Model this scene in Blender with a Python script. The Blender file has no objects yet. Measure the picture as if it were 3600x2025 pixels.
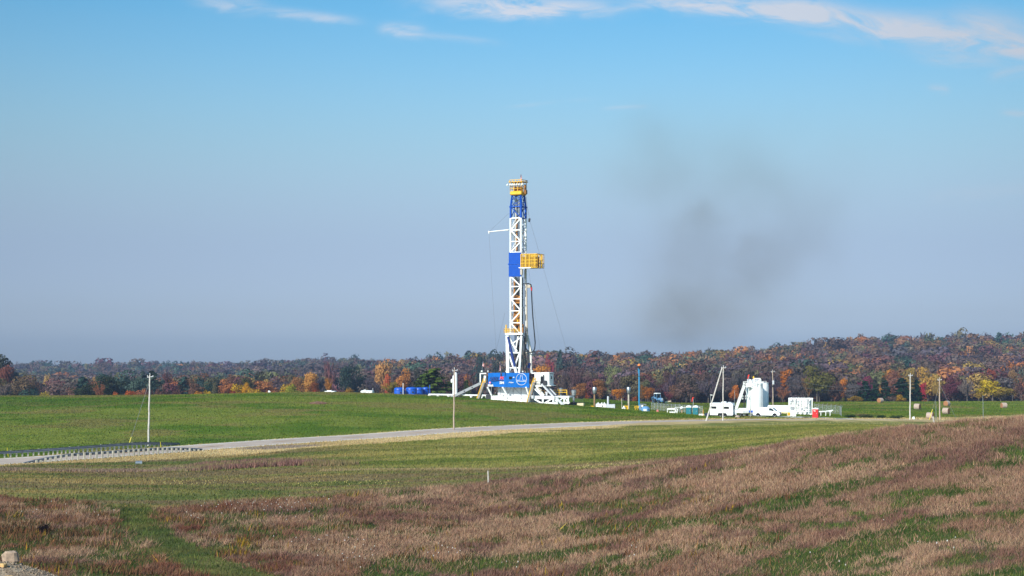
import bpy, math, random
import numpy as np
from mathutils import Vector, Matrix

random.seed(7)
RNG = np.random.default_rng(11)
sc = bpy.context.scene
COL = sc.collection

# ------------------------------------------------------------------ camera
# survey constants of the photograph: focal length in photo pixels, row of the horizon, camera height
F, YH, CZ = 5000.0, 1200.0, 14.6
cam = bpy.data.cameras.new("camera")
camo = bpy.data.objects.new("camera", cam)
COL.objects.link(camo)
camo.location = (0, 0, CZ)
camo.rotation_euler = (math.pi / 2, 0, 0)
cam.lens = 50
cam.sensor_width = 36
cam.shift_y = (YH - 1012.5) / 3600
cam.clip_start = 0.5
cam.clip_end = 30000
sc.camera = camo

# ------------------------------------------------------------------ light
SUN = Vector((-0.53, -0.69, 0.53)).normalized()
sl = bpy.data.lights.new("sun", 'SUN')
so = bpy.data.objects.new("sun", sl)
COL.objects.link(so)
so.rotation_euler = (-SUN).to_track_quat('-Z', 'Y').to_euler()
sl.energy = 5.0
sl.angle = math.radians(0.5)
sl.color = (1.0, 0.955, 0.88)
sc.view_settings.view_transform = 'Standard'
sc.view_settings.look = 'None'
sc.view_settings.exposure = 0.2
sc.view_settings.gamma = 1.0
sc.cycles.max_bounces = 6
sc.cycles.transparent_max_bounces = 12
sc.cycles.volume_bounces = 0
sc.cycles.volume_step_rate = 1.0


def s2l(c):
    return tuple(((v / 255 + 0.055) / 1.055) ** 2.4 if v > 10 else v / 255 / 12.92 for v in c)


# ------------------------------------------------------------------ sky
def build_sky():
    w = bpy.data.worlds.new("World")
    sc.world = w
    w.use_nodes = True
    nt = w.node_tree
    nt.nodes.clear()
    N, L = nt.nodes.new, nt.links.new

    def math_(op, a, b=None, clamp=False):
        n = N('ShaderNodeMath')
        n.operation = op
        n.use_clamp = clamp
        for k, v in enumerate((a, b)):
            if v is None:
                continue
            if isinstance(v, (int, float)):
                n.inputs[k].default_value = v
            else:
                L(v, n.inputs[k])
        return n.outputs[0]

    out, bg, sky = N('ShaderNodeOutputWorld'), N('ShaderNodeBackground'), N('ShaderNodeTexSky')
    sky.sky_type = 'NISHITA'
    sky.sun_disc = False
    sky.sun_elevation = math.asin(SUN.z)
    sky.sun_rotation = math.atan2(SUN.x, SUN.y)
    bg.inputs[1].default_value = 0.087
    tc = N('ShaderNodeTexCoord')
    sep = N('ShaderNodeSeparateXYZ')
    L(tc.outputs['Generated'], sep.inputs[0])
    X, Y, Z = sep.outputs
    # clear autumn air: deeper blue overhead, dusty blue band at the horizon
    ramp = N('ShaderNodeValToRGB')
    meas = [(0, (130, 158, 186)), (100, (134, 162, 189)), (300, (144, 171, 195)), (500, (156, 182, 200)), (700, (170, 192, 200)),
            (900, (184, 198, 190)), (1100, (178, 178, 158)), (1200, (151, 151, 136))]
    want = [SKYC[k] for k in (0, 100, 300, 500, 700, 900, 1100, 1200)]
    cr = ramp.color_ramp
    pts = []
    for (y, m), t in zip(meas, want):
        wv = (1200 - y) / 5000
        pts.append((math.sin(math.atan(wv)), [a / b for a, b in zip(s2l(t), s2l(m))]))
    pts.sort(key=lambda p: p[0])
    SC = 0.28
    cr.interpolation = 'B_SPLINE'
    while len(cr.elements) < len(pts):
        cr.elements.new(0.5)
    for e, (p, c) in zip(cr.elements, pts):
        e.position = p / SC
        e.color = (*[v / 4 for v in c], 1)
    L(math_('DIVIDE', Z, SC), ramp.inputs[0])
    mul = N('ShaderNodeMix')
    mul.data_type = 'RGBA'
    mul.blend_type = 'MULTIPLY'
    mul.inputs[0].default_value = 1
    L(sky.outputs[0], mul.inputs[6])
    sc4 = N('ShaderNodeVectorMath')
    sc4.operation = 'SCALE'
    sc4.inputs['Scale'].default_value = 4
    L(ramp.outputs[0], sc4.inputs[0])
    L(sc4.outputs[0], mul.inputs[7])
    base = mul.outputs[2]
    # cirrus: stretched wisps along streaks of the sky (directions u = x/y, v = z/y)
    ys = math_('MAXIMUM', Y, 0.05)
    u, v = math_('DIVIDE', X, ys), math_('DIVIDE', Z, ys)
    total = None

    def uv(px, py):
        return (px - 1800) / F, (YH - py) / F
    streaks = [  # ends of the streak, half width, strength, feather of the fibre noise
        ((1560, 8), (2080, 22), 34, 0.95, 3), ((1760, 48), (1960, 38), 22, 0.7, 5), ((2080, 50), (2260, 20), 13, 0.35, 7),
        ((2300, -10), (2840, 45), 34, 1.0, 11), ((2780, 20), (3180, 105), 45, 1.0, 17), ((3180, 100), (3640, 165), 44, 1.0, 23),
        ((3250, 190), (3480, 215), 26, 0.4, 29), ((3400, 60), (3640, 130), 50, 0.35, 31), ((3150, 60), (3560, 70), 40, 0.3, 37),
        ((700, 8), (900, 18), 24, 0.5, 41), ((950, 38), (1215, 68), 16, 0.55, 43), ((1355, 100), (1475, 108), 20, 0.75, 47),
        ((1500, 122), (1720, 148), 13, 0.32, 53), ((3270, 310), (3330, 316), 16, 0.4, 59), ((2140, 378), (2260, 374), 8, 0.25, 61),
        ((1820, 372), (2040, 352), 6, 0.22, 67), ((3500, 262), (3640, 240), 20, 0.4, 71), ((3300, 690), (3620, 660), 26, 0.16, 73),
        ((3540, 395), (3640, 400), 12, 0.4, 79)]
    for (a, b, hw, st, seed) in streaks:
        (u0, v0), (u1, v1) = uv(*a), uv(*b)
        ln = math.hypot(u1 - u0, v1 - v0)
        c, s = (u1 - u0) / ln, (v1 - v0) / ln
        du, dv = math_('SUBTRACT', u, (u0 + u1) / 2), math_('SUBTRACT', v, (v0 + v1) / 2)
        along = math_('ADD', math_('MULTIPLY', du, c), math_('MULTIPLY', dv, s))
        across = math_('ADD', math_('MULTIPLY', du, -s), math_('MULTIPLY', dv, c))
        cmb = N('ShaderNodeCombineXYZ')
        L(math_('MULTIPLY', along, 14), cmb.inputs[0])
        L(math_('MULTIPLY', across, 52), cmb.inputs[1])
        cmb.inputs[2].default_value = seed
        nz = N('ShaderNodeTexNoise')
        nz.inputs['Scale'].default_value = 1.6
        nz.inputs['Detail'].default_value = 7
        nz.inputs['Roughness'].default_value = 0.62
        nz.inputs['Distortion'].default_value = 0.9
        L(cmb.outputs[0], nz.inputs['Vector'])
        # warped distance from the streak axis
        wob = math_('MULTIPLY', math_('SUBTRACT', nz.outputs[0], 0.5), hw / F * 2.4)
        e1 = math_('DIVIDE', math_('ADD', across, wob), hw / F)
        e2 = math_('DIVIDE', along, ln * 0.62)
        g = math_('EXPONENT', math_('MULTIPLY', math_('ADD', math_('MULTIPLY', e1, e1), math_('POWER', math_('ABSOLUTE', e2), 4)), -1.0))
        nn = math_('MULTIPLY', math_('SUBTRACT', nz.outputs[0], 0.30), 3.4, True)
        g = math_('MULTIPLY', math_('MULTIPLY', g, nn), st * 0.95)
        total = g if total is None else math_('ADD', total, g)
    front = math_('GREATER_THAN', Y, 0.06)
    fac = math_('MULTIPLY', math_('MINIMUM', total, 0.85), front)
    mx = N('ShaderNodeMix')
    mx.data_type = 'RGBA'
    L(fac, mx.inputs[0])
    L(base, mx.inputs[6])
    mx.inputs[7].default_value = (*[k * 10 for k in s2l((222, 224, 233))], 1)
    # lens vignetting put into the sky colour: dimmer to both sides, most at right
    az = math_('MULTIPLY', math_('MAXIMUM', math_('MINIMUM', u, 0.5), -0.5), front)
    dim = math_('SUBTRACT', math_('SUBTRACT', 1.0, math_('MULTIPLY', az, 0.15)), math_('MULTIPLY', math_('MULTIPLY', az, az), 0.9))
    dm = N('ShaderNodeVectorMath')
    dm.operation = 'SCALE'
    L(mx.outputs[2], dm.inputs[0])
    L(dim, dm.inputs['Scale'])
    L(dm.outputs[0], bg.inputs[0])
    L(bg.outputs[0], out.inputs[0])


SKYC = {0: (104, 180, 228), 100: (116, 186, 230), 300: (140, 196, 230), 500: (158, 200, 222), 700: (167, 194, 216), 900: (165, 185, 209),
        1100: (163, 183, 206), 1200: (161, 181, 204)}
build_sky()


# ------------------------------------------------------------------ helpers
def clean(o, label=None, cat=None, group=None, kind=None):
    if label:
        o['label'] = label
    if cat:
        o['category'] = cat
    if group:
        o['group'] = group
    if kind:
        o['kind'] = kind
    return o


def thing(name, label, cat, loc=(0, 0, 0), rz=0.0, group=None):
    o = bpy.data.objects.new(name, None)
    o.empty_display_size = 0.3
    COL.objects.link(o)
    o.location = loc
    o.rotation_euler = (0, 0, rz)
    return clean(o, label, cat, group)


def copy_thing(root, loc, rz=None, label=None, group=None):
    def cp(o, par):
        c = o.copy()
        COL.objects.link(c)
        if par is not None:
            c.parent = par
        for ch in o.children:
            cp(ch, c)
        return c
    r = cp(root, None)
    r.location = loc
    if rz is not None:
        r.rotation_euler = (0, 0, rz)
    if label:
        r['label'] = label
    if group:
        r['group'] = group
    return r


class MB:
    """collects shapes and links them as ONE mesh"""

    def __init__(self):
        self.v, self.f, self.m = [], [], []

    def add(self, vs, fs, mi=0):
        b = len(self.v)
        self.v += [tuple(p) for p in vs]
        self.f += [tuple(i + b for i in q) for q in fs]
        self.m += [mi] * len(fs)
        return self

    def box(self, c, s, rot=None, mi=0, bev=0.0):
        hx, hy, hz = s[0] / 2, s[1] / 2, s[2] / 2
        if bev > 0:
            b = min(bev, hx * .9, hy * .9)
            ring = [(-hx + b, -hy), (hx - b, -hy), (hx, -hy + b), (hx, hy - b), (hx - b, hy), (-hx + b, hy), (-hx, hy - b), (-hx, -hy + b)]
            b2 = min(b, hz * .9)
            k1, k2 = (hx - b2) / hx, (hy - b2) / hy
            vs = [(x * k1, y * k2, -hz) for x, y in ring] + [(x, y, -hz + b2) for x, y in ring] + [(x, y, hz - b2) for x, y in ring] + [(x * k1, y * k2, hz) for x, y in ring]
            fs = [tuple(range(7, -1, -1)), tuple(range(24, 32))]
            for r in range(3):
                for i in range(8):
                    j = (i + 1) % 8
                    fs.append((r * 8 + i, r * 8 + j, r * 8 + 8 + j, r * 8 + 8 + i))
        else:
            vs = [(x, y, z) for z in (-hz, hz) for x, y in ((-hx, -hy), (hx, -hy), (hx, hy), (-hx, hy))]
            fs = [(3, 2, 1, 0), (4, 5, 6, 7), (0, 1, 5, 4), (1, 2, 6, 5), (2, 3, 7, 6), (3, 0, 4, 7)]
        if rot is not None:
            vs = [rot @ Vector(p) for p in vs]
        return self.add([(p[0] + c[0], p[1] + c[1], p[2] + c[2]) for p in vs], fs, mi)

    def bar(self, a, b, w, h=None, mi=0):
        a, b = Vector(a), Vector(b)
        d = b - a
        if d.length < 1e-6:
            return self
        h = h or w
        R = d.to_track_quat('X', 'Z').to_matrix()
        return self.box((a + b) / 2, (d.length, w, h), R, mi)

    def tube(self, pts, r, n=8, mi=0, cap=True, r1=None):
        pts = [Vector(p) for p in pts]
        k = len(pts)
        vs, fs = [], []
        up = Vector((0.12, 0.31, 0.94))
        for i, p in enumerate(pts):
            t = (pts[min(i + 1, k - 1)] - pts[max(i - 1, 0)]).normalized()
            a = t.cross(up)
            if a.length < 0.15:
                a = t.cross(Vector((1, 0.2, 0)))
            a.normalize()
            b = t.cross(a).normalized()
            rr = r if r1 is None else r + (r1 - r) * i / (k - 1)
            for j in range(n):
                q = 2 * math.pi * j / n
                vs.append(p + a * (math.cos(q) * rr) + b * (math.sin(q) * rr))
        for i in range(k - 1):
            for j in range(n):
                j2 = (j + 1) % n
                fs.append((i * n + j2, i * n + j, (i + 1) * n + j, (i + 1) * n + j2))
        if cap:
            fs.append(tuple(range(n)))
            fs.append(tuple(range((k - 1) * n + n - 1, (k - 1) * n - 1, -1)))
        return self.add(vs, fs, mi)

    def lathe(self, prof, c=(0, 0, 0), n=20, mi=0, rot=None):
        vs, fs = [], []
        for (r, z) in prof:
            for j in range(n):
                q = 2 * math.pi * j / n
                p = Vector((max(r, 1e-4) * math.cos(q), max(r, 1e-4) * math.sin(q), z))
                if rot is not None:
                    p = rot @ p
                vs.append((p[0] + c[0], p[1] + c[1], p[2] + c[2]))
        k = len(prof)
        for i in range(k - 1):
            for j in range(n):
                j2 = (j + 1) % n
                fs.append((i * n + j, i * n + j2, (i + 1) * n + j2, (i + 1) * n + j))
        fs.append(tuple(range(n - 1, -1, -1)))
        fs.append(tuple(range((k - 1) * n, k * n)))
        return self.add(vs, fs, mi)

    def prism(self, poly, y0, y1, mi=0):
        """outline in the local x-z plane pushed from y0 to y1"""
        n = len(poly)
        area = sum(poly[i][0] * poly[(i + 1) % n][1] - poly[(i + 1) % n][0] * poly[i][1] for i in range(n))
        if area < 0:
            poly = poly[::-1]
        vs = [(x, y0, z) for x, z in poly] + [(x, y1, z) for x, z in poly]
        fs = [tuple(range(n)), tuple(range(2 * n - 1, n - 1, -1))]
        for i in range(n):
            j = (i + 1) % n
            fs.append((j, i, n + i, n + j))
        return self.add(vs, fs, mi)

    def build(self, name, mats, parent=None, smooth=False, loc=None, rz=0.0):
        me = bpy.data.meshes.new(name)
        me.from_pydata(self.v, [], self.f)
        mats = mats if isinstance(mats, (list, tuple)) else [mats]
        for m in mats:
            me.materials.append(m)
        if len(mats) > 1:
            me.polygons.foreach_set('material_index', self.m)
        if smooth:
            me.shade_smooth()
            me.set_sharp_from_angle(angle=math.radians(38))
        me.update()
        o = bpy.data.objects.new(name, me)
        COL.objects.link(o)
        if parent is not None:
            o.parent = parent
        if loc is not None:
            o.location = loc
            o.rotation_euler = (0, 0, rz)
        return o


def raw_mesh(name, verts, tri, mat, colors=None, quad=False, parent=None):
    """fast mesh from numpy arrays; colors per vertex -> attribute 'tone'"""
    me = bpy.data.meshes.new(name)
    k = 4 if quad else 3
    nv, nf = len(verts), len(tri)
    me.vertices.add(nv)
    me.vertices.foreach_set('co', np.ascontiguousarray(verts, dtype=np.float32).ravel())
    me.loops.add(nf * k)
    me.loops.foreach_set('vertex_index', np.ascontiguousarray(tri, dtype=np.int32).ravel())
    me.polygons.add(nf)
    me.polygons.foreach_set('loop_start', np.arange(0, nf * k, k, dtype=np.int32))
    me.polygons.foreach_set('loop_total', np.full(nf, k, dtype=np.int32))
    me.update(calc_edges=True)
    if colors is not None:
        at = me.color_attributes.new('tone', 'FLOAT_COLOR', 'POINT')
        c4 = np.ones((nv, 4), dtype=np.float32)
        c4[:, :3] = colors
        at.data.foreach_set('color', c4.ravel())
    me.materials.append(mat)
    o = bpy.data.objects.new(name, me)
    COL.objects.link(o)
    if parent is not None:
        o.parent = parent
    return o


# numpy value noise
_perm = np.random.default_rng(5).random((256, 256))


def vnoise(x, y, seed=0):
    x = np.asarray(x, float) + seed * 17.31
    y = np.asarray(y, float) + seed * 9.77
    xi, yi = np.floor(x).astype(int), np.floor(y).astype(int)
    fx, fy = x - xi, y - yi
    fx, fy = fx * fx * (3 - 2 * fx), fy * fy * (3 - 2 * fy)
    g = lambda a, b: _perm[a & 255, b & 255]
    return (g(xi, yi) * (1 - fx) + g(xi + 1, yi) * fx) * (1 - fy) + (g(xi, yi + 1) * (1 - fx) + g(xi + 1, yi + 1) * fx) * fy


def fbm(x, y, seed=0, oct=4):
    t, a, s = 0, 0.5, 0
    for k in range(oct):
        t = t + a * vnoise(np.asarray(x) * 2 ** k, np.asarray(y) * 2 ** k, seed + k * 3)
        s += a
        a *= 0.55
    return t / s


def smooth(a, b, x):
    t = np.clip((x - a) / (b - a), 0, 1)
    return t * t * (3 - 2 * t)


def pchip(xk, yk, x):
    xk, yk = np.asarray(xk, float), np.asarray(yk, float)
    h = np.diff(xk)
    d = np.diff(yk) / h
    m = np.zeros_like(yk)
    m[0], m[-1] = d[0], d[-1]
    for i in range(1, len(xk) - 1):
        if d[i - 1] * d[i] > 0:
            w1, w2 = 2 * h[i] + h[i - 1], h[i] + 2 * h[i - 1]
            m[i] = (w1 + w2) / (w1 / d[i - 1] + w2 / d[i])
    x = np.clip(x, xk[0], xk[-1])
    i = np.clip(np.searchsorted(xk, x) - 1, 0, len(xk) - 2)
    t = (x - xk[i]) / h[i]
    return (yk[i] * (1 + 2 * t) * (1 - t) ** 2 + h[i] * m[i] * t * (1 - t) ** 2 + yk[i + 1] * t * t * (3 - 2 * t) + h[i] * m[i + 1] * t * t * (t - 1))


# ------------------------------------------------------------------ the lie of the land
def zy(y, D):
    return CZ - (y - YH) / F * D


def prof(rows, far):
    """rows: (distance, row in the photo) or (distance, None, height)"""
    D, Z = [], []
    for r in rows:
        D.append(r[0])
        Z.append(zy(r[1], r[0]) if r[1] is not None else r[2])
    for d, z in far:
        D.append(d)
        Z.append(z)
    return D, Z


LAND = {
    0: prof([(20, None, 5.0), (55, None, 3.2), (72, 2025), (100, 1830), (118, 1750), (150, 1668), (178, 1636), (188, 1622), (198, 1604), (220, 1545), (260, 1465),
             (300, 1412), (330, 1394), (360, None, 0.0), (450, None, -6)], [(600, -17), (900, -25), (1250, -27), (1600, -25.5), (1900, -40), (2600, -75), (9000, -215)]),
    600: prof([(20, None, 4.5), (55, None, 2.9), (74, 2025), (100, 1835), (118, 1752), (150, 1675), (185, 1615), (202, 1580), (215, 1556), (250, 1478), (290, 1413),
               (325, 1390), (360, None, 0.3), (450, None, -5)], [(600, -17), (900, -24), (1250, -26), (1600, -24.5), (1900, -40), (2600, -75), (9000, -215)]),
    1200: prof([(20, None, 4.2), (55, None, 2.6), (75, 2025), (100, 1832), (120, 1742), (150, 1658), (190, 1578), (220, 1540), (235, 1505), (270, 1440), (310, 1393),
                (330, 1381), (360, None, 1.0), (450, None, -4)], [(600, -16), (900, -19), (1250, -20), (1500, -19.5), (1900, -38), (2600, -75), (9000, -215)]),
    1800: prof([(20, None, 3.8), (55, None, 2.4), (75, 2025), (100, 1825), (126, 1693), (150, 1640), (185, 1573), (225, 1518), (239, 1500), (252, 1484), (280, 1438),
                (298, 1415), (312, 1414), (380, None, 0.2), (450, None, -4)], [(600, -15), (800, -13.5), (1000, -10.5), (1100, -9), (1300, -18), (2500, -65), (9000, -215)]),
    2400: prof([(20, None, 5.0), (45, None, 3.9), (66, 2025), (100, 1745), (118, 1632), (135, None, 3.1), (160, 1587), (200, 1541), (245, 1493), (261, 1481), (272, 1472),
                (285, 1464), (300, 1456), (350, 1434), (420, 1418), (500, None, -8)], [(600, -14), (800, -13), (1000, -11.5), (1150, -11), (1350, -18), (2500, -65), (9000, -215)]),
    3000: prof([(20, None, 6.2), (40, None, 5.2), (58, 2025), (85, 1730), (112, 1535), (128, None, 5.6), (150, None, 4.1), (180, 1513), (230, 1496), (275, 1482), (290, 1478), (310, 1466),
                (350, 1443), (400, 1425), (440, 1414), (500, None, -7.5)], [(600, -13), (790, -10), (930, -7), (1150, 2), (1300, 0), (2500, -65), (9000, -215)]),
    3600: prof([(20, None, 7.4), (35, None, 6.7), (50, 2025), (80, 1665), (106, 1474), (122, None, 7.2), (150, None, 4.4), (200, None, 1.4), (300, None, -2.6), (315, 1481), (340, 1456),
                (400, 1432), (460, 1412), (520, None, -7.5)], [(600, -12), (790, -9), (930, -4.8), (1150, 4.9), (1300, 3), (2500, -65), (9000, -215)]),
}
LKEYS = sorted(LAND)

ROADP = [(-500, 172, 1652), (-250, 180, 1640), (0, 188, 1622), (300, 194.5, 1602), (650, 204, 1576), (1000, 214, 1551), (1300, 223, 1533), (1600, 232, 1512), (2000, 246, 1493),
         (2400, 261, 1481.5), (2900, 285, 1476), (3400, 312, 1479), (3900, 345, 1484), (4500, 395, 1490)]
_rx = np.array([(p - 1800) / F * d for p, d, y in ROADP])
_ry = np.array([float(d) for p, d, y in ROADP])
_rz = np.array([zy(y, d) for p, d, y in ROADP])
_u = np.linspace(_rx[0], _rx[-1], 900)
ROAD = np.stack([_u, pchip(_rx, _ry, _u), pchip(_rx, _rz, _u)], 1)


def road_rel(x, y):
    """signed distance to the road's centre line (+ = far side) and its height there"""
    x, y = np.asarray(x, float), np.asarray(y, float)
    xc = np.clip(x, _u[0], _u[-1])
    # iterate the foot point along x
    xf = xc.copy()
    for _ in range(4):
        yf = np.interp(xf, ROAD[:, 0], ROAD[:, 1])
        sl = (np.interp(xf + 1, ROAD[:, 0], ROAD[:, 1]) - np.interp(xf - 1, ROAD[:, 0], ROAD[:, 1])) / 2
        tx = (x - xf) + (y - yf) * sl
        xf = np.clip(xf + 0.8 * tx / (1 + sl * sl), _u[0], _u[-1])
    yf = np.interp(xf, ROAD[:, 0], ROAD[:, 1])
    zf = np.interp(xf, ROAD[:, 0], ROAD[:, 2])
    d = np.hypot(x - xf, y - yf) * np.sign(y - yf)
    return d, zf, xf


ROAD_HW = 4.3
MOUND = (-24.6, 65.5, 5.6)


def H(x, y):
    x, y = np.atleast_1d(np.asarray(x, float)), np.atleast_1d(np.asarray(y, float))
    D = np.maximum(y, 20)
    px = np.clip(1800 + F * x / D, -500, 4100)
    k = px / 600.0
    i = np.floor(k).astype(int)
    t = k - i
    cols = [pchip(*LAND[q], D) for q in LKEYS]
    cols = np.stack([cols[0]] * 2 + cols + [cols[-1]] * 3, 0)
    idx = np.arange(len(x))
    P = [cols[np.clip(i + j + 2, 0, cols.shape[0] - 1), idx] for j in (-1, 0, 1, 2)]
    z = 0.5 * (2 * P[1] + (P[2] - P[0]) * t + (2 * P[0] - 5 * P[1] + 4 * P[2] - P[3]) * t * t + (3 * P[1] - P[0] - 3 * P[2] + P[3]) * t ** 3)
    amp = 0.45 * smooth(30, 120, D) * (1 - 0.6 * smooth(150, 210, D))
    z = z + amp * (fbm(x / 14, y / 14, 3, 3) - 0.5)
    z = z + 0.28 * (fbm(x / 30, y / 30, 8, 3) - 0.5) * (D < 430) * smooth(190, 220, D)
    z = z + 6 * (fbm(x / 120, y / 120, 12, 3) - 0.5) * smooth(480, 700, D)
    d, zr, _ = road_rel(x, y)
    w = 1 - smooth(5.0, 11.5, np.abs(d))
    z = z * (1 - w) + (zr - 0.02) * w
    z = np.where(np.abs(d) < ROAD_HW + 0.2, np.minimum(z, zr - 0.35), z)
    z = z + 0.42 * smooth(1950, 2350, px) * smooth(4.8, 7.5, -d) * (1 - smooth(11, 22, -d))
    r = np.hypot(x - MOUND[0], (y - MOUND[1]) * 1.1) / MOUND[2]
    z = z + 1.55 * np.clip(1 - r * r, 0, 1) ** 1.3
    return z


def h1(x, y):
    return float(H(x, y)[0])


def at(px, D):
    x = (px - 1800) / F * D
    return Vector((x, D, h1(x, D)))


def pt(px, y, D):
    return Vector(((px - 1800) / F * D, D, zy(y, D)))


# ------------------------------------------------------------------ where tall grass, verge and mown path lie
EDGE = [(-600, 118), (0, 118), (200, 115), (330, 113), (400, 108), (470, 107), (540, 109), (700, 112), (900, 116), (1200, 119), (1500, 123), (1716, 126.5), (2000, 127), (2400, 124),
        (2700, 121), (3000, 119), (3300, 117), (3600, 116), (4300, 114)]
EPX, EPD = np.array([e[0] for e in EDGE], float), np.array([e[1] for e in EDGE], float)
PATHC = [(at(430, 112)), (at(478, 106)), (at(492, 98)), (at(545, 90)), (at(640, 83.5)), (at(760, 77.5)), (at(980, 71))]


def seg_dist(x, y, pts):
    d = np.full(np.shape(x), 1e9)
    for a, b in zip(pts[:-1], pts[1:]):
        ax, ay, bx, by = a.x, a.y, b.x, b.y
        L2 = (bx - ax) ** 2 + (by - ay) ** 2
        t = np.clip(((x - ax) * (bx - ax) + (y - ay) * (by - ay)) / L2, 0, 1)
        d = np.minimum(d, np.hypot(x - ax - t * (bx - ax), y - ay - t * (by - ay)))
    return d


def tall_zone(x, y):
    """1 inside the unmown meadow, 0 outside"""
    px = 1800 + F * x / np.maximum(y, 20)
    e = np.interp(px, EPX, EPD) + 3.0 * (fbm(x / 7, y / 7, 21, 3) - 0.5)
    z = smooth(-0.6, 0.6, e - y)
    pd = seg_dist(x, y, PATHC) + 2.4 * (fbm(x / 2.5, y / 2.5, 25, 3) - 0.5)
    z = z * smooth(1.0, 2.0, pd)
    r = np.hypot(x - MOUND[0], (y - MOUND[1]) * 1.1) / MOUND[2]
    return z * smooth(0.9, 1.1, r)


def green_patch(x, y):
    """share of green undergrowth between the drifts of tall grass; drifts run along the slope"""
    a = 0.33
    u, v = x * math.cos(a) + y * math.sin(a), -x * math.sin(a) + y * math.cos(a)
    n = fbm(u / 6.5, v / 5.0, 31, 4) * 0.56 + fbm(x / 1.3, y / 2.6, 35, 4) * 0.44
    px = 1800 + F * x / np.maximum(y, 20)
    n = n + 0.035 * (1 - smooth(70, 90, y)) - 0.03 * smooth(1300, 2000, px) * smooth(84, 100, y) + 0.06 * (1 - smooth(200, 1500, px)) * (1 - smooth(95, 107, y))
    return smooth(0.455, 0.575, n)


def ditch(x, y):
    """reddish weeds and dry stems in the ditch on the near side of the road"""
    px = 1800 + F * x / np.maximum(y, 20)
    c = np.interp(px, [-300, 0, 350, 500, 700, 900, 1150, 1300], [166, 164, 163, 164, 166, 166, 160, 158])
    wd = np.interp(px, [-300, 0, 350, 500, 700, 900, 1100, 1250], [3, 3, 3, 3, 5.5, 5, 2.2, 0.3])
    n = fbm(x / 5, y / 5, 61, 3) - 0.5
    return smooth(-1, 1, wd + 3 * n - np.abs(y - c)) * (px < 1260)
FASTTEST = False
# ------------------------------------------------------------------ materials
def nodes_of(m):
    m.use_nodes = True
    nt = m.node_tree
    nt.nodes.clear()
    o = nt.nodes.new('ShaderNodeOutputMaterial')
    return nt, o


def paint(name, rgb, rough=0.45, metal=0.0, var=0.12, scale=1.2, dirt=None, spec=0.5):
    """painted or bare surface with uneven weathering; rgb in display values"""
    m = bpy.data.materials.new(name)
    nt, o = nodes_of(m)
    N, L = nt.nodes.new, nt.links.new
    p = N('ShaderNodeBsdfPrincipled')
    tc = N('ShaderNodeTexCoord')
    nz = N('ShaderNodeTexNoise')
    nz.inputs['Scale'].default_value = scale
    nz.inputs['Detail'].default_value = 6
    nz.inputs['Roughness'].default_value = 0.65
    L(tc.outputs['Object'], nz.inputs['Vector'])
    r = N('ShaderNodeValToRGB')
    c = s2l(rgb)
    lo = tuple(v * (1 - var * 1.6) for v in c) if dirt is None else tuple(v * (1 - 0.55) + d * 0.55 for v, d in zip(c, s2l(dirt)))
    r.color_ramp.elements[0].position = 0.3
    r.color_ramp.elements[0].color = (*lo, 1)
    r.color_ramp.elements[1].position = 0.62
    r.color_ramp.elements[1].color = (*[min(1, v * (1 + var * 0.5)) for v in c], 1)
    L(nz.outputs[0], r.inputs[0])
    L(r.outputs[0], p.inputs['Base Color'])
    p.inputs['Roughness'].default_value = rough
    p.inputs['Metallic'].default_value = metal
    p.inputs['Specular IOR Level'].default_value = spec
    L(p.outputs[0], o.inputs[0])
    return m


def leaf_material(name, objcol=False, trans=0.3):
    m = bpy.data.materials.new(name)
    nt, o = nodes_of(m)
    N, L = nt.nodes.new, nt.links.new
    at_ = N('ShaderNodeAttribute')
    at_.attribute_name = 'tone'
    col = at_.outputs['Color']
    if objcol:
        oi = N('ShaderNodeObjectInfo')
        mx = N('ShaderNodeMix')
        mx.data_type = 'RGBA'
        mx.blend_type = 'MULTIPLY'
        mx.inputs[0].default_value = 1
        L(oi.outputs['Color'], mx.inputs[6])
        L(col, mx.inputs[7])
        col = mx.outputs[2]
    d, t, s = N('ShaderNodeBsdfDiffuse'), N('ShaderNodeBsdfTranslucent'), N('ShaderNodeMixShader')
    L(col, d.inputs[0])
    L(col, t.inputs[0])
    s.inputs[0].default_value = trans
    L(d.outputs[0], s.inputs[1])
    L(t.outputs[0], s.inputs[2])
    L(s.outputs[0], o.inputs[0])
    return m


M_LEAF = leaf_material('foliage', True, 0.25)
M_WOODS = leaf_material('woodland_foliage', False, 0.2)
M_GRASS = leaf_material('grass_blades', False, 0.35)
M_BARK = paint('bark', (96, 86, 78), 0.9, scale=3)


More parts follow.
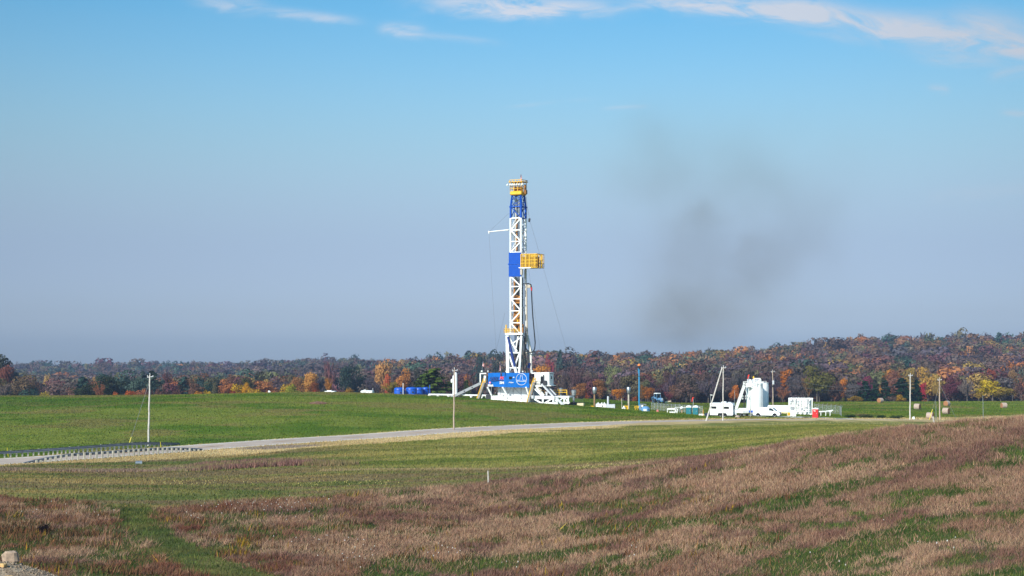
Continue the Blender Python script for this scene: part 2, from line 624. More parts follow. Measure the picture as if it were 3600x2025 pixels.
def terrain_material():
    m = bpy.data.materials.new('meadow_ground')
    nt, o = nodes_of(m)
    N, L = nt.nodes.new, nt.links.new
    p = N('ShaderNodeBsdfPrincipled')
    at_ = N('ShaderNodeAttribute')
    at_.attribute_name = 'tone'
    geo = N('ShaderNodeNewGeometry')
    val = None
    for (sx, sy, detail, amt) in ((0.35, 0.8, 5, 0.5), (2.2, 3.5, 4, 0.6), (9, 9, 3, 0.5)):
        mp = N('ShaderNodeMapping')
        mp.inputs['Scale'].default_value = (sx, sy, 1)
        L(geo.outputs['Position'], mp.inputs[0])
        nz = N('ShaderNodeTexNoise')
        nz.inputs['Scale'].default_value = 1
        nz.inputs['Detail'].default_value = detail
        L(mp.outputs[0], nz.inputs['Vector'])
        a = N('ShaderNodeMath')
        a.operation = 'MULTIPLY_ADD'
        L(nz.outputs[0], a.inputs[0])
        a.inputs[1].default_value = amt * 1.6
        a.inputs[2].default_value = 1 - amt * 0.8
        if val is None:
            val = a.outputs[0]
        else:
            b = N('ShaderNodeMath')
            b.operation = 'MULTIPLY'
            L(val, b.inputs[0])
            L(a.outputs[0], b.inputs[1])
            val = b.outputs[0]
    sc_ = N('ShaderNodeVectorMath')
    sc_.operation = 'SCALE'
    L(at_.outputs['Color'], sc_.inputs[0])
    L(val, sc_.inputs['Scale'])
    L(sc_.outputs[0], p.inputs['Base Color'])
    p.inputs['Roughness'].default_value = 0.95
    p.inputs['Specular IOR Level'].default_value = 0.1
    bp = N('ShaderNodeBump')
    bp.inputs['Strength'].default_value = 0.6
    bp.inputs['Distance'].default_value = 0.12
    L(val, bp.inputs['Height'])
    L(bp.outputs[0], p.inputs['Normal'])
    L(p.outputs[0], o.inputs[0])
    return m


# ------------------------------------------------------------------ ground colours (what grows there)
def mixc(a, b, t):
    return a * (1 - t[:, None]) + b * t[:, None]


def C(r, g, b):
    return np.array([s2l((r, g, b))])


def ground_tone(x, y):
    px = 1800 + F * x / np.maximum(y, 20)
    d, zr, _ = road_rel(x, y)
    n1 = fbm(x / 20, y / 12, 41, 5)
    n2 = fbm(x / 7, y / 3.5, 45, 4)
    n3 = fbm(x / 60, y / 30, 47, 3)
    # hillside and pasture
    g = mixc(C(86, 112, 24), C(122, 130, 50), smooth(0.36, 0.64, n1 * 0.6 + n2 * 0.4))
    g = mixc(g, C(132, 118, 66), 0.7 * smooth(0.52, 0.66, fbm(x / 15, y / 9, 51, 5)))
    g = mixc(g, C(74, 104, 26), 0.6 * smooth(0.52, 0.66, n3))
    # mown field on the near side of the road
    near = 1 - smooth(-7, -3, d)
    a = mixc(C(100, 108, 54), C(136, 130, 74), smooth(0.38, 0.62, n2 * 0.5 + n1 * 0.5))
    a = mixc(a, C(132, 112, 80), 0.85 * smooth(0.47, 0.6, fbm(x / 30, y / 4.5, 55, 4)))
    a = mixc(a, C(158, 136, 84), 0.8 * smooth(0.56, 0.66, fbm(x / 24, y / 5, 57, 4)) * (px < 1500))
    yel = smooth(900, 1500, px) * smooth(140, 165, y)
    a = mixc(a, mixc(C(114, 122, 48), C(160, 152, 78), smooth(0.38, 0.62, n2 * .6 + n1 * .4)), 0.7 * yel)
    g = mixc(g, a, near)
    # pale dry strip left by mowing across the field
    ln = np.interp(px, [1150, 1800, 2300], [152.5, 147, 143])
    g = mixc(g, C(176, 150, 112), 0.75 * (1 - smooth(0.4, 1.9, np.abs(y - ln))) * (px > 1120) * near)
    # dry tan verge beside the road
    w_ = np.interp(px, [-300, 300, 700, 900, 1200, 2000, 2600, 3600], [9, 11, 15, 17, 14, 12, 12, 12]) + 7 * (n2 - 0.5)
    tan_ = mixc(C(190, 164, 114), C(212, 186, 136), smooth(0.4, 0.6, n1))
    g = mixc(g, tan_, smooth(-0.8, 0.8, w_ - np.abs(d + 3.5)) * (d < 0) * 0.97)
    wf = np.interp(px, [0, 600, 1500, 2100, 2500, 3600], [1.0, 1.0, 1.2, 1.4, 4.5, 5.5]) + 1.4 * (n2 - 0.5)
    g = mixc(g, tan_, smooth(-0.5, 0.5, wf - (d - 4.2)) * (d > 0) * 0.85)
    # gravel turnout, ditch
    gp = at(985, 0 + 201)
    r = np.hypot((x - gp.x) / 6.5, (y - gp.y) / 5.5) + 0.5 * (n2 - 0.5)
    g = mixc(g, C(150, 134, 120), (1 - smooth(0.7, 1.05, r)) * 0.9)
    g = mixc(g, C(140, 112, 94), ditch(x, y) * 0.7)
    # meadow floor
    tz = tall_zone(x, y)
    fl = mixc(C(104, 86, 70), C(66, 82, 36), green_patch(x, y))
    g = mixc(g, fl, tz)
    pd = seg_dist(x, y, PATHC)
    g = mixc(g, mixc(C(84, 96, 48), C(118, 112, 62), smooth(.45, .6, fbm(x / 4, y / 4, 75, 3))), (1 - smooth(1.2, 2.4, pd)) * (y < 111) * 0.8)
    # woodland floor
    fo = smooth(0, 14, y - forest_edge(px))
    g = mixc(g, C(70, 58, 46), fo)
    rr = np.hypot(x - MOUND[0], (y - MOUND[1]) * 1.1) / MOUND[2] + 0.35 * (fbm(x / 1.3, y / 1.3, 71, 3) - 0.5)
    g = mixc(g, mixc(C(158, 134, 110), C(186, 164, 138), smooth(0.4, 0.6, fbm(x / .4, y / .4, 73, 3))), 1 - smooth(0.8, 0.98, rr))
    return g * 0.86


def forest_edge(px):
    return np.interp(px, [-800, 0, 1200, 1700, 2000, 2500, 3100, 3600, 4500], [428, 428, 428, 440, 448, 458, 466, 476, 480])


def build_terrain():
    D = np.concatenate([np.geomspace(14, 60, 60, endpoint=False), np.geomspace(60, 480, 520, endpoint=False), np.geomspace(480, 1500, 110, endpoint=False),
                        np.geomspace(1500, 9000, 24)])
    t = np.concatenate([np.linspace(-1.1, -0.53, 20, endpoint=False), np.linspace(-0.53, 0.53, 560), np.linspace(0.53, 1.1, 21)[1:]])
    TT, DD = np.meshgrid(t, D)
    x, y = (TT * DD).ravel(), DD.ravel()
    z = H(x, y)
    nt_, nd = len(t), len(D)
    a = (np.arange(nd - 1)[:, None] * nt_ + np.arange(nt_ - 1)[None]).ravel()
    q = np.stack([a, a + 1, a + 1 + nt_, a + nt_], 1)
    o = raw_mesh('ground', np.stack([x, y, z], 1), q, terrain_material(), ground_tone(x, y), True)
    o.data.shade_smooth()
    return clean(o, kind='structure')


build_terrain()


# ------------------------------------------------------------------ road
def ribbon(name, off0, off1, lift, mat, dash=None, u0=None, u1=None, parent=None):
    vs, fs = [], []
    seg = np.hypot(np.diff(ROAD[:, 0]), np.diff(ROAD[:, 1]))
    s = np.concatenate([[0], np.cumsum(seg)])
    T = np.gradient(ROAD[:, :2], axis=0)
    T /= np.linalg.norm(T, axis=1)[:, None]
    Nn = np.stack([-T[:, 1], T[:, 0]], 1)
    step = 1.0
    ss = np.arange(0, s[-1], step)
    ix = np.interp(ss, s, np.arange(len(s)))
    P = np.stack([np.interp(ix, np.arange(len(s)), ROAD[:, k]) for k in range(3)], 1)
    NN = np.stack([np.interp(ix, np.arange(len(s)), Nn[:, k]) for k in range(2)], 1)
    for i in range(len(ss)):
        for o_ in (off0, off1):
            vs.append((P[i, 0] + NN[i, 0] * o_, P[i, 1] + NN[i, 1] * o_, P[i, 2] + lift - 0.008 * abs(o_)))
    for i in range(len(ss) - 1):
        if dash and (i % dash[1]) >= dash[0]:
            continue
        fs.append((2 * i, 2 * i + 2, 2 * i + 3, 2 * i + 1))
    b = MB()
    b.add(vs, fs)
    return b.build(name, mat, parent)


M_ASPH = paint('worn_asphalt', (184, 166, 152), 0.95, var=0.1, scale=0.35, spec=.15)
M_SHOULD = paint('pale_shoulder', (214, 204, 192), 0.95, var=.15, scale=.6, spec=.1)
M_LINE = paint('road_white', (236, 234, 228), 0.8, var=0.1)
M_ORANGE = paint('road_yellow', (206, 160, 96), 0.8, var=0.2)
clean(ribbon('road', -ROAD_HW, ROAD_HW, 0.0, M_ASPH), kind='structure')
clean(ribbon('road_shoulder', -5.1, -ROAD_HW - .003, 0.0, M_SHOULD), kind='structure')
clean(ribbon('road_shoulder', ROAD_HW + .003, 5.0, 0.0, M_SHOULD), kind='structure')
clean(ribbon('road_markings', -4.1, -3.75, 0.006, M_LINE), kind='structure')
clean(ribbon('road_markings', 3.75, 4.1, 0.006, M_LINE), kind='structure')
clean(ribbon('road_markings', -0.16, 0.16, 0.006, M_ORANGE, dash=(4, 12)), kind='structure')


# ------------------------------------------------------------------ grass
def blades(name, x, y, hgt, wid, lean, tone, lift=-0.03, mat=None):
    n = len(x)
    z = H(x, y) + lift
    az = RNG.random(n) * math.pi * 2
    # blade faces turned at random about the vertical
    dx, dy = np.cos(az) * wid / 2, np.sin(az) * wid / 2
    la = RNG.normal(0.5, 1.6, n)
    lx, ly = np.cos(la) * lean * hgt, np.sin(la) * lean * hgt
    V = np.empty((n, 3, 3), np.float32)
    V[:, 0] = np.stack([x - dx, y - dy, z], 1)
    V[:, 1] = np.stack([x + dx, y + dy, z], 1)
    V[:, 2] = np.stack([x + lx, y + ly, z + hgt], 1)
    T = np.arange(n * 3, dtype=np.int32).reshape(n, 3)
    cols = np.repeat(tone, 3, axis=0).astype(np.float32)
    o = raw_mesh(name, V.reshape(-1, 3), T, mat or M_GRASS, cols)
    return clean(o, kind='stuff')


def scatter(n, d0, d1, t0=-0.52, t1=0.52, power=1.0):
    n = int(n * (t1 - t0) / 0.86) if t1 - t0 > 0.9 else n
    u = RNG.random(n)
    D = (d0 ** (1 + power) + u * (d1 ** (1 + power) - d0 ** (1 + power))) ** (1 / (1 + power))
    t = t0 + (t1 - t0) * RNG.random(n)
    return t * D, D


def jitter(tone, s, n):
    k = np.exp(RNG.normal(0, s, n))[:, None]
    return np.clip(tone * k * np.exp(RNG.normal(0, s * 0.25, (n, 3))), 0, 1)


def tall_grass():
    x, y = scatter(1900000, 44, 131, power=0.25)
    g, tz = green_patch(x, y), tall_zone(x, y)
    clump = fbm(x / 0.7, y / 1.6, 81, 4)
    keep = (RNG.random(len(x)) < tz * (1 - 0.9 * g)) & (RNG.random(len(x)) < 0.35 + 1.3 * (clump - 0.25))
    x, y, clump = x[keep], y[keep], clump[keep]
    n = len(x)
    px = 1800 + F * x / y
    # pinkish tan bluestem, drifts of straw, drifts of rust
    q = fbm(x / 6, y / 8, 85, 4)
    t = mixc(C(174, 136, 112), C(198, 160, 130), smooth(0.36, 0.62, q))
    t = mixc(t, C(146, 108, 96), smooth(0.54, 0.66, fbm(x / 4, y / 5, 88, 4)) * 0.8)
    left = 1 - smooth(700, 1500, px)
    t = mixc(t, C(140, 78, 52), (0.12 + 0.5 * left) * smooth(0.48, 0.62, fbm(x / 3.5, y / 5, 91, 4)))
    t = mixc(t, C(196, 168, 128), (RNG.random(n) < 0.06) * 0.5)
    t = mixc(t, C(92, 66, 58), (RNG.random(n) < 0.16) * 0.8)
    hh = (0.13 + 0.36 * clump) * np.exp(RNG.normal(0, 0.25, n)) * np.interp(y, [45, 75, 130], [0.5, 0.72, 1.1])
    wd = np.interp(y, [45, 130], [0.02, 0.07]) * (0.7 + 0.6 * RNG.random(n))
    blades('tall_dry_grass', x, y, hh, wd, np.abs(RNG.normal(0.6, 0.55, n)), jitter(t * 0.82, 0.22, n))
    # green undergrowth
    x, y = scatter(560000, 44, 131, power=0.5)
    g, tz = green_patch(x, y), tall_zone(x, y)
    px = 1800 + F * x / y
    keep = RNG.random(len(x)) < np.maximum(tz * (0.12 + 0.88 * g), 0.9 * (1 - smooth(1.5, 2.2, seg_dist(x, y, PATHC))) * (y < 112))
    x, y = x[keep], y[keep]
    n = len(x)
    t = mixc(C(72, 88, 40), C(112, 122, 62), smooth(0.35, 0.65, fbm(x / 1.6, y / 1.2, 95, 3)))
    t = mixc(t, C(128, 120, 70), 0.6 * smooth(0.55, 0.7, fbm(x / 4, y / 2, 97, 3)))
    blades('green_undergrowth', x, y, 0.07 + np.interp(y, [45, 110], [.12, .28]) * RNG.random(n) ** 1.5, np.interp(y, [45, 130], [0.03, 0.06]), np.abs(RNG.normal(0.4, 0.2, n)), jitter(t * .8, 0.26, n))


def rough_weeds():
    # taller rusty weeds and goldenrod scattered through the meadow, mostly on the left
    x, y = scatter(90000, 60, 122, -0.42, 0.2)
    px = 1800 + F * x / y
    m = smooth(0.55, 0.66, fbm(x / 2.6, y / 1.6, 101, 4)) * (0.25 + 0.75 * (1 - smooth(500, 1500, px))) * tall_zone(x, y)
    k = RNG.random(len(x)) < m
    x, y = x[k], y[k]
    n = len(x)
    q = RNG.random(n)
    gold = smooth(0.6, 0.68, fbm(x / 3.5, y / 2, 105, 3))
    t = mixc(C(112, 76, 54), C(144, 104, 72), RNG.random(n))
    t = mixc(t, C(180, 144, 44), (q < gold * 0.55) * 0.9)
    t = mixc(t, C(70, 62, 40), (q > 0.85) * 0.8)
    blades('rusty_weeds', x, y, 0.3 + 0.35 * RNG.random(n), 0.05 + 0.06 * RNG.random(n), np.abs(RNG.normal(0.4, 0.3, n)), jitter(t * .85, 0.25, n))
    # weeds of the ditch
    x, y = scatter(120000, 152, 178, -0.42, -0.08)
    k = RNG.random(len(x)) < ditch(x, y)
    x, y = x[k], y[k]
    n = len(x)
    px = 1800 + F * x / y
    big = smooth(620, 740, px)
    t = mixc(C(164, 138, 118), C(150, 108, 98), big * 0.8)
    t = mixc(t, C(104, 78, 64), RNG.random(n) < 0.25)
    t = mixc(t, C(150, 140, 90), smooth(.5, .6, fbm(x / 3, y / 2, 107, 3)) * .7)
    blades('ditch_weeds', x, y, (0.15 + 0.25 * RNG.random(n)) * (1 + 0.9 * big), 0.07 + 0.04 * RNG.random(n), np.abs(RNG.normal(0.2, 0.15, n)), jitter(t, 0.22, n))
    # lone reddish patch on the hillside
    c = at(1118, 283)
    n = 1600
    a, r = RNG.random(n) * 6.283, np.sqrt(RNG.random(n))
    x, y = c.x + np.cos(a) * r * 1.75, c.y + np.sin(a) * r * 1.2
    t = jitter(np.repeat(C(166, 130, 112), n, 0), 0.25, n)
    o = blades('reddish_weed_patch', x, y, (0.3 + 0.4 * RNG.random(n)) * (1.1 - 0.6 * r), np.full(n, 0.08), np.abs(RNG.normal(0.3, 0.2, n)), t)


def short_grass():
    # stubble on the mown field and the hillside
    for name, n0, d0, d1, hmax, wd in (('mown_stubble', 330000, 104, 236, 0.17, 0.10), ('hillside_grass', 300000, 196, 345, 0.17, 0.16), ('pasture_grass', 150000, 255, 470, 0.22, 0.22)):
        x, y = scatter(n0, d0, d1, -0.5 if name != 'pasture_grass' else 0.05, 0.5)
        d, _, _ = road_rel(x, y)
        tz = tall_zone(x, y)
        px = 1800 + F * x / y
        far = (name != 'mown_stubble')
        k = (np.abs(d) > ROAD_HW + 0.25) & (tz < 0.5) & ((d > 0) == far) & (y < forest_edge(px) + 5) & (y > 60) & ~on_gravel(x, y)
        x, y, d = x[k], y[k], d[k]
        n = len(x)
        t = ground_tone(x, y)
        blades(name, x, y, hmax * (0.35 + 0.9 * RNG.random(n)), wd * (0.5 + RNG.random(n)), np.abs(RNG.normal(0.5, 0.3, n)), jitter(t * 1.12, 0.15, n), 0.0)


def seed_heads():
    # white milkweed fluff and yellow seed stalks: loose specks above the grass
    def specks(name, x, y, hz, size, rgb):
        n = len(x)
        z = H(x, y)
        h_ = hz * (0.5 + 0.7 * RNG.random(n))
        V = np.empty((n, 4, 3), np.float32)
        for k, (a, b) in enumerate(((-1, 0), (0, -1), (1, 0), (0, 1))):
            s = size * (0.6 + 0.8 * RNG.random(n))
            V[:, k] = np.stack([x + a * s * 0.7, y - 0.02 + 0.1 * s * RNG.random(n), z + h_ + b * s], 1)
        o = raw_mesh(name, V.reshape(-1, 3), np.arange(n * 4).reshape(n, 4), M_GRASS, np.repeat(jitter(np.repeat(C(*rgb), n, 0), 0.15, n), 4, 0), True)
        clean(o, kind='stuff')
    spots = [(980, 108, 160, 5, 25), (1080, 112, 120, 4, 18), (1040, 104, 130, 5, 20), (820, 108.5, 120, 2, 40), (1240, 82, 120, 3, 18), (1290, 78, 60, 2, 10), (1600, 83, 110, 3, 22),
             (1130, 88, 200, 3, 24), (1780, 76, 60, 2, 10), (250, 103, 200, 5, 22), (720, 101, 90, 5, 14), (2200, 72, 60, 2, 8), (3000, 60, 300, 5, 10), (3340, 58, 30, 2, 8)]
    X, Y = [], []
    for (px, D, sx, sd, n) in spots:
        p = px + RNG.normal(0, sx * 0.5, n)
        d = D + RNG.normal(0, sd * 0.5, n)
        X.append((p - 1800) / F * d)
        Y.append(d)
    specks('milkweed_fluff', np.concatenate(X)[::2], np.concatenate(Y)[::2], 0.6, 0.038, (226, 222, 214))
    X, Y = [], []
    for (px, D, sx, sd, n) in [(560, 138, 200, 6, 30), (720, 134, 200, 3, 30), (1150, 129, 200, 5, 26), (1330, 128, 120, 2, 22), (2060, 134, 130, 3, 60), (2250, 129, 120, 2, 30), (2490, 126, 80, 2, 20),
                               (2850, 232, 220, 5, 160), (3050, 226, 120, 4, 60), (3230, 232, 100, 4, 90), (2450, 226, 200, 5, 60), (3060, 330, 60, 6, 30)]:
        p = px + RNG.normal(0, sx * 0.5, n)
        d = D + RNG.normal(0, sd * 0.5, n)
        X.append((p - 1800) / F * d)
        Y.append(d)
    specks('yellow_seed_stalks', np.concatenate(X), np.concatenate(Y), 0.42, 0.055, (196, 180, 112))


GRAVEL = [at(2590, 306), at(2680, 303), at(2780, 302), at(2880, 300.5), at(3000, 297)]


def on_gravel(x, y):
    return (seg_dist(x, y, GRAVEL) < 3.6) & (x > 40)


def gravel_drive():
    b = MB()
    vs, fs = [], []
    P = [Vector((np.interp(s, range(5), [g.x for g in GRAVEL]), np.interp(s, range(5), [g.y for g in GRAVEL]), 0)) for s in np.linspace(0, 4, 60)]
    for i, p in enumerate(P):
        t = (P[min(i + 1, 59)] - P[max(i - 1, 0)]).normalized()
        n = Vector((-t.y, t.x, 0))
        w = 3.4 * min(1, 0.35 + (59 - i) / 20) * (1 + 0.12 * math.sin(i * 1.7) * math.sin(i * .6))
        for k in np.linspace(-w, w, 7):
            q = p + n * float(k)
            vs.append((q.x, q.y, h1(q.x, q.y) + 0.05))
    for i in range(59):
        for k in range(6):
            fs.append((i * 7 + k, i * 7 + 7 + k, i * 7 + 8 + k, i * 7 + k + 1))
    b.add(vs, [f[::-1] for f in fs])
    o = b.build('gravel_drive', paint('pale_gravel', (198, 194, 186), 0.95, var=0.2, scale=1.5), smooth=True)
    clean(o, kind='structure')


gravel_drive()
if not FASTTEST:
    tall_grass()
    rough_weeds()
    short_grass()
    seed_heads()
# ------------------------------------------------------------------ trees
def lobes(kind, rng):
    out = []
    if kind == 'broad':
        for i in range(13):
            a, zz = rng.random() * 6.283, rng.random()
            r = 0.34 * math.sqrt(rng.random()) * (1 - 0.45 * abs(zz - 0.35))
            out.append((math.cos(a) * r, math.sin(a) * r, 0.16 + 0.66 * zz, 0.15 + 0.09 * rng.random()))
    elif kind == 'oval':
        for i in range(12):
            a, zz = rng.random() * 6.283, (i + rng.random()) / 12
            r = 0.26 * math.sqrt(rng.random()) * math.sin(math.pi * (0.15 + 0.75 * zz))
            out.append((math.cos(a) * r, math.sin(a) * r, 0.10 + 0.78 * zz, 0.12 + 0.10 * math.sin(math.pi * (0.12 + 0.8 * zz))))
    elif kind == 'shrub':
        for i in range(10):
            a = rng.random() * 6.283
            r = 0.36 * math.sqrt(rng.random())
            out.append((math.cos(a) * r, math.sin(a) * r, 0.12 + 0.55 * rng.random() * (1 - r), 0.17 + 0.1 * rng.random()))
    return out


def crown_arrays(kind, n, leaf, W, Hc, seed, tri=False):
    """leaf clumps of a crown W wide, Hc high, foot of the crown at z=0 -> verts, faces, shade"""
    rng = np.random.default_rng(seed)
    S = np.array([W, W, Hc])
    if kind == 'pine':
        C_, Nn = [], []
        tiers = 11
        for k in range(tiers):
            zz = 0.02 + 0.93 * k / (tiers - 1)
            R = 0.6 * (1 - zz) ** 0.6 * (0.75 + 0.4 * rng.random()) + 0.04
            nb = int(9 - 4 * zz)
            for b in range(nb):
                if rng.random() < 0.15:
                    continue
                a = rng.random() * 6.283
                rb = R * (0.65 + 0.5 * rng.random())
                m = max(3, int(n / (tiers * 5.2)))
                s = rng.random(m) ** 0.7
                C_.append(np.stack([np.cos(a) * s * rb + rng.normal(0, .022, m), np.sin(a) * s * rb + rng.normal(0, .022, m), zz + 0.05 * s * (0.3 + rng.random()) - 0.03 * s * s + rng.normal(0, .012, m)], 1))
                Nn.append(np.stack([np.cos(a) * 0.5 + rng.normal(0, .35, m), np.sin(a) * .5 + rng.normal(0, .35, m), 0.75 + rng.normal(0, .3, m)], 1))
        P, Nn = np.concatenate(C_), np.concatenate(Nn)
        shade = 0.75 + 0.5 * rng.random(len(P))
        P = P * S
    elif kind == 'bare':
        # twigs along ascending limbs, so that what is behind shows through
        C_ = []
        for b in range(16):
            a, zz = rng.random() * 6.283, rng.random()
            p0 = np.array([0, 0, 0.05 + 0.4 * zz])
            rr = 0.2 + 0.3 * rng.random() * (1 - 0.5 * zz)
            p1 = np.array([math.cos(a) * rr, math.sin(a) * rr, min(1, p0[2] + 0.3 + 0.35 * rng.random())])
            m = n // 16
            s = rng.random(m)[:, None] ** 0.7
            C_.append(p0 * (1 - s) + p1 * s + rng.normal(0, 0.05, (m, 3)) * s)
        P = np.concatenate(C_)
        Nn = np.stack([P[:, 0] * 2, P[:, 1] * 2, P[:, 2] - 0.3], 1) + rng.normal(0, .5, (len(P), 3))
        shade = 0.7 + 0.6 * rng.random(len(P))
        P = P * S
    else:
        lb = lobes(kind, rng)
        C_, Nn, sh = [], [], []
        tot = sum(l[3] ** 2 for l in lb)
        for l in lb:
            m = max(4, int(n * l[3] ** 2 / tot))
            v = rng.normal(0, 1, (m, 3))
            v[:, 2] += 0.25
            v /= np.linalg.norm(v, axis=1)[:, None]
            rad = l[3] * (0.72 + 0.38 * rng.random(m))[:, None] * (1 + 0.18 * np.sin(v[:, :1] * 9 + l[0] * 40) * np.sin(v[:, 2:] * 8 + l[2] * 30))
            C_.append(np.array(l[:3]) + v * rad * np.array([1, 1, 0.85]))
            Nn.append(v + rng.normal(0, .2 if tri else .34, (m, 3)))
            sh.append(np.full(m, 0.88 + 0.24 * rng.random()) * (0.86 + 0.28 * rng.random(m)))
        P, Nn, shade = np.concatenate(C_), np.concatenate(Nn), np.concatenate(sh)
        P[:, 2] = (P[:, 2] - P[:, 2].min()) / (P[:, 2].max() - P[:, 2].min())
        rmax = np.percentile(np.abs(P[:, :2]), 98)
        P[:, :2] *= 0.5 / rmax
        P = P * S
    m = len(P)
    Nn /= np.linalg.norm(Nn, axis=1)[:, None] + 1e-9
    t1 = np.cross(Nn, rng.normal(0, 1, (m, 3)))
    t1 /= np.linalg.norm(t1, axis=1)[:, None] + 1e-9
    t2 = np.cross(Nn, t1)
    sz = leaf * (0.65 + 0.7 * rng.random(m))
    el = 0.28 if kind == 'bare' else 0.8
    a, b = t1 * sz[:, None] * 0.5, t2 * (sz * el)[:, None] * 0.5
    if kind == 'bare':
        up = np.stack([P[:, 0] * .6 / W, P[:, 1] * .6 / W, np.full(m, 1.0)], 1) + rng.normal(0, .35, (m, 3))
        up /= np.linalg.norm(up, axis=1)[:, None]
        a = up * sz[:, None] * 0.75
        b = np.cross(up, rng.normal(0, 1, (m, 3)))
        b = b / (np.linalg.norm(b, axis=1)[:, None] + 1e-9) * sz[:, None] * 0.13
    if tri:
        V = np.stack([P - a - b, P + a - b, P + b * 1.3], 1).reshape(-1, 3)
        Fc = np.arange(m * 3).reshape(m, 3)
        return V, Fc, np.repeat(shade, 3)
    V = np.stack([P - a - b, P + a - b * 0.7, P + a * 0.8 + b, P - a * 0.9 + b * 0.8], 1).reshape(-1, 3)
    return V, np.arange(m * 4).reshape(m, 4), np.repeat(shade, 4)


TREE_PROTO = {}


def tree_proto(kind, var):
    """unit tree: 10 m high, crown 8 m wide; returns (crown mesh, trunk mesh)"""
    key = (kind, var)
    if key in TREE_PROTO:
        return TREE_PROTO[key]
    rng = random.Random(hash(key) & 0xffff if False else sum(map(ord, kind)) * 7 + var * 131)
    base = {'broad': 2.2, 'oval': 2.0, 'bare': 2.0, 'pine': 1.0, 'shrub': 0.2}[kind]
    W = {'broad': 8.0, 'oval': 8.0, 'bare': 8.0, 'pine': 8.0, 'shrub': 8.0}[kind]
    n = {'broad': 1900, 'oval': 1700, 'bare': 1300, 'pine': 2900, 'shrub': 1300}[kind]
    leaf = {'broad': 0.42, 'oval': 0.40, 'bare': 0.55, 'pine': 0.72, 'shrub': 0.5}[kind]
    V, Q, S = crown_arrays(kind, n, leaf, W, 10 - base, sum(map(ord, kind)) + var * 17)
    V = V + np.array([0, 0, base])
    cr = raw_mesh('crown', V, Q, M_LEAF, np.repeat(S[:, None], 3, 1), True)
    b = MB()
    if kind != 'shrub':
        top = 9.2 if kind == 'pine' else 7.5
        b.tube([(0, 0, -0.6), (0.05, 0, base), (0.1 * rng.random(), 0.1, top * .7), (0.15, -0.1, top)], 0.24, 7, r1=0.05)
        for k in range(9 if kind == 'bare' else 6):
            a = rng.random() * 6.283
            z0 = base * 0.8 + rng.random() * 3.2
            r = 1.4 + 1.8 * rng.random()
            b.tube([(0, 0, z0), (math.cos(a) * r * .5, math.sin(a) * r * .5, z0 + 1.0 + rng.random()), (math.cos(a) * r, math.sin(a) * r, z0 + 2.4 + 1.4 * rng.random())], 0.10, 5, r1=0.03)
    else:
        for k in range(6):
            a = rng.random() * 6.283
            b.tube([(0, 0, -0.3), (math.cos(a) * 1.2, math.sin(a) * 1.2, 3.0), (math.cos(a) * 2.2, math.sin(a) * 2.2, 6.0)], 0.16, 5, r1=0.04)
    tr = b.build('trunk', M_BARK)
    for o in (cr, tr):
        me = o.data
        bpy.data.objects.remove(o)
        TREE_PROTO.setdefault(key, []).append(me)
    return TREE_PROTO[key]


def place_tree(name, label, x, y, height, width, rgb, kind, var, group=None, cat='tree', zoff=0.0):
    cm, tm = tree_proto(kind, var)
    r = thing(name, label, cat, (x, y, h1(x, y) + zoff), random.random() * 6.283, group)
    sx, sz = width / 8.0, height / 10.0
    for nm, me in (('crown', cm), ('trunk', tm)):
        o = bpy.data.objects.new(nm, me)
        COL.objects.link(o)
        o.parent = r
        o.scale = (sx, sx, sz)
        if nm == 'crown':
            o.color = (*[v * .84 for v in s2l(rgb)], 1)
    return r


def ptree(px, ytop, wpx, D, rgb, kind, label, name='autumn_tree', cat='tree', group=None, var=None):
    x = (px - 1800) / F * D
    ht = zy(ytop, D) - h1(x, D)
    gy = sum(rgb) / 3
    rgb = [c * 0.92 + gy * 0.08 for c in rgb]
    place_tree(name, label, x, D, ht, wpx / F * D, rgb, kind, random.randrange(3) if var is None else var, group, cat)


SPECIAL = []


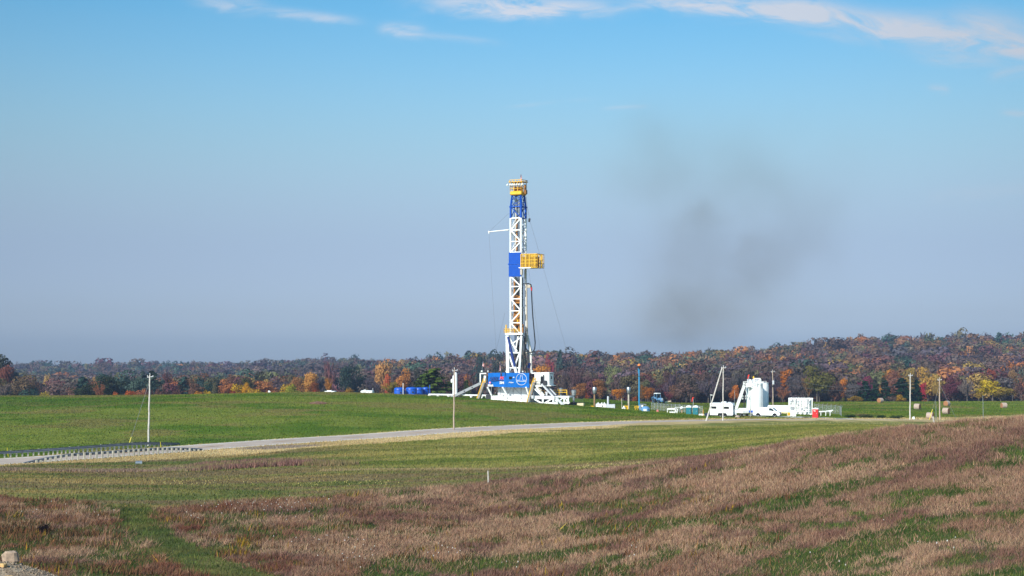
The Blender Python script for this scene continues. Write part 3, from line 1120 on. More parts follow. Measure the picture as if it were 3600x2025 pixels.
def special_trees():
    T = [
        # px, top row, width, distance, colour, kind, label
        (2, 1246, 100, 500, (74, 78, 66), 'oval', 'tall dark green tree with rusty patches rising highest at the left end of the wood', 'dark_tree'),
        (18, 1282, 60, 494, (134, 78, 62), 'broad', 'rust-red tree in front of the tallest dark tree at the left end of the wood', 'autumn_tree'),
        (55, 1300, 60, 506, (66, 84, 74), 'oval', 'dark blue-green tree on the right flank of the tall left-end group', 'dark_tree'),
        (70, 1318, 110, 462, (128, 104, 74), 'broad', 'olive brown round tree below the tall left-end group', 'autumn_tree'),
        (10, 1325, 70, 450, (112, 100, 66), 'broad', 'dull olive tree at the far left edge above the green hill', 'autumn_tree'),
        (110, 1365, 80, 446, (66, 92, 78), 'shrub', 'low blue-green bush left of the small yellow shrub on the hill line', 'green_shrub'),
        (15, 1352, 70, 432, (128, 108, 100), 'bare', 'pale grey leafless tree at the far left edge of the hill line', 'bare_tree'),
        (226, 1340, 40, 500, (134, 70, 64), 'oval', 'dark red tree between the yellow shrub and the big dark oaks', 'autumn_tree'),
        (163, 1376, 40, 432, (200, 166, 52), 'shrub', 'small bright yellow shrub alone on the left hill line', 'yellow_shrub'),
        (148, 1381, 30, 430, (150, 138, 60), 'shrub', 'olive yellow shrub just left of the small bright yellow one', 'yellow_shrub'),
        (168, 1312, 34, 640, (206, 164, 90), 'oval', 'pale golden tree alone in the middle of the left blue-grey wood', 'autumn_tree'),
        (330, 1320, 24, 560, (198, 150, 90), 'oval', 'small pale orange tree peeking over the dark oaks', 'autumn_tree'),
        (298, 1350, 100, 440, (62, 70, 40), 'broad', 'left of the two broad dark green oaks behind the hill', 'oak_tree'),
        (385, 1321, 115, 444, (56, 66, 42), 'broad', 'right and taller of the two broad dark green oaks behind the hill', 'oak_tree'),
        (352, 1352, 46, 434, (164, 100, 64), 'bare', 'russet twiggy small tree in front of the two dark oaks', 'autumn_tree'),
        (410, 1376, 26, 430, (204, 108, 40), 'shrub', 'small orange shrub right of the dark oaks', 'orange_shrub'),
        (455, 1371, 48, 431, (206, 98, 30), 'shrub', 'vivid orange red shrub left of the bare utility pole on the hill line', 'orange_shrub'),
        (495, 1364, 46, 436, (196, 122, 84), 'shrub', 'dusty pink orange shrub between the vivid orange shrub and the utility pole', 'orange_shrub'),
        (540, 1366, 70, 440, (128, 88, 72), 'bare', 'brown twiggy thicket just right of the left utility pole', 'bare_tree'),
        (600, 1352, 90, 446, (124, 84, 72), 'bare', 'wide purplish bare tree above the hill, second right of the left utility pole', 'bare_tree'),
        (700, 1373, 32, 430, (216, 142, 26), 'shrub', 'orange yellow round shrub, left one of a pair on the hill line', 'yellow_shrub'),
        (735, 1370, 34, 430, (212, 170, 36), 'shrub', 'golden yellow round shrub, right one of a pair on the hill line', 'yellow_shrub'),
        (795, 1332, 60, 452, (190, 118, 70), 'broad', 'orange brown tree behind the pair of round yellow shrubs', 'autumn_tree'),
        (833, 1347, 56, 438, (216, 168, 30), 'shrub', 'bright yellow arching tree left of the low gold bush', 'yellow_tree'),
        (868, 1343, 30, 437, (222, 160, 30), 'oval', 'narrow orange gold tree beside the bright yellow arching tree', 'yellow_tree'),
        (890, 1364, 56, 431, (212, 162, 44), 'shrub', 'low golden bush on the hill line below the narrow gold tree', 'yellow_shrub'),
        (820, 1371, 28, 429, (150, 46, 38), 'shrub', 'small dark red bush at the foot of the yellow arching tree', 'red_shrub'),
        (940, 1338, 90, 452, (192, 122, 72), 'broad', 'wide orange brown tree above the small white speck on the hill', 'autumn_tree'),
        (905, 1304, 76, 500, (72, 68, 54), 'broad', 'dark round tree standing above the golden bushes', 'dark_tree'),
        (1000, 1349, 60, 436, (198, 156, 36), 'shrub', 'yellow gold bush left of the yellow-green one', 'yellow_shrub'),
        (1030, 1347, 50, 434, (168, 166, 48), 'shrub', 'yellow-green bush on the hill line right of the gold bush', 'yellow_shrub'),
        (1084, 1308, 58, 470, (212, 150, 72), 'broad', 'rounded amber tree standing clear above the hill', 'autumn_tree'),
        (1105, 1342, 42, 440, (140, 78, 40), 'oval', 'dark russet narrow tree below the rounded amber tree', 'autumn_tree'),
        (1113, 1370, 34, 430, (178, 62, 36), 'shrub', 'low red bush left of the white low trailer', 'red_shrub'),
        (1155, 1330, 36, 452, (206, 138, 46), 'bare', 'gold bare-branched tree right of the rounded amber tree', 'autumn_tree'),
        (1160, 1275, 60, 560, (150, 100, 100), 'bare', 'mauve tall bare-topped tree on the ridge left of the dark ridge trees', 'bare_tree'),
        (1228, 1280, 56, 545, (54, 72, 62), 'broad', 'dark green ridge tree left of the blurred smoky gap', 'dark_tree'),
        (1262, 1284, 50, 552, (58, 74, 60), 'broad', 'dark green ridge tree nearest the smoky gap', 'dark_tree'),
        (1236, 1361, 50, 432, (168, 120, 40), 'shrub', 'ochre bush between the two low white trailers', 'yellow_shrub'),
        (1375, 1344, 72, 432, (154, 132, 48), 'bare', 'yellow olive bush left of the blue tanks', 'yellow_shrub'),
        (1362, 1314, 30, 470, (212, 104, 62), 'oval', 'small salmon orange tree above the yellow olive bush', 'autumn_tree'),
        (1420, 1292, 62, 500, (204, 132, 64), 'broad', 'orange tree behind the blue tanks', 'autumn_tree'),
        (1467, 1290, 42, 490, (70, 70, 62), 'oval', 'dark grey-green tree left of the broad pine', 'dark_tree'),
        (1350, 1268, 60, 560, (206, 150, 86), 'broad', 'pale orange tree high on the slope left of the rig', 'autumn_tree'),
        (1522, 1297, 128, 372, (92, 112, 42), 'pine', 'broad olive-green pine behind the blue tanks', 'pine_tree'),
        (1490, 1320, 70, 369, (86, 108, 40), 'pine', 'lower olive pine joined to the left of the broad pine', 'pine_tree'),
        (1640, 1312, 36, 470, (206, 130, 66), 'oval', 'orange tree between the white vessel and the left rig stairs', 'autumn_tree'),
        (1640, 1337, 34, 440, (86, 98, 52), 'pine', 'small olive conifer above the sloping grey conveyor', 'pine_tree'),
        (1688, 1240, 46, 640, (62, 84, 80), 'oval', 'dark blue-green ridge tree just left of the rig mast', 'dark_tree'),
        (1750, 1242, 56, 620, (76, 84, 78), 'broad', 'dark ridge tree touching the left side of the rig mast', 'dark_tree'),
        (1912, 1281, 62, 520, (212, 140, 54), 'broad', 'golden orange round tree right of the rig mast foot', 'autumn_tree'),
        (1932, 1240, 34, 700, (170, 72, 80), 'broad', 'crimson round tree on the ridge right of the rig mast', 'autumn_tree'),
        (1970, 1233, 40, 760, (72, 92, 84), 'pine', 'dark green flat-topped ridge tree right of the crimson one', 'pine_tree'),
        (2066, 1341, 24, 470, (214, 104, 40), 'oval', 'small bright orange tree between the first two silver stacks', 'autumn_tree'),
        (2036, 1346, 56, 462, (170, 112, 62), 'broad', 'brown orange tree behind the silver stack nearest the rig', 'autumn_tree'),
        (2110, 1334, 50, 464, (158, 104, 56), 'broad', 'brown tree right behind the middle silver stack', 'autumn_tree'),
        (2178, 1366, 48, 452, (206, 126, 32), 'broad', 'orange brown bushy tree left of the third silver stack', 'autumn_tree'),
        (2150, 1282, 60, 560, (134, 136, 88), 'broad', 'pale olive green tree upslope of the silver stacks', 'autumn_tree'),
        (2276, 1360, 42, 452, (168, 98, 36), 'broad', 'rust brown bushy tree left of the blue tractor', 'autumn_tree'),
        (2256, 1352, 20, 456, (150, 100, 40), 'oval', 'small ochre tree right behind the tall blue flare pole', 'autumn_tree'),
        (2232, 1392, 20, 452, (176, 92, 42), 'shrub', 'rusty bush left of the tall blue flare pole', 'orange_shrub'),
        (2350, 1378, 44, 462, (128, 66, 70), 'bare', 'maroon twiggy bush right of the blue tractor', 'red_shrub'),
        (2583, 1353, 38, 468, (212, 122, 46), 'broad', 'orange-topped tree left of the white stairway', 'autumn_tree'),
        (2755, 1297, 66, 540, (214, 124, 42), 'broad', 'large vivid orange tree right of the transformer pole', 'autumn_tree'),
        (2752, 1362, 60, 466, (160, 104, 74), 'bare', 'brown bare tree below the vivid orange tree', 'bare_tree'),
        (2872, 1284, 112, 458, (112, 106, 54), 'broad', 'large olive spreading tree behind the white pipe unit', 'olive_tree'),
        (2840, 1330, 60, 464, (138, 104, 72), 'bare', 'brown bare tree at the left side of the large olive tree', 'bare_tree'),
        (2963, 1329, 30, 500, (222, 136, 54), 'broad', 'small bright orange tree right of the large olive tree', 'autumn_tree'),
        (3038, 1320, 64, 540, (156, 56, 92), 'broad', 'magenta tree above the dark pines', 'autumn_tree'),
        (2962, 1398, 18, 452, (112, 104, 40), 'shrub', 'small olive bush left of the gold bush by the pines', 'green_shrub'),
        (3002, 1390, 54, 452, (176, 136, 36), 'shrub', 'gold and olive bush at the left foot of the dark pines', 'yellow_shrub'),
        (3042, 1340, 58, 458, (34, 62, 42), 'pine', 'dark pine at the left end of the pine row', 'pine_tree'),
        (3076, 1352, 44, 460, (40, 70, 42), 'pine', 'dark pine second from left in the pine row', 'pine_tree'),
        (3112, 1338, 52, 460, (34, 62, 42), 'pine', 'dark pine third from left in the pine row', 'pine_tree'),
        (3172, 1330, 72, 462, (30, 58, 36), 'pine', 'widest dark pine of the row, left of the plain utility pole', 'pine_tree'),
        (3222, 1336, 46, 464, (32, 60, 36), 'pine', 'dark pine at the right end of the pine row behind the plain pole', 'pine_tree'),
        (3132, 1392, 50, 456, (122, 96, 84), 'bare', 'brown twiggy bush between the dark pines and the hay bale', 'bare_tree'),
        (3168, 1386, 36, 455, (190, 142, 36), 'shrub', 'golden bush in front of the widest dark pine', 'yellow_shrub'),
        (3248, 1343, 28, 490, (196, 52, 70), 'oval', 'crimson small tree right of the pine row', 'red_tree'),
        (3110, 1300, 44, 560, (222, 156, 76), 'broad', 'pale amber tree on the slope above the dark pines', 'autumn_tree'),
        (3190, 1292, 70, 570, (170, 140, 70), 'broad', 'olive gold tree upslope behind the plain utility pole', 'autumn_tree'),
        (3262, 1288, 90, 560, (206, 158, 70), 'broad', 'broad golden tree upslope left of the guyed utility pole', 'autumn_tree'),
        (3300, 1318, 50, 530, (184, 150, 74), 'broad', 'golden olive tree right behind the guyed utility pole top', 'autumn_tree'),
        (3350, 1324, 60, 520, (110, 56, 66), 'broad', 'dark maroon tree right of the guyed utility pole', 'red_tree'),
        (3400, 1338, 70, 500, (134, 118, 108), 'bare', 'grey leafless forked tree between the guyed pole and the yellow tree', 'bare_tree'),
        (3490, 1335, 100, 468, (206, 174, 36), 'broad', 'big yellow tree near the right end of the pasture', 'yellow_tree'),
        (3518, 1362, 84, 466, (154, 128, 54), 'broad', 'olive brown tree joined to the right of the big yellow tree', 'autumn_tree'),
        (3440, 1384, 30, 464, (176, 140, 50), 'bare', 'small ochre bush at the left foot of the big yellow tree', 'yellow_shrub'),
        (3486, 1297, 40, 560, (176, 88, 64), 'broad', 'red-brown round tree above the big yellow tree', 'red_tree'),
        (3560, 1300, 50, 560, (156, 120, 80), 'oval', 'tawny tree upslope at the right edge of the wood', 'autumn_tree'),
        (3590, 1346, 60, 480, (120, 84, 80), 'bare', 'purplish bare tree at the right edge of the pasture', 'bare_tree'),
    ]
    for row in T:
        px, yt, w, D, rgb, kind, lab = row[:7]
        nm = row[7]
        cat = 'shrub' if 'shrub' in nm else 'tree'
        ptree(px, yt, w, D, rgb, kind, lab, nm, cat)
        SPECIAL.append(((px - 1800) / F * D, D, px, w))


PALETTE = [  # share, colour, word, kinds
    (0.29, (112, 92, 84), 'grey-brown bare', ('bare', 'broad', 'broad')),
    (0.19, (134, 98, 76), 'russet', ('broad', 'oval')),
    (0.17, (114, 108, 80), 'dull olive', ('broad', 'oval')),
    (0.08, (118, 78, 80), 'maroon', ('broad', 'bare')),
    (0.045, (176, 116, 68), 'orange', ('broad', 'oval')),
    (0.02, (178, 146, 82), 'golden', ('broad',)),
    (0.085, (72, 92, 84), 'blue-green', ('pine', 'oval', 'broad')),
    (0.12, (102, 90, 94), 'mauve grey', ('bare', 'broad')),
]


def where_word(px):
    for a, s in ((200, 'at the left end'), (520, 'around the dark oaks'), (900, 'left of the golden bushes'), (1150, 'behind the amber tree'), (1380, 'above the low white trailers'),
                 (1620, 'behind the blue tanks'), (1880, 'behind the rig'), (2120, 'behind the silver stacks'), (2420, 'behind the blue tractor'), (2600, 'behind the white camper'),
                 (2800, 'behind the white storage tanks'), (3000, 'around the large olive tree'), (3250, 'behind the dark pines'), (3420, 'behind the guyed pole')):
        if px < a:
            return s
    return 'at the right end'


def woods():
    # jittered stand of trees from the wood's edge to the ridges
    X, Y = [], []
    D = 428.0
    while D < 1680:
        sp = np.interp(D, [428, 600, 900, 1230, 1680], [6.6, 7.6, 9.0, 10.0, 11.5])
        n = int(0.86 * D / sp)
        t = (np.arange(n) + RNG.random(n) * 0.9) / n * 0.86 - 0.43
        d = D + RNG.normal(0, sp * 0.35, n)
        k_ = (D < 1230) | (t < -0.09)
        X.append((t * d)[k_])
        Y.append(d[k_])
        D += sp * 0.95
    X, Y = np.concatenate(X), np.concatenate(Y)
    px = 1800 + F * X / Y
    keep = Y > forest_edge(px) + 4
    for (sx_, sd_, sp, sw) in SPECIAL:
        keep &= ~((np.abs(px - sp) < sw * 0.5 + 8) & (Y < sd_ + 2))
    X, Y, px = X[keep], Y[keep], px[keep]
    n = len(X)
    # kinds gather in drifts
    nz = fbm(X / 38, Y / 60, 131, 3) * 0.7 + RNG.random(n) * 0.3
    rk = np.argsort(np.argsort(nz)) / n
    order = [0, 7, 3, 1, 4, 5, 2, 6]
    cum, kind_i = 0, np.zeros(n, int)
    for k in order:
        kind_i[(rk >= cum) & (rk < cum + PALETTE[k][0] + 1e-6)] = k
        cum += PALETTE[k][0]
    ht = np.exp(RNG.normal(0, 0.16, n)) * np.interp(Y, [430, 470, 560, 1200], [6.5, 8.5, 12, 13])
    bareq = smooth(2300, 2420, px) * (1 - smooth(2780, 2850, px)) * (Y < 620)   # the grey stretch behind the camper
    kind_i = np.where((RNG.random(n) < bareq * 0.95), np.where(RNG.random(n) < .5, 0, 7), kind_i)
    # the far left slopes are muted grey-blue-green
    mute = (px < 1300) & (Y > 560) & np.isin(kind_i, (1, 3, 4, 5)) & (RNG.random(n) < .75)
    kind_i = np.where(mute, np.array([0, 2, 6, 7])[RNG.integers(0, 4, n)], kind_i)
    Z = H(X, Y)
    # nearest trees are things of their own
    sp_ = np.array(SPECIAL)
    free = np.array([np.min(np.hypot(sp_[:, 0] - a, sp_[:, 1] - b)) > 3.5 for a, b in zip(X, Y)])
    ids = np.where(free & (np.abs(X / Y) < 0.372))[0]
    ids = ids[np.argsort(Y[ids] - 0.0)][:185]
    single = np.zeros(n, bool)
    single[ids] = True
    for i in ids:
        _, rgb, word, kinds = PALETTE[kind_i[i]]
        kd = kinds[random.randrange(len(kinds))]
        g_ = random.gauss(0, 7)
        j = [min(255, max(0, c + g_ + random.gauss(0, 3))) for c in rgb]
        size = 'tall' if ht[i] > 9.0 else ('small' if ht[i] < 6.8 else 'middling')
        nm = {'pine': 'conifer_tree', 'bare': 'bare_tree'}.get(kd, 'autumn_tree')
        lab = f"{size} {word} tree in the front rows of the wood {where_word(px[i])}"
        place_tree(nm, lab, X[i], Y[i], ht[i], ht[i] * (0.62 if kd in ('pine', 'oval') else 0.85) * random.uniform(.85, 1.15), j, kd, random.randrange(3), f'front row {word} trees {where_word(px[i])}')
    # the rest is one mass
    protos = {}
    for kd, nn, lf in (('broad', 620, .78), ('oval', 520, .76), ('bare', 420, 1.4), ('pine', 420, 1.0)):
        protos[kd] = [crown_arrays(kd, nn, lf, 8.0, 9.0, 900 + 31 * v + len(kd), True) for v in range(5)]
        protos[kd + '_far'] = [crown_arrays(kd, int(nn * .45), lf * 1.4, 8.0, 9.0, 700 + 31 * v + len(kd), True) for v in range(5)]
    vs, fs, cs, off = [], [], [], 0
    for i in np.where(~single)[0]:
        _, rgb, word, kinds = PALETTE[kind_i[i]]
        kd = kinds[random.randrange(len(kinds))]
        kd = 'broad' if kd == 'bare' and random.random() < .7 else kd
        V, Fc, S = protos[kd + ('_far' if Y[i] > 820 else '')][random.randrange(5)]
        a = random.random() * 6.283
        ca, sa = math.cos(a), math.sin(a)
        w = ht[i] * (0.62 if kd in ('pine', 'oval') else 0.9) * random.uniform(.85, 1.2) / 8.0
        hz = ht[i] / 10.0
        x, y = (V[:, 0] * ca - V[:, 1] * sa) * w, (V[:, 0] * sa + V[:, 1] * ca) * w
        vs.append(np.stack([x + X[i], y + Y[i], V[:, 2] * hz + Z[i] + ht[i] * 0.1], 1))
        fs.append(Fc + off)
        off += len(V)
        g_ = random.gauss(0, 7)
        c = np.array(s2l([min(255, max(0, q + g_ + random.gauss(0, 3))) for q in rgb])) * random.uniform(0.68, 1.0)
        cs.append(np.clip(S[:, None] * c[None], 0, 1))
    o = raw_mesh('woods', np.concatenate(vs), np.concatenate(fs), M_WOODS, np.concatenate(cs))
    clean(o, 'far autumn wood on the ridges, massed crowns', None, None, 'stuff')
    print('woods', n, off // 3)


special_trees()
woods()
# ------------------------------------------------------------------ drilling rig
M_WHITE = paint('white_paint', (243, 243, 240), 0.4, var=0.03, scale=0.8, dirt=(226, 222, 214))
M_WHITE2 = paint('weathered_white_paint', (228, 226, 220), 0.5, var=0.12, scale=1.4, dirt=(176, 158, 136))
M_BLUE = paint('rig_blue_paint', (0, 74, 172), 0.6, var=0.1, scale=0.7, spec=.2)
M_WALL = paint('windwall_blue_cloth', (2, 102, 188), 0.7, var=0.16, scale=0.5, spec=.2)
M_NAVY = paint('navy_lettering', (14, 20, 84), 0.5)
M_RED = paint('red_lettering', (240, 70, 92), 0.5)
M_YEL = paint('safety_yellow', (236, 182, 24), 0.45, var=0.12, scale=1.5)
M_OCH = paint('oily_orange_machinery', (168, 108, 26), 0.6, var=0.35, scale=2.0, dirt=(70, 48, 30))
M_GREY = paint('grey_steel', (150, 152, 156), 0.5, var=0.12)
M_LGREY = paint('light_grey_sheet', (196, 198, 202), 0.6, var=0.06)
M_DARK = paint('dark_steel', (46, 46, 52), 0.6, var=0.2)
M_BLACK = paint('black_rubber', (18, 18, 20), 0.7)
M_HOLE = paint('dark_opening', (12, 13, 18), 0.9)
M_GLASS = paint('dark_glass', (22, 30, 38), 0.1)
M_BEIGE = paint('beige_pipe', (186, 174, 156), 0.5, var=0.12)
M_LAMP = paint('lamp_glass', (240, 240, 230), 0.25)
M_GALV = paint('galvanised_steel', (176, 180, 182), 0.35, metal=0.7, var=0.15, scale=2.5)
M_CABLE = paint('steel_cable', (96, 100, 108), 0.5)
M_REDP = paint('red_paint', (206, 24, 22), 0.4, var=0.08)

M_NAVY2 = paint('cylinder_navy', (6, 44, 120), .5)
M_PIPE = paint('drill_pipe', (74, 66, 62), 0.6, var=.25)
TH = math.radians(25)
RIG = thing('drilling_rig', 'tall blue and white land drilling rig with yellow crown platform standing behind the green hill', 'drilling rig')
rg = at(1822, 321)
RIG.location = (rg.x, rg.y, rg.z - 0.3)
RIG.rotation_euler = (0, 0, -TH)
RZ = rg.z - 0.3


def Q(px, y, v):
    k = (px - 1800) / F
    c, s = math.cos(TH), math.sin(TH)
    u = (k * (rg.y + v * c) - rg.x - v * s) / (c + k * s)
    D = rg.y - u * s + v * c
    return Vector((u, v, zy(y, D) - RZ))


def wy(y):
    return zy(y, rg.y) - RZ


def part(name, fn, mats, parent=RIG, smooth=False, label=None):
    b = MB()
    fn(b)
    o = b.build(name, mats, parent, smooth)
    if label:
        o['label'] = label
    return o


def rail_run(b, pts, h=1.05, r=0.04, step=1.6, mid=True):
    for a, c in zip(pts[:-1], pts[1:]):
        a, c = Vector(a), Vector(c)
        n = max(1, round((c - a).length / step))
        for i in range(n + 1):
            p = a.lerp(c, i / n)
            b.bar(p, p + Vector((0, 0, h)), r * 2)
        for f in ((1, .55) if mid else (1,)):
            b.bar(a + Vector((0, 0, h * f)), c + Vector((0, 0, h * f)), r * 1.8)


W_TOP, W_BLUE, W_TAP = wy(686), wy(768), wy(728)
W_A = wy(1178)        # foot of the mast, top of the A-frame
W_FL = wy(1310)       # drill floor
HB = 1.28             # half width of the mast
LEG = ((-HB, -HB), (HB, -HB), (HB, HB), (-HB, HB))


def mast():
    for i, (x, y) in enumerate(LEG):
        part('mast_leg', lambda b: b.box((x, y, (W_A + W_BLUE) / 2), (0.36, 0.36, W_BLUE - W_A)) if not (i == 1 and False) else None, M_WHITE)
    for i, (x, y) in enumerate(LEG):
        def up(b):
            b.bar((x, y, W_BLUE), (x, y, W_TAP), 0.36)
            b.bar((x, y, W_TAP), (x * .80, y * .80, W_TOP), 0.34)
            b.box((x * 1.02, y * 1.02, W_TAP), (0.46, 0.46, 0.3))
        part('upper_mast_leg', up, M_BLUE)
    rows = [768, 810, 850, 888, 972, 1008, 1051, 1093, 1135, 1176]

    def face(b, a, c, ys, flip, thin=0.2, skip_first=False):
        for k, (y0, y1) in enumerate(zip(ys[:-1], ys[1:])):
            p0, p1, q0, q1 = (a[0], a[1], wy(y0)), (c[0], c[1], wy(y0)), (a[0], a[1], wy(y1)), (c[0], c[1], wy(y1))
            if not (k == 0 and skip_first):
                b.bar(p0, p1, thin * .9)
            if (k + flip) % 2:
                b.bar(p0, q1, thin)
            else:
                b.bar(p1, q0, thin)
        b.bar(q0, q1, thin * .9)
    part('mast_bracing', lambda b: (face(b, LEG[0], LEG[1], rows[:4], 0, 0.26), face(b, LEG[0], LEG[1], rows[4:], 1, 0.26), face(b, LEG[1], LEG[2], rows[:4], 0, 0.18), face(b, LEG[3], LEG[0], rows, 1, 0.15), face(b, LEG[3], LEG[2], rows[:4], 1, 0.13)), M_WHITE)

    def xb(b):
        for (a, c) in ((0, 1), (1, 2), (3, 0), (2, 3)):
            A, B_ = LEG[a], LEG[c]
            b.bar((*A, W_TAP), (*B_, W_TAP), 0.24)
            b.bar((*A, W_BLUE), (*B_, W_BLUE), 0.2)
            b.bar((*A, W_TAP), (*B_, W_BLUE), 0.16)
            t0, t1 = (A[0] * .8, A[1] * .8, W_TOP), (B_[0] * .8, B_[1] * .8, W_TOP)
            m = W_TAP + (W_TOP - W_TAP) * .5
            for (z0, z1, s0, s1) in ((W_TAP, m, 1, .9), (m, W_TOP, .9, .8)):
                b.bar((A[0] * s0, A[1] * s0, z0), (B_[0] * s1, B_[1] * s1, z1), 0.09)
                b.bar((B_[0] * s0, B_[1] * s0, z0), (A[0] * s1, A[1] * s1, z1), 0.09)
    part('upper_bracing', xb, M_BLUE)

    # crown
    z0 = wy(687)

    def plat(b):
        b.box((0.0, -0.05, z0 + 0.42), (2.9, 2.9, 0.84), bev=0.15)
    cp = part('crown_platform', plat, M_YEL)

    def cr(b):
        z = z0 + 0.84
        q = 1.38
        rail_run(b, [(-q, -q, z), (q, -q, z), (q, q, z), (-q, q, z), (-q, -q, z)], 1.15, 0.05, 1.0)
        for x in (-q, -0.45, 0.5, q):
            b.bar((x, -q, z + 1.1), (x, -q, z + 2.1), 0.1)
            b.bar((x, q, z + 1.1), (x, q, z + 2.1), 0.1)
        b.box((0, 0, z + 2.12), (3.5, 3.1, 0.12))
        rail_run(b, [(-1.5, -1.4, z + 2.15), (1.5, -1.4, z + 2.15), (1.5, 1.4, z + 2.15)], 0.42, 0.05, 0.8, False)
    part('crown_railing', cr, M_YEL, cp)

    def sheaves(b):
        z = z0 + 1.5
        for k, x in enumerate((-.75, -.3, .2, .65)):
            b.lathe([(0.1, -.06), (0.55, -.08), (0.5, 0), (0.55, .08), (0.1, .06)], (x, 0.1 * (k % 2), z), 16, 0, Matrix.Rotation(math.pi / 2, 3, 'Y'))
        b.box((0, 0, z - .5), (2.0, .5, .3))
        b.bar((-.8, -.6, z - .4), (.7, .5, z + .4), .15)
        b.bar((.9, -.6, z - .4), (-.7, .5, z + .5), .15)
    part('crown_sheaves', sheaves, M_OCH, cp, True)
    part('winch_box', lambda b: (b.box((1.72, 0.2, z0 + .7), (0.55, 1.0, 1.0), bev=.1), b.box((1.75, -.1, z0 + 1.8), (.35, .6, 1.1))), M_OCH, cp)
    zl = wy(651)
    for k, x in enumerate((-1.95, -1.25, -.72, -.2, .35, .95, 1.75)):
        def lamp(b):
            b.lathe([(0.05, 0.16), (0.17, 0.1), (0.27, -0.1), (0.24, -0.17), (0.05, -0.18)], (x, -1.62, zl), 12)
            b.bar((x, -1.62, zl + .1), (x, -1.45, zl + .35), .06)
        part('floodlight', lamp, M_LAMP, cp, True)

    def mst(b):
        b.bar((1.7, .5, wy(660)), (1.7, .5, wy(633)), .05)
        b.bar((1.3, .4, wy(640)), (2.1, .5, wy(638)), .05)
        b.box((1.9, .5, wy(637)), (.3, .2, .3))
        b.box((-1.6, -1, wy(640)), (.3, .3, .35))
    part('antenna', mst, M_DARK, cp)

    # boards on the mast
    def panel(b):
        a, c = Q(1789, 888, -1.5), Q(1832, 972, -1.5)
        zc = (a.z + c.z) / 2
        b.box(((a.x + c.x) / 2, -1.52, a.z - (a.z - c.z) / 4 + .01), (c.x - a.x, .12, (a.z - c.z) / 2 - .04))
        b.box(((a.x + c.x) / 2, -1.52, c.z + (a.z - c.z) / 4 - .01), (c.x - a.x, .12, (a.z - c.z) / 2 - .04))
        b.box((a.x + .03, -.1, zc), (.1, 2.7, a.z - c.z - .06))
        b.box((a.x - .02, -1.5, zc + .1), (.3, .3, .3))
    part('wind_board', panel, M_BLUE)

    # racking board with its fingers, reaching out to the right of the mast
    zf, zt = wy(944), wy(896)
    xr = Q(1912, 920, 1.6).x

    def deck(b):
        b.box(((1.35 + xr * .62) / 2 + .3, -0.2, zf + .08), (xr * .72 - .6, 3.6, .16))
        b.bar((1.3, -2.0, zf), (xr * .72, -2.0, zf), .22)
    rb = part('racking_board', deck, M_WHITE)

    def cage(b):
        x0, x1 = Q(1832, 920, -2.0).x, xr
        for (ya, yb) in ((-2.0, -2.0), (1.6, 1.6)):
            n = 11
            for i in range(n + 1):
                x = x0 + (x1 - x0) * i / n
                b.bar((x, ya, zf), (x, ya, zt), .12 if i % 3 else .2)
            for z in (zf + .1, zf + 1.05, zf + 1.75, zt):
                b.bar((x0, ya, z), (x1, ya, z), .11)
        for i in range(6):
            x = 1.6 + (x1 - 1.6) * i / 5
            b.bar((x, -2.0, zt), (x, 1.6, zt), .1)
            b.bar((x, -2.0, zf), (x, 1.6, zf), .1)
        for y in (-2.0, -.8, .4, 1.6):
            b.bar((x1, y, zf), (x1, y, zt), .12)
        for z in (zf, zf + 1.1, zt):
            b.bar((x1, -2, z), (x1, 1.6, z), .1)
    part('cage_railing', cage, M_YEL, rb)

    def gear(b):
        for (x, y, z, w, h_) in ((1.9, -.6, zf + 1.1, .5, 1.6), (2.6, .3, zf + .8, .5, 1.1), (3.4, -.4, zf + 1.3, .4, 1.5), (4.1, .5, zf + .7, .5, .9), (1.55, -1.6, zf - .9, .5, 1.3), (1.9, -.4, zf - 1.3, .35, 1.8)):
            b.box((x, y, z), (w, w, h_), bev=.05)
    part('board_equipment', gear, M_BEIGE, rb)
    part('finger_frame', lambda b: [b.box((x, -.2, zf + 1.4), (.14, 3.0, 2.3)) for x in (1.75, 3.0, 4.55)], M_OCH, rb)

    # jib boom with its stay and falls
    tip, root = Q(1719, 815, -1.2), Q(1789, 808, -1.2)

    def jib(b):
        b.tube([root, tip], .15, 8, r1=.11)
        b.lathe([(.16, -.2), (.2, 0), (.16, .2)], (tip.x, tip.y, tip.z), 10)
        b.box((tip.x + .02, tip.y, tip.z - .3), (.16, .2, .3))
    part('jib_boom', jib, M_WHITE, smooth=True)
    part('jib_stay_cable', lambda b: b.tube([tip, Q(1789, 750, -1.2)], .025, 4), M_CABLE)
    part('hoist_cable', lambda b: b.tube([tip + Vector((0, 0, -.4)), Q(1724, 900, -1.2), Q(1731, 1030, -1.2), Q(1740, 1160, -1.2), Q(1748, 1310, -1.2)], .022, 4), M_CABLE)
    part('guy_cable', lambda b: (b.tube([Q(1850, 690, .5), Q(1857, 755, .2)], .022, 4), b.tube([Q(1864, 780, .2), Q(1897, 893, -1)], .022, 4),
                                 b.tube([Q(1848, 692, .5), Q(1862, 772, .2)], .022, 4)), M_CABLE)
    part('guy_block', lambda b: b.box(Q(1861, 774, .2), (.45, .3, .85), Matrix.Rotation(.15, 3, 'Y'), bev=.08), M_DARK)
    part('guy_cable', lambda b: b.tube([Q(1912, 948, -1), Q(1994, 1240, 3), Q(2012, 1300, 4)], .025, 4), M_CABLE)
    part('guy_cable', lambda b: b.tube([Q(1859, 950, .5), Q(1900, 1240, 3)], .02, 4), M_CABLE)
    part('guy_cable', lambda b: b.tube([Q(1775, 1100, 0), Q(1726, 1310, 3)], .018, 4), M_CABLE)

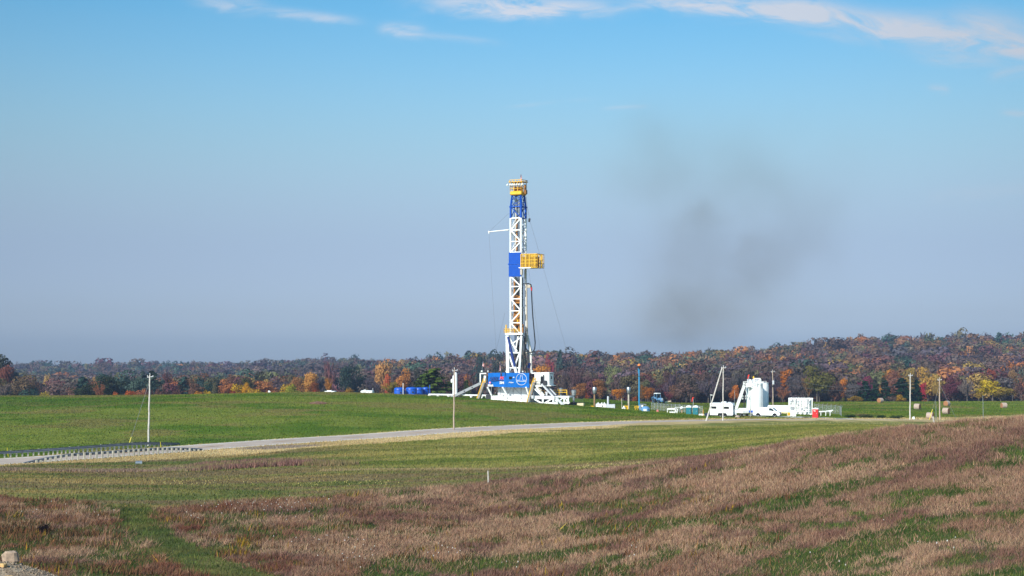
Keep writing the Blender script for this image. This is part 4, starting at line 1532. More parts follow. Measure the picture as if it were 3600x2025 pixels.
    # inside the mast: pipes, blocks, top drive
    part('guide_rail', lambda b: (b.bar((-.75, .2, W_A), (-.7, .2, W_TOP - .3), .24), b.bar((-.1, .6, wy(1040)), (-.1, .6, wy(700)), .1)), M_WHITE2)
    part('drilling_line', lambda b: [b.bar((x, .1, wy(1050)), (x, .05, W_TOP), .05) for x in (-.15, 0.05, .3, .5)], M_DARK)
    part('brown_pipe', lambda b: (b.tube([(-.25, -.3, wy(960)), (-.2, -.3, wy(770))], .17, 8), b.tube([(-.75, -.5, W_A), (-.7, -.5, wy(985))], .2, 8)), M_OCH)
    part('inner_rails', lambda b: [b.bar((x, y, wy(1305)), (x, y, wy(990)), w) for x, y, w in ((-.45, .8, .22), (.3, .9, .3), (.75, .7, .2), (.0, .4, .14), (.95, .2, .12))], M_DARK)
    part('racked_pipe', lambda b: [b.tube([(-.95 + .24 * k, .35 + .5 * (k % 2), wy(1308)), (-.93 + .235 * k, .35 + .5 * (k % 2), wy(975))], .11, 6) for k in range(8)], M_PIPE)
    part('upper_lines', lambda b: [b.tube([(x, y, wy(890)), (x, y, wy(700))], r, 6) for x, y, r in ((-.5, .6, .1), (-.95, .3, .08), (.62, .5, .12), (.85, .9, .09), (.15, .9, .08))], M_PIPE)
    part('dolly_frame', lambda b: [b.bar((-.9, .5, wy(y)), (.95, .5, wy(y)), .2) for y in (985, 1022, 1078, 1150, 1200, 1250)], M_DARK)
    part('hydraulic_line', lambda b: [b.tube([(x, .5, W_A), (x + .05, .5, wy(980))], .06, 5) for x in (-.1, .2, .45)], M_DARK)

    def tblock(b):
        z = wy(1050)
        b.box((.15, 0, z), (1.7, .8, 1.5), bev=.25)
        b.box((.2, -.3, z - .9), (1.3, .6, .5), bev=.1)
    part('travelling_block', tblock, M_OCH, smooth=False)

    def tdrive(b):
        z = wy(1120)
        b.box((.0, 0, z), (1.9, .9, 3.2), bev=.2)
        b.box((.95, -.4, z + 1.2), (.7, .6, 1.1), bev=.1)
        b.box((-.6, -.6, z - 1.2), (.6, .5, 1.3), bev=.1)
        b.tube([(.2, 0, z - 1.6), (.2, 0, z - 4)], .25, 10)
        b.box((.95, .2, z - 2.3), (.5, .4, 2.0))
    td = part('top_drive', tdrive, M_OCH)
    part('motor_housing', lambda b: (b.box((.5, -.5, wy(1100)), (.7, .3, 1.1), bev=.1), b.box((.1, -.55, wy(1125)), (.3, .3, .8))), M_YEL, td)

    # right side: standpipe, ladder, hose
    part('standpipe', lambda b: b.tube([Q(1851, 995, 0.1), Q(1852, 1100, .1), Q(1854, 1178, .1)], .17, 8), M_BEIGE, smooth=True)

    def lad(b):
        a, c = Q(1846, 975, 0.1), Q(1847, 1230, .1)
        for s in (-.14, .14):
            b.bar(a + Vector((s, -.3, 0)), c + Vector((s, -.3, 0)), .07)
        n = 44
        for i in range(n):
            p = a.lerp(c, i / n)
            b.bar(p + Vector((-.14, -.3, 0)), p + Vector((.14, -.3, 0)), .05)
        for y in (1003, 1055, 1093, 1135):
            b.bar((HB, -HB, wy(y)), (Q(1847, y, 0).x, -.2, wy(y)), .1)
        b.bar((HB, -HB, wy(1070)), (Q(1848, 1092, 0).x, -.2, wy(1092)), .1)
    part('ladder', lad, M_GREY)

    def hose(b):
        P = [Q(1836, 998, 0), Q(1858, 997, -.2), Q(1867, 1001, -.2), Q(1868.5, 1012, -.2), Q(1869, 1040, -.2), Q(1873, 1110, -.3), Q(1878, 1165, -.4), Q(1881.5, 1205, -.4), Q(1880, 1225, -.4), Q(1874, 1237, -.3),
             Q(1866, 1239, -.2), Q(1856, 1236, -.1), Q(1849, 1225, 0), Q(1845, 1205, 0)]
        b.tube(P, .13, 8)
    part('rotary_hose', hose, M_BLACK, smooth=True)
    part('hose_fitting', lambda b: b.tube([Q(1868.7, 1010, -.2), Q(1869, 1022, -.2)], .17, 8), M_REDP)
    part('hose_bracket', lambda b: (b.box(Q(1860, 1007, -.1), (.8, .3, .7), bev=.05),), M_BEIGE)
    part('kelly_line', lambda b: (b.tube([Q(1849, 1150, -.5), Q(1844, 1230, -.6), Q(1838, 1310, -.7)], .12, 6), b.tube([Q(1842, 1180, -.5), Q(1846, 1240, -.5), Q(1850, 1310, -.5)], .14, 6)), M_BLACK, smooth=True)

    # working platform at the mast foot
    zw = wy(1176)

    def wp(b):
        a, c = Q(1777, 1174, -1.6), Q(1838, 1174, -1.6)
        b.box(((a.x + c.x) / 2, -.3, zw + .15), (c.x - a.x, 3.0, .42))
    w_ = part('work_platform', wp, M_WHITE)

    def wr(b):
        a, c = Q(1773, 1172, -1.6), Q(1802, 1172, -1.6)
        rail_run(b, [(c.x, -1.8, zw + .36), (a.x, -1.8, zw + .36), (a.x, 1.2, zw + .36)], .95, .04, .5)
        b.bar((a.x + .55, -1.8, zw + .3), (a.x + .55, -1.8, zw + 2.2), .22)
        rail_run(b, [(c.x, -1.7, zw + .36), (1.2, -1.7, zw + .36)], .85, .035, .5)
    part('platform_railing', wr, M_YEL, w_)

    # A-frame under the mast
    def leg(b, a, c, w):
        b.bar(a, c, w, w)
    part('frame_leg', lambda b: leg(b, Q(1785, 1180, -1.4), Q(1787, 1312, -1.4), .72), M_WHITE)
    part('frame_leg', lambda b: leg(b, Q(1834, 1180, -1.4), Q(1826, 1312, -1.4), .42), M_WHITE)
    part('frame_leg', lambda b: leg(b, Q(1853, 1178, 1.2), Q(1868, 1246, 1.2), .5), M_WHITE2)
    part('frame_leg', lambda b: leg(b, Q(1867, 1236, 1.2), Q(1867, 1312, 1.2), .36), M_WHITE2)

    def fb(b):
        b.bar(Q(1788, 1240, -1.4), Q(1830, 1240, -1.4), .3)
        b.bar(Q(1788, 1293, -1.4), Q(1828, 1293, -1.4), .25)
        b.bar(Q(1788, 1182, -1.3), Q(1818, 1236, -1.3), .36)
        b.bar(Q(1832, 1186, -1.2), Q(1796, 1212, -1.2), .22)
        b.bar(Q(1790, 1246, -1.3), Q(1806, 1293, -1.3), .36)
        b.bar(Q(1826, 1242, -1.2), Q(1808, 1293, -1.2), .3)
        b.bar(Q(1822, 1182, -1.2), Q(1812, 1236, -1.2), .26)
        b.bar(Q(1797, 1294, -1.2), Q(1790, 1312, -1.2), .2)
    part('frame_bracing', fb, M_WHITE)

    def fb2(b):
        b.bar(Q(1852, 1180, 1.2), Q(1838, 1310, 1.3), .26)
        b.bar(Q(1866, 1250, 1.2), Q(1848, 1312, 1.2), .3)
        b.bar(Q(1840, 1262, 1.2), Q(1856, 1312, 1.2), .3)
        b.bar(Q(1842, 1240, 1.2), Q(1868, 1240, 1.2), .22)
        b.bar(Q(1836, 1200, 0.8), Q(1836, 1312, .8), .5)
    part('rear_bracing', fb2, M_BEIGE)
    cyl = part('raising_cylinder', lambda b: b.tube([Q(1786, 1184, -1.75), Q(1793, 1215, -1.75), Q(1810, 1292, -1.75)], .27, 10), M_NAVY2, smooth=True)
    part('piston_rod', lambda b: b.tube([Q(1810, 1290, -1.75), Q(1816, 1314, -1.75)], .36, 10), M_WHITE, cyl, True)
    part('raising_cylinder', lambda b: b.tube([Q(1862, 1276, .9), Q(1858, 1294, .9)], .3, 10), M_NAVY2, smooth=True)


def text_mesh(s, size, mat, name, parent, loc, shear=0.0, sx=1.0, bold=0.0):
    cu = bpy.data.curves.new('lettering', 'FONT')
    cu.body = s
    cu.size = size
    cu.extrude = 0.012
    cu.offset = bold
    cu.shear = shear
    o = bpy.data.objects.new('lettering', cu)
    COL.objects.link(o)
    bpy.context.view_layer.update()
    me = bpy.data.meshes.new_from_object(o.evaluated_get(bpy.context.evaluated_depsgraph_get()))
    bpy.data.objects.remove(o)
    me.materials.clear()
    me.materials.append(mat)
    t = bpy.data.objects.new(name, me)
    COL.objects.link(t)
    t.parent = parent
    t.location = loc
    t.rotation_euler = (math.pi / 2, 0, 0)
    t.scale = (sx, 1, 1)
    return t


def substructure():
    VF = -3.6                       # front plane of the wind wall
    a, c = Q(1710, 1309.5, VF), Q(1860, 1360, VF)
    x0, x1 = a.x, c.x
    zt, zb = wy(1309.5), wy(1360)

    def wall(b):
        # tarpaulin wind wall, bowed slightly outward at its left end
        n = 24
        vs, fs = [], []
        for i in range(n + 1):
            t = i / n
            x = x0 + (x1 - x0) * t
            y = VF + 0.9 * (1 - t) ** 5 + 0.03 * math.sin(t * 40)
            for (dy, z) in ((0, zb), (-.04, (zb + zt) / 2), (0, zt), (.15, zt), (.15, zb)):
                vs.append((x, y + dy, z + (0.18 * (1 - t) ** 4 if z == zb else -0.16 * (1 - t) ** 6)))
        for i in range(n):
            for k in range(5):
                k2 = (k + 1) % 5
                fs.append((i * 5 + k, i * 5 + 5 + k, i * 5 + 5 + k2, i * 5 + k2))
        b.add(vs, [f for f in fs])
        b.add([vs[k] for k in range(5)], [(4, 3, 2, 1, 0)])
        b.add([vs[n * 5 + k] for k in range(5)], [(0, 1, 2, 3, 4)])
    ww = part('wind_wall', wall, M_WALL)
    fx = lambda px, y: Q(px, y, VF - .1)
    ap = fx(1720.5, 1334.4)
    text_mesh('APEX', .93, M_NAVY, 'lettering', ww, (ap.x, VF - .09, ap.z), .25, .98, .012)
    p = fx(1757, 1333.6)
    text_mesh('PK', .88, M_RED, 'lettering', ww, (p.x, VF - .10, p.z), .2, .95, .03)
    p = fx(1756, 1349.5)
    text_mesh('584', .80, M_WHITE, 'lettering', ww, (p.x, VF - .09, p.z), 0, .95, .02)
    p = fx(1788.5, 1346.5)
    text_mesh('PTEN+', .34, M_WHITE, 'lettering', ww, (p.x, VF - .09, p.z), .1, 1.2, .008)
    p0, p1 = fx(1719.5, 1337), fx(1770, 1337)
    part('underline_stripe', lambda b: b.box(((p0.x + p1.x) / 2, VF - .075, p0.z), (p1.x - p0.x, .03, .13)), M_NAVY, ww)
    p = fx(1761, 1318.5)
    part('dark_stripe', lambda b: b.box((p.x, VF - .07, p.z + .1), (.32, .03, .95)), M_NAVY, ww)
    p = fx(1794.5, 1328.5)
    part('window', lambda b: b.box((p.x, VF - .07, p.z), (.72, .06, .6)), M_HOLE, ww)
    p = fx(1805, 1326.5)
    part('small_sign', lambda b: b.prism([(p.x - .22, p.z - .07), (p.x + .26, p.z - .07), (p.x + .1, p.z + .14)], VF - .09, VF - .06), M_WHITE, ww)
    p = fx(1722, 1345)
    part('round_badge', lambda b: b.lathe([(0, -.02), (.23, -.02), (.23, .02), (0, .02)], (p.x, VF - .06, p.z), 16, 0, Matrix.Rotation(math.pi / 2, 3, 'X')), M_RED, ww)
    part('badge_mark', lambda b: b.prism([(p.x - .16, p.z - .12), (p.x + .16, p.z - .12), (p.x, p.z + .16)], VF - .10, VF - .085), M_WHITE, ww)

    def emblem(b):
        c_ = fx(1833, 1333.5)
        R = 1.28
        y = VF - .09
        t0, t1 = math.radians(-16), math.radians(196)
        b.tube([(c_.x + R * math.cos(t), y, c_.z + R * math.sin(t)) for t in np.linspace(math.radians(-8), math.radians(188), 30)], .045, 5)
        b.tube([(c_.x + R * math.cos(t), y, c_.z + R * math.sin(t)) for t in np.linspace(math.radians(198), math.radians(342), 24)], .045, 5)
        z1, z2 = c_.z - .2, c_.z - .42
        b.tube([(c_.x - R, y, z1), (c_.x - .38, y, z1), (c_.x - .14, y, c_.z + .98), (c_.x + .14, y, c_.z + .98), (c_.x + .38, y, z1), (c_.x + R, y, z1)], .045, 5)
        b.tube([(c_.x - R * .95, y, z2), (c_.x + R * .95, y, z2)], .055, 5)
    part('emblem', emblem, M_WHITE, ww)

    # drill floor and box below
    part('drill_floor', lambda b: b.box(((x0 + x1) / 2 + .2, .6, zb + .35), (x1 - x0 + .1, 7.6, .5)), M_LGREY)
    part('lower_wall', lambda b: b.box(((x0 + x1) / 2 + .75, 2.1, (zb + wy(1393)) / 2 + .05), (x1 - x0 - 1.6, 6.0, zb - wy(1393))), M_LGREY)

    def ribs(b):
        y = -.96
        for px in (1728, 1760, 1782, 1804, 1832, 1853):
            q = Q(px, 1375, y)
            b.box((q.x, y, (zb + wy(1391)) / 2), (.07, .08, zb - wy(1391)))
        b.bar(Q(1757, 1362, y), Q(1734, 1391, y), .07)
        b.bar(Q(1797, 1362, y), Q(1782, 1391, y), .07)
        b.bar(Q(1806, 1362, y), Q(1834, 1391, y), .07)
    part('wall_ribs', ribs, M_GREY)
    zb2 = wy(1391)
    b0, b1 = Q(1726, 1400, -3.4), Q(1862, 1400, -3.4)
    part('base_box', lambda b: b.box(((b0.x + b1.x) / 2, .2, (zb2 - 2) / 2), (b1.x - b0.x, 7.2, zb2 + 2)), M_WHITE)
    part('base_lugs', lambda b: [b.box(Q(px, y, -3.46), (.3, .14, .28)) for px, y in ((1784, 1399), (1832, 1399), (1769, 1391))], M_GREY)
    for (pa, pb) in (((1715, 1363), (1728, 1390)), ((1768, 1363), (1783, 1390)), ((1850, 1362), (1858, 1388))):
        def st(b):
            A, B_ = Q(*pa, -3.5), Q(*pb, -3.1)
            b.tube([A, B_], .19, 8)
            b.lathe([(.0, -.2), (.24, -.12), (.24, .12), (0, .2)], A, 10)
        part('prop_strut', st, M_WHITE, smooth=True)

    # stairs
    def stair(pt_, pb_, w, vt, vb):
        A, B_ = Q(*pt_, vt), Q(*pb_, vb)
        B_.z = -1.0 if pb_[1] > 1410 else B_.z - .3
        d = Vector((0, 1, 0)) * w

        def flight(b):
            b.bar(A, B_, .1, .38)
            b.bar(A + d, B_ + d, .1, .38)
            n = 20
            for i in range(n):
                p = A.lerp(B_, (i + .5) / n)
                b.box(p + d * .5, (.3, w, .06))
        s = part('stairway', flight, M_GREY)

        def hr(b):
            up = Vector((0, 0, 1.0))
            for q in (Vector((0, 0, 0)), d):
                b.bar(A + q + up, B_ + q + up, .1)
                b.bar(A + q + up * .5, B_ + q + up * .5, .09)
                n = 9
                for i in range(n + 1):
                    p = A.lerp(B_, i / n) + q
                    b.bar(p, p + up, .09)
                b.bar(A + q - Vector((.15, .03, -.1)), B_ + q - Vector((.15, .03, -.1)), .07, .42)
        part('handrail', hr, M_YEL, s)
    stair((1700, 1345), (1678, 1404), 1.0, -1.2, -1.8)
    stair((1876, 1343), (1851, 1416), 1.1, -3.2, -4.0)

    def portal(b):
        A, B_, C_ = Q(1689, 1345, 1), Q(1689, 1313, 1), Q(1710, 1313, 1)
        b.bar(A, B_, .26)
        b.bar(B_ + Vector((-.13, 0, 0)), C_, .26)
        b.box(Q(1706, 1336, 0.8), (.5, .5, 2.0))
    part('portal_frame', portal, M_WHITE)
    part('portal_lamp', lambda b: b.lathe([(.05, -.2), (.27, -.1), (.27, .1), (.05, .2)], Q(1694.5, 1305, 1), 12), M_LAMP, smooth=True)
    for px, y, v in ((1716, 1305, -1), (1780, 1305.5, -1.5), (1871, 1304.5, 0), (1838, 1306, -2)):
        part('floor_lamp', lambda b: (b.lathe([(.05, -.14), (.22, -.08), (.22, .1), (.05, .16)], Q(px, y, v), 10), b.bar(Q(px, y, v), Q(px, y + 6, v), .08)), M_LAMP, smooth=True)

    # conveyor sloping down to the left and the long catwalk
    def conv(b):
        A, B_ = Q(1692, 1348, 1.0), Q(1586, 1399, 1.0)
        b.bar(A, B_, .7, .42)
        b.bar(A + Vector((0, -.4, .05)), B_ + Vector((0, -.4, .05)), .08, .6)
        for t in (.27, .53):
            p = A.lerp(B_, t)
            b.box(p + Vector((0, -.45, 0)), (.35, .05, .22), mi=1)
    part('pipe_conveyor', conv, [M_GREY, M_HOLE])
    cz = wy(1393)
    ca, cb = Q(1512, 1393, 2.0), Q(1716, 1393, 2.0)
    cw = part('catwalk', lambda b: (b.box(((ca.x + cb.x) / 2, 2.0, cz), (cb.x - ca.x, 1.6, .28)),), M_WHITE)
    for px in (1514, 1543, 1580, 1616, 1660, 1697, 1714):
        q = Q(px, 1400, 2.0)
        part('leg', lambda b: (b.box((q.x, 2, cz / 2 - 1.15), (.22, 1.4, cz + 2.0)), b.prism([(q.x - .45, cz - .14), (q.x + .45, cz - .14), (q.x + .1, cz - .6), (q.x - .1, cz - .6)], 1.4, 2.6)), M_WHITE, cw)
    part('catwalk_gear', lambda b: [b.box(Q(px, 1399, 2.8), (.5, .5, .6), bev=.1) for px in (1568, 1578, 1608, 1622, 1632, 1712)], M_DARK, cw)
    for px, y, v_, sz in ((1722, 1371, 3, (1.6, 1.2, 1.3)), (1720, 1400, .5, (1.2, 1.2, 1.6))):
        part('pump_unit', lambda b: b.box(Q(px, y, v_), sz, bev=.1), M_DARK)


def right_side():
    # doghouse cabin
    v = -2.2
    A, B_ = Q(1868, 1311, v), Q(1931, 1352, v)
    zt, zb = wy(1309), wy(1352)
    sx = B_.x - A.x
    depth = (Q(1947, 1330, 0).x)
    dv = 1.1 / math.sin(TH) * .95

    def cab(b):
        b.box((A.x + sx * .36 / 2 + sx * .15, v + 1.3, (zt + zb) / 2), (sx * .36, 2.2, zt - zb - .3), bev=.05)
        b.box((A.x + sx * .77, v + dv / 2, (zt + zb) / 2 + .05), (sx * .46, dv, zt - zb + .1), bev=.06)
        b.box((A.x + sx * .5, v + 1.4, zt - .1), (sx, 2.6, .25))
    dh = part('doghouse', cab, M_WHITE)
    q = Q(1904, 1336, v - .02)
    part('door', lambda b: b.box((q.x + .05, v + .02, q.z - .05), (.62, .12, 1.75)), M_HOLE, dh)
    part('step_railing', lambda b: rail_run(b, [(A.x + .4, v - .1, zb), (q.x - .5, v - .1, zb)], 1.0, .05, .5), M_WHITE2, dh)
    part('porch', lambda b: b.box(((A.x + q.x) / 2 + .1, v + .2, zb - .15), (q.x - A.x + .3, 1.4, .35)), M_WHITE2, dh)
    part('dark_machinery', lambda b: (b.box(Q(1917, 1346, v - .3), (.7, .5, 1.1), bev=.1), b.box(Q(1911, 1335, v - .2), (.15, .3, 2.2))), M_DARK, dh)
    xe = A.x + sx
    part('side_window', lambda b: b.box((xe + .01, v + dv * .5, zt - 1.05), (.06, .5, .62)), M_GLASS, dh)
    part('skid_lip', lambda b: b.box((xe - .6, v + dv / 2 - .1, zb - .08), (2.3, dv + .3, .14)), M_WHITE, dh)
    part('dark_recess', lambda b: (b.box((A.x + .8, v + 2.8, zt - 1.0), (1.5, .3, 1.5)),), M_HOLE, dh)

    # skid frames, ramps and braces under the cabin
    part('dark_block', lambda b: (b.box(Q(1888, 1368, 3.0), (2.8, 1.6, 2.4)), b.box(Q(1905, 1358, 2.6), (2.6, 1.5, 1.2))), M_DARK)  # solid blocks in dark steel colour behind the ramps
    part('vee_ramp', lambda b: (b.bar(Q(1905, 1350, -2.4), Q(1945, 1393, -2.6), .5, .35), b.bar(Q(1926, 1358, -1.2), Q(1954, 1389, -1.2), .4, .35)), M_LGREY)
    part('ramp_bed', lambda b: b.bar(Q(1912, 1352, -1.8), Q(1948, 1391, -1.9), .9, .2), M_DARK)
    part('prop_beam', lambda b: b.bar(Q(1887, 1361, -2.6), Q(1912, 1390, -2.6), .3, .45), M_WHITE)
    part('prop_beam', lambda b: b.bar(Q(1880, 1367, -2.6), Q(1905, 1391, -2.6), .22, .3), M_WHITE)
    part('valve_tree', lambda b: [b.box(Q(px, y, -2.7), (.35, .3, .45), bev=.08) for px, y in ((1893, 1363), (1897, 1368), (1902, 1371), (1901, 1377))], M_BEIGE)
    part('skid_beam', lambda b: b.box(((Q(1872, 1395, -3).x + Q(1948, 1395, -3).x) / 2, -1.8, wy(1394)), (Q(1948, 1395, -3).x - Q(1872, 1395, -3).x, 2.4, .66)), M_WHITE)
    part('skid_beam', lambda b: b.box(((Q(1949, 1391, -2).x + Q(2002, 1391, -2).x) / 2, -.8, wy(1391)), (Q(2002, 1391, -2).x - Q(1949, 1391, -2).x, 2.6, .3)), M_WHITE)
    part('beam_drum', lambda b: b.tube([Q(1873, 1390, -3.3), Q(1873, 1401, -3.3)], .34, 12), M_LGREY, smooth=True)

    def truss(b):
        for px in (1909, 1946, 1958):
            b.bar(Q(px, 1398, -3), Q(px, 1424, -3), .36)
        for px in (1984, 1998):
            b.bar(Q(px, 1392, -2), Q(px, 1420, -2), .3)
        b.bar(Q(1877, 1402, -3), Q(1906, 1418, -3), .3)
        b.bar(Q(1914, 1418, -3), Q(1942, 1401, -3), .3)
        b.bar(Q(1948, 1416, -2.5), Q(1962, 1395, -2.5), .25)
        b.bar(Q(1966, 1410, -2), Q(1983, 1396, -2), .22)
        b.bar(Q(1986, 1395, -2), Q(1994, 1410, -2), .2)
        b.bar(Q(1872, 1419, -3), Q(1912, 1421, -3), .5)
        b.bar(Q(1916, 1418, -3), Q(1962, 1418, -3), .5)
        b.bar(Q(1962, 1417, -2), Q(2003, 1415, -2), .4)
    part('skid_truss', truss, M_WHITE)
    part('lower_ramp', lambda b: (b.bar(Q(1955, 1398, -3.2), Q(1986, 1430, -3.6), .3, .5),), M_LGREY)
    part('lower_ramp_bed', lambda b: b.bar(Q(1962, 1404, -2.6), Q(1982, 1426, -3.0), .6, .14), M_DARK)
    for px, y, sz in ((1890, 1411, (3.2, 1.2, 1.6)), (1930, 1411, (3.0, 1.2, 1.4)), (1995, 1422, (1.2, 1.2, .7))):
        part('mud_pit', lambda b: b.box(Q(px, y, 1.0), sz, bev=.08), M_DARK)

    def yr(b):
        rail_run(b, [Q(1944, 1389, .5), Q(1966, 1389, .5), Q(1993, 1389, .5)], 1.12, .06, 1.8)
        rail_run(b, [Q(1902, 1389, .2), Q(1914, 1389, .2)], 1.05, .06, 1.0)
    part('guard_railing', yr, M_YEL)
    part('mud_hopper', lambda b: (b.bar(Q(1921, 1377, -1), Q(1922, 1390, -1), .5), b.bar(Q(1926, 1379, -1), Q(1923, 1390, -1), .15)), M_LGREY)


mast()
substructure()
right_side()


def flag(px, ytop, ybot, D, label, lean, wd):
    """limp flag on its own thin staff"""
    base = pt(px, ybot + 14, D)
    r = thing('flag', label, 'flag', base, 0, 'striped flags flying on the rig')
    hh = zy(ytop, D) - zy(ybot + 14, D)
    b = MB()
    b.tube([(0, 0, 0), (lean * .2, 0, hh)], .035, 5)
    b.build('flagpole', M_GREY, r)
    cl = MB()
    h_ = (ybot - ytop) / F * D
    n, m = 9, 10
    vs, fs, mi = [], [], []
    for i in range(n + 1):
        for j in range(m + 1):
            t, s = i / n, j / m
            w = wd * (0.25 + .75 * s) * t
            vs.append((lean * .2 * (1 - s) + w * (1 if lean >= 0 else -1), .10 * math.sin(t * 9 + s * 3) - .02 * i, hh - s * h_ - .35 * t * h_ * .3))
    for i in range(n):
        for j in range(m):
            k = i * (m + 1) + j
            fs.append((k, k + m + 1, k + m + 2, k + 1))
            mi.append(0 if (i < 5 and j < 4) else (1 if (i * 1 + j) % 2 else 2))
    for f, q in zip(fs, mi):
        cl.add([vs[k] for k in f], [(0, 1, 2, 3)], q)
    cl.build('cloth', [M_NAVY, M_FLAGRED, M_WHITE], r)


M_FLAGRED = paint('flag_red', (200, 40, 60), 0.7)
flag(1827.5, 612, 640, 320.6, 'small limp striped flag at the very top of the rig crown', 1, .55)
flag(1762, 1270, 1302, 317, 'striped flag drooping above the blue wind wall lettering', -1, .5)
flag(1695, 1270, 1287, 322, 'striped flag at the left end of the rig above the white portal frame', 1, .5)
# ------------------------------------------------------------------ poles along the road
M_POLE = paint('weathered_pole', (198, 192, 184), 0.85, var=0.2, scale=2.5, dirt=(150, 138, 126))
M_POLE2 = paint('brown_pole', (176, 156, 138), 0.85, var=0.2, scale=2.5, dirt=(128, 104, 88))
M_GUARD = paint('yellow_guy_guard', (222, 200, 40), 0.5)
M_WOOD = paint('grey_wood', (186, 178, 166), 0.9, var=0.25, scale=6)
M_DIRTY = paint('grimy_cream', (222, 204, 168), 0.6, var=0.12)
M_TEAL = paint('teal_plastic', (10, 112, 124), 0.45)
M_TYRE = paint('tyre_rubber', (22, 22, 24), 0.85)
M_RIM = paint('wheel_rim', (206, 208, 212), 0.35, metal=0.3)
M_BLUE2 = paint('tank_blue', (16, 88, 196), 0.4, var=0.12, scale=0.9, dirt=(10, 56, 140))
M_LBLUE = paint('faded_blue_paint', (104, 150, 190), 0.5, var=0.1)
M_FLAREB = paint('flare_blue', (52, 142, 188), 0.45)
M_RUST = paint('rusty_steel', (150, 116, 80), 0.7, var=0.25, scale=3)
M_ORG = paint('orange_tip', (232, 128, 60), 0.7)
M_HAYS = paint('hay_wrap', (176, 156, 142), 0.95, var=0.18, scale=5, dirt=(146, 122, 104))
M_HAYE = paint('hay_end', (158, 108, 70), 0.95, var=0.25, scale=6, dirt=(140, 92, 58))


def upole(px, ybase, ytop, D, label, mat, r=.15, lean=0.0, arm=True, transformer=False, name='utility_pole'):
    b0 = pt(px, ybase, D)
    b0.z = h1(b0.x, b0.y) - .1
    ht = zy(ytop, D) - b0.z
    t = thing(name, label, 'utility pole' if name == 'utility_pole' else 'pole', b0)
    b = MB()
    n = 9
    b.tube([(lean * ht * i / n + .02 * math.sin(i * 2.1), 0.02 * math.cos(i * 1.7), ht * i / n) for i in range(n + 1)], r, 10, r1=r * .72)
    b.build('shaft', mat, t, True)
    x = lean * ht
    if arm:
        a = MB()
        a.bar((x - .38, 0, ht - .35), (x + .5, 0, ht - .22), .1)
        for q in (-.34, .46):
            a.lathe([(.02, 0), (.07, .04), (.05, .12), (.07, .18), (.02, .24)], (x + q, 0, ht - .28), 8)
        a.lathe([(.02, 0), (.08, .05), (.05, .12), (.08, .2), (.02, .26)], (x, 0, ht), 8)
        a.build('insulator_bracket', M_LGREY, t)
    if transformer:
        a = MB()
        a.lathe([(.05, -.45), (.26, -.42), (.27, .4), (.15, .5), (.05, .55)], (x + .12, -.35, ht - 2.9), 14)
        a.build('transformer', M_LGREY, t, True)
        a = MB()
        a.lathe([(.2, -.25), (.3, -.2), (.3, .1), (.2, .14)], (x + .02, -.05, ht - 3.7), 12)
        a.bar((x - .3, 0, ht - 2.2), (x + .42, 0, ht - 1.9), .08)
        a.build('bracket_band', M_DARK, t)
    return t, b0, ht


def guy(px0, y0, D0, top, label, gfrac=0.3, ring=True):
    """guy wire from an anchor on the ground up to a point on a pole, with a yellow guard at its foot"""
    a = pt(px0, y0, D0)
    a.z = h1(a.x, a.y)
    t = thing('guy_wire', label, 'guy wire', a)
    e = top - a
    b = MB()
    b.tube([(0, 0, 0), e], .028, 5)
    b.build('wire', M_CABLE, t)
    g = MB()
    g.tube([e * 0.0, e * gfrac], .07, 6)
    g.build('guard_sleeve', M_GUARD, t)
    return t


p_, b0, ht = upole(521.5, 1560, 1318, 209, 'pale utility pole standing alone beyond the left guardrail', M_POLE, .145, .022)
guy(450, 1562, 207, b0 + Vector((.1, 0, ht - 1.2)), 'guy wire with yellow guard running up to the pole behind the left guardrail', .16)
p_, b0, ht = upole(1595, 1508, 1297, 233, 'weathered bare pole on the far roadside left of the rig', M_POLE2, .14, .012)
p_, b0, ht = upole(2541, 1479, 1288, 262, 'upright weathered pole in front of the white camper', M_POLE, .13, .010)
# its leaning brace
A = pt(2479, 1481, 261)
A.z = h1(A.x, A.y) - .1
Bq = pt(2539, 1292, 262)
t = thing('brace_pole', 'leaning weathered pole propped against the upright one by the white camper', 'pole', A)
b = MB()
b.tube([(0, 0, 0), (Bq - A) * .5 + Vector((.03, 0, 0)), Bq - A], .14, 10, r1=.11)
b.build('shaft', M_POLE, t, True)
upole(2718, 1440, 1303, 345, 'utility pole carrying a small transformer right of the white storage tanks', M_POLE2, .15, -.012, True, True)
upole(3199, 1479, 1316, 303, 'plain pale pole without guy wires standing before the dark pines', M_POLE, .15, .008)
p3_, b3, h3 = upole(3304, 1480, 1331, 306, 'guyed utility pole among the hay bales', M_POLE2, .15, -.008)
guy(3265, 1479, 303, b3 + Vector((0, 0, h3 - 1.3)), 'steep guy wire left of the guyed pole', .34)
guy(3369, 1483, 303, b3 + Vector((0, 0, h3 - 1.3)), 'guy wire slanting down to the right of the guyed pole', .10)
upole(3291, 1480, 1408, 300, 'thin greenish metal post just left of the guyed pole', M_GALV, .05, -.01, False, name='metal_post')
upole(3457, 1486, 1390, 303, 'thin greenish metal post right of the guyed pole below the yellow tree', M_GALV, .06, -.02, False, name='metal_post')
upole(3444, 1486, 1474, 303, 'short pale marker stake at the foot of the right thin metal post', M_WOOD, .1, 0, False, name='marker_stake')
upole(2583, 1440, 1372, 330, 'thin white pole behind the right end of the camper', M_GALV, .07, 0, False, name='metal_post')
for px, yb, yt, lab in ((27, 1594, 1563, 'yellow marker rod at the far left behind the guardrail'), (566, 1556, 1524, 'yellow marker rod right of the left utility pole')):
    a = pt(px, yb, 205 if px > 100 else 196)
    a.z = h1(a.x, a.y) - .1
    t = thing('marker_rod', lab, 'marker', a)
    b = MB()
    b.tube([(.12, 0, 0), (-.02, 0, .7), (-.08, 0, 1.35)], .035, 6)
    b.build('rod', M_GUARD, t)


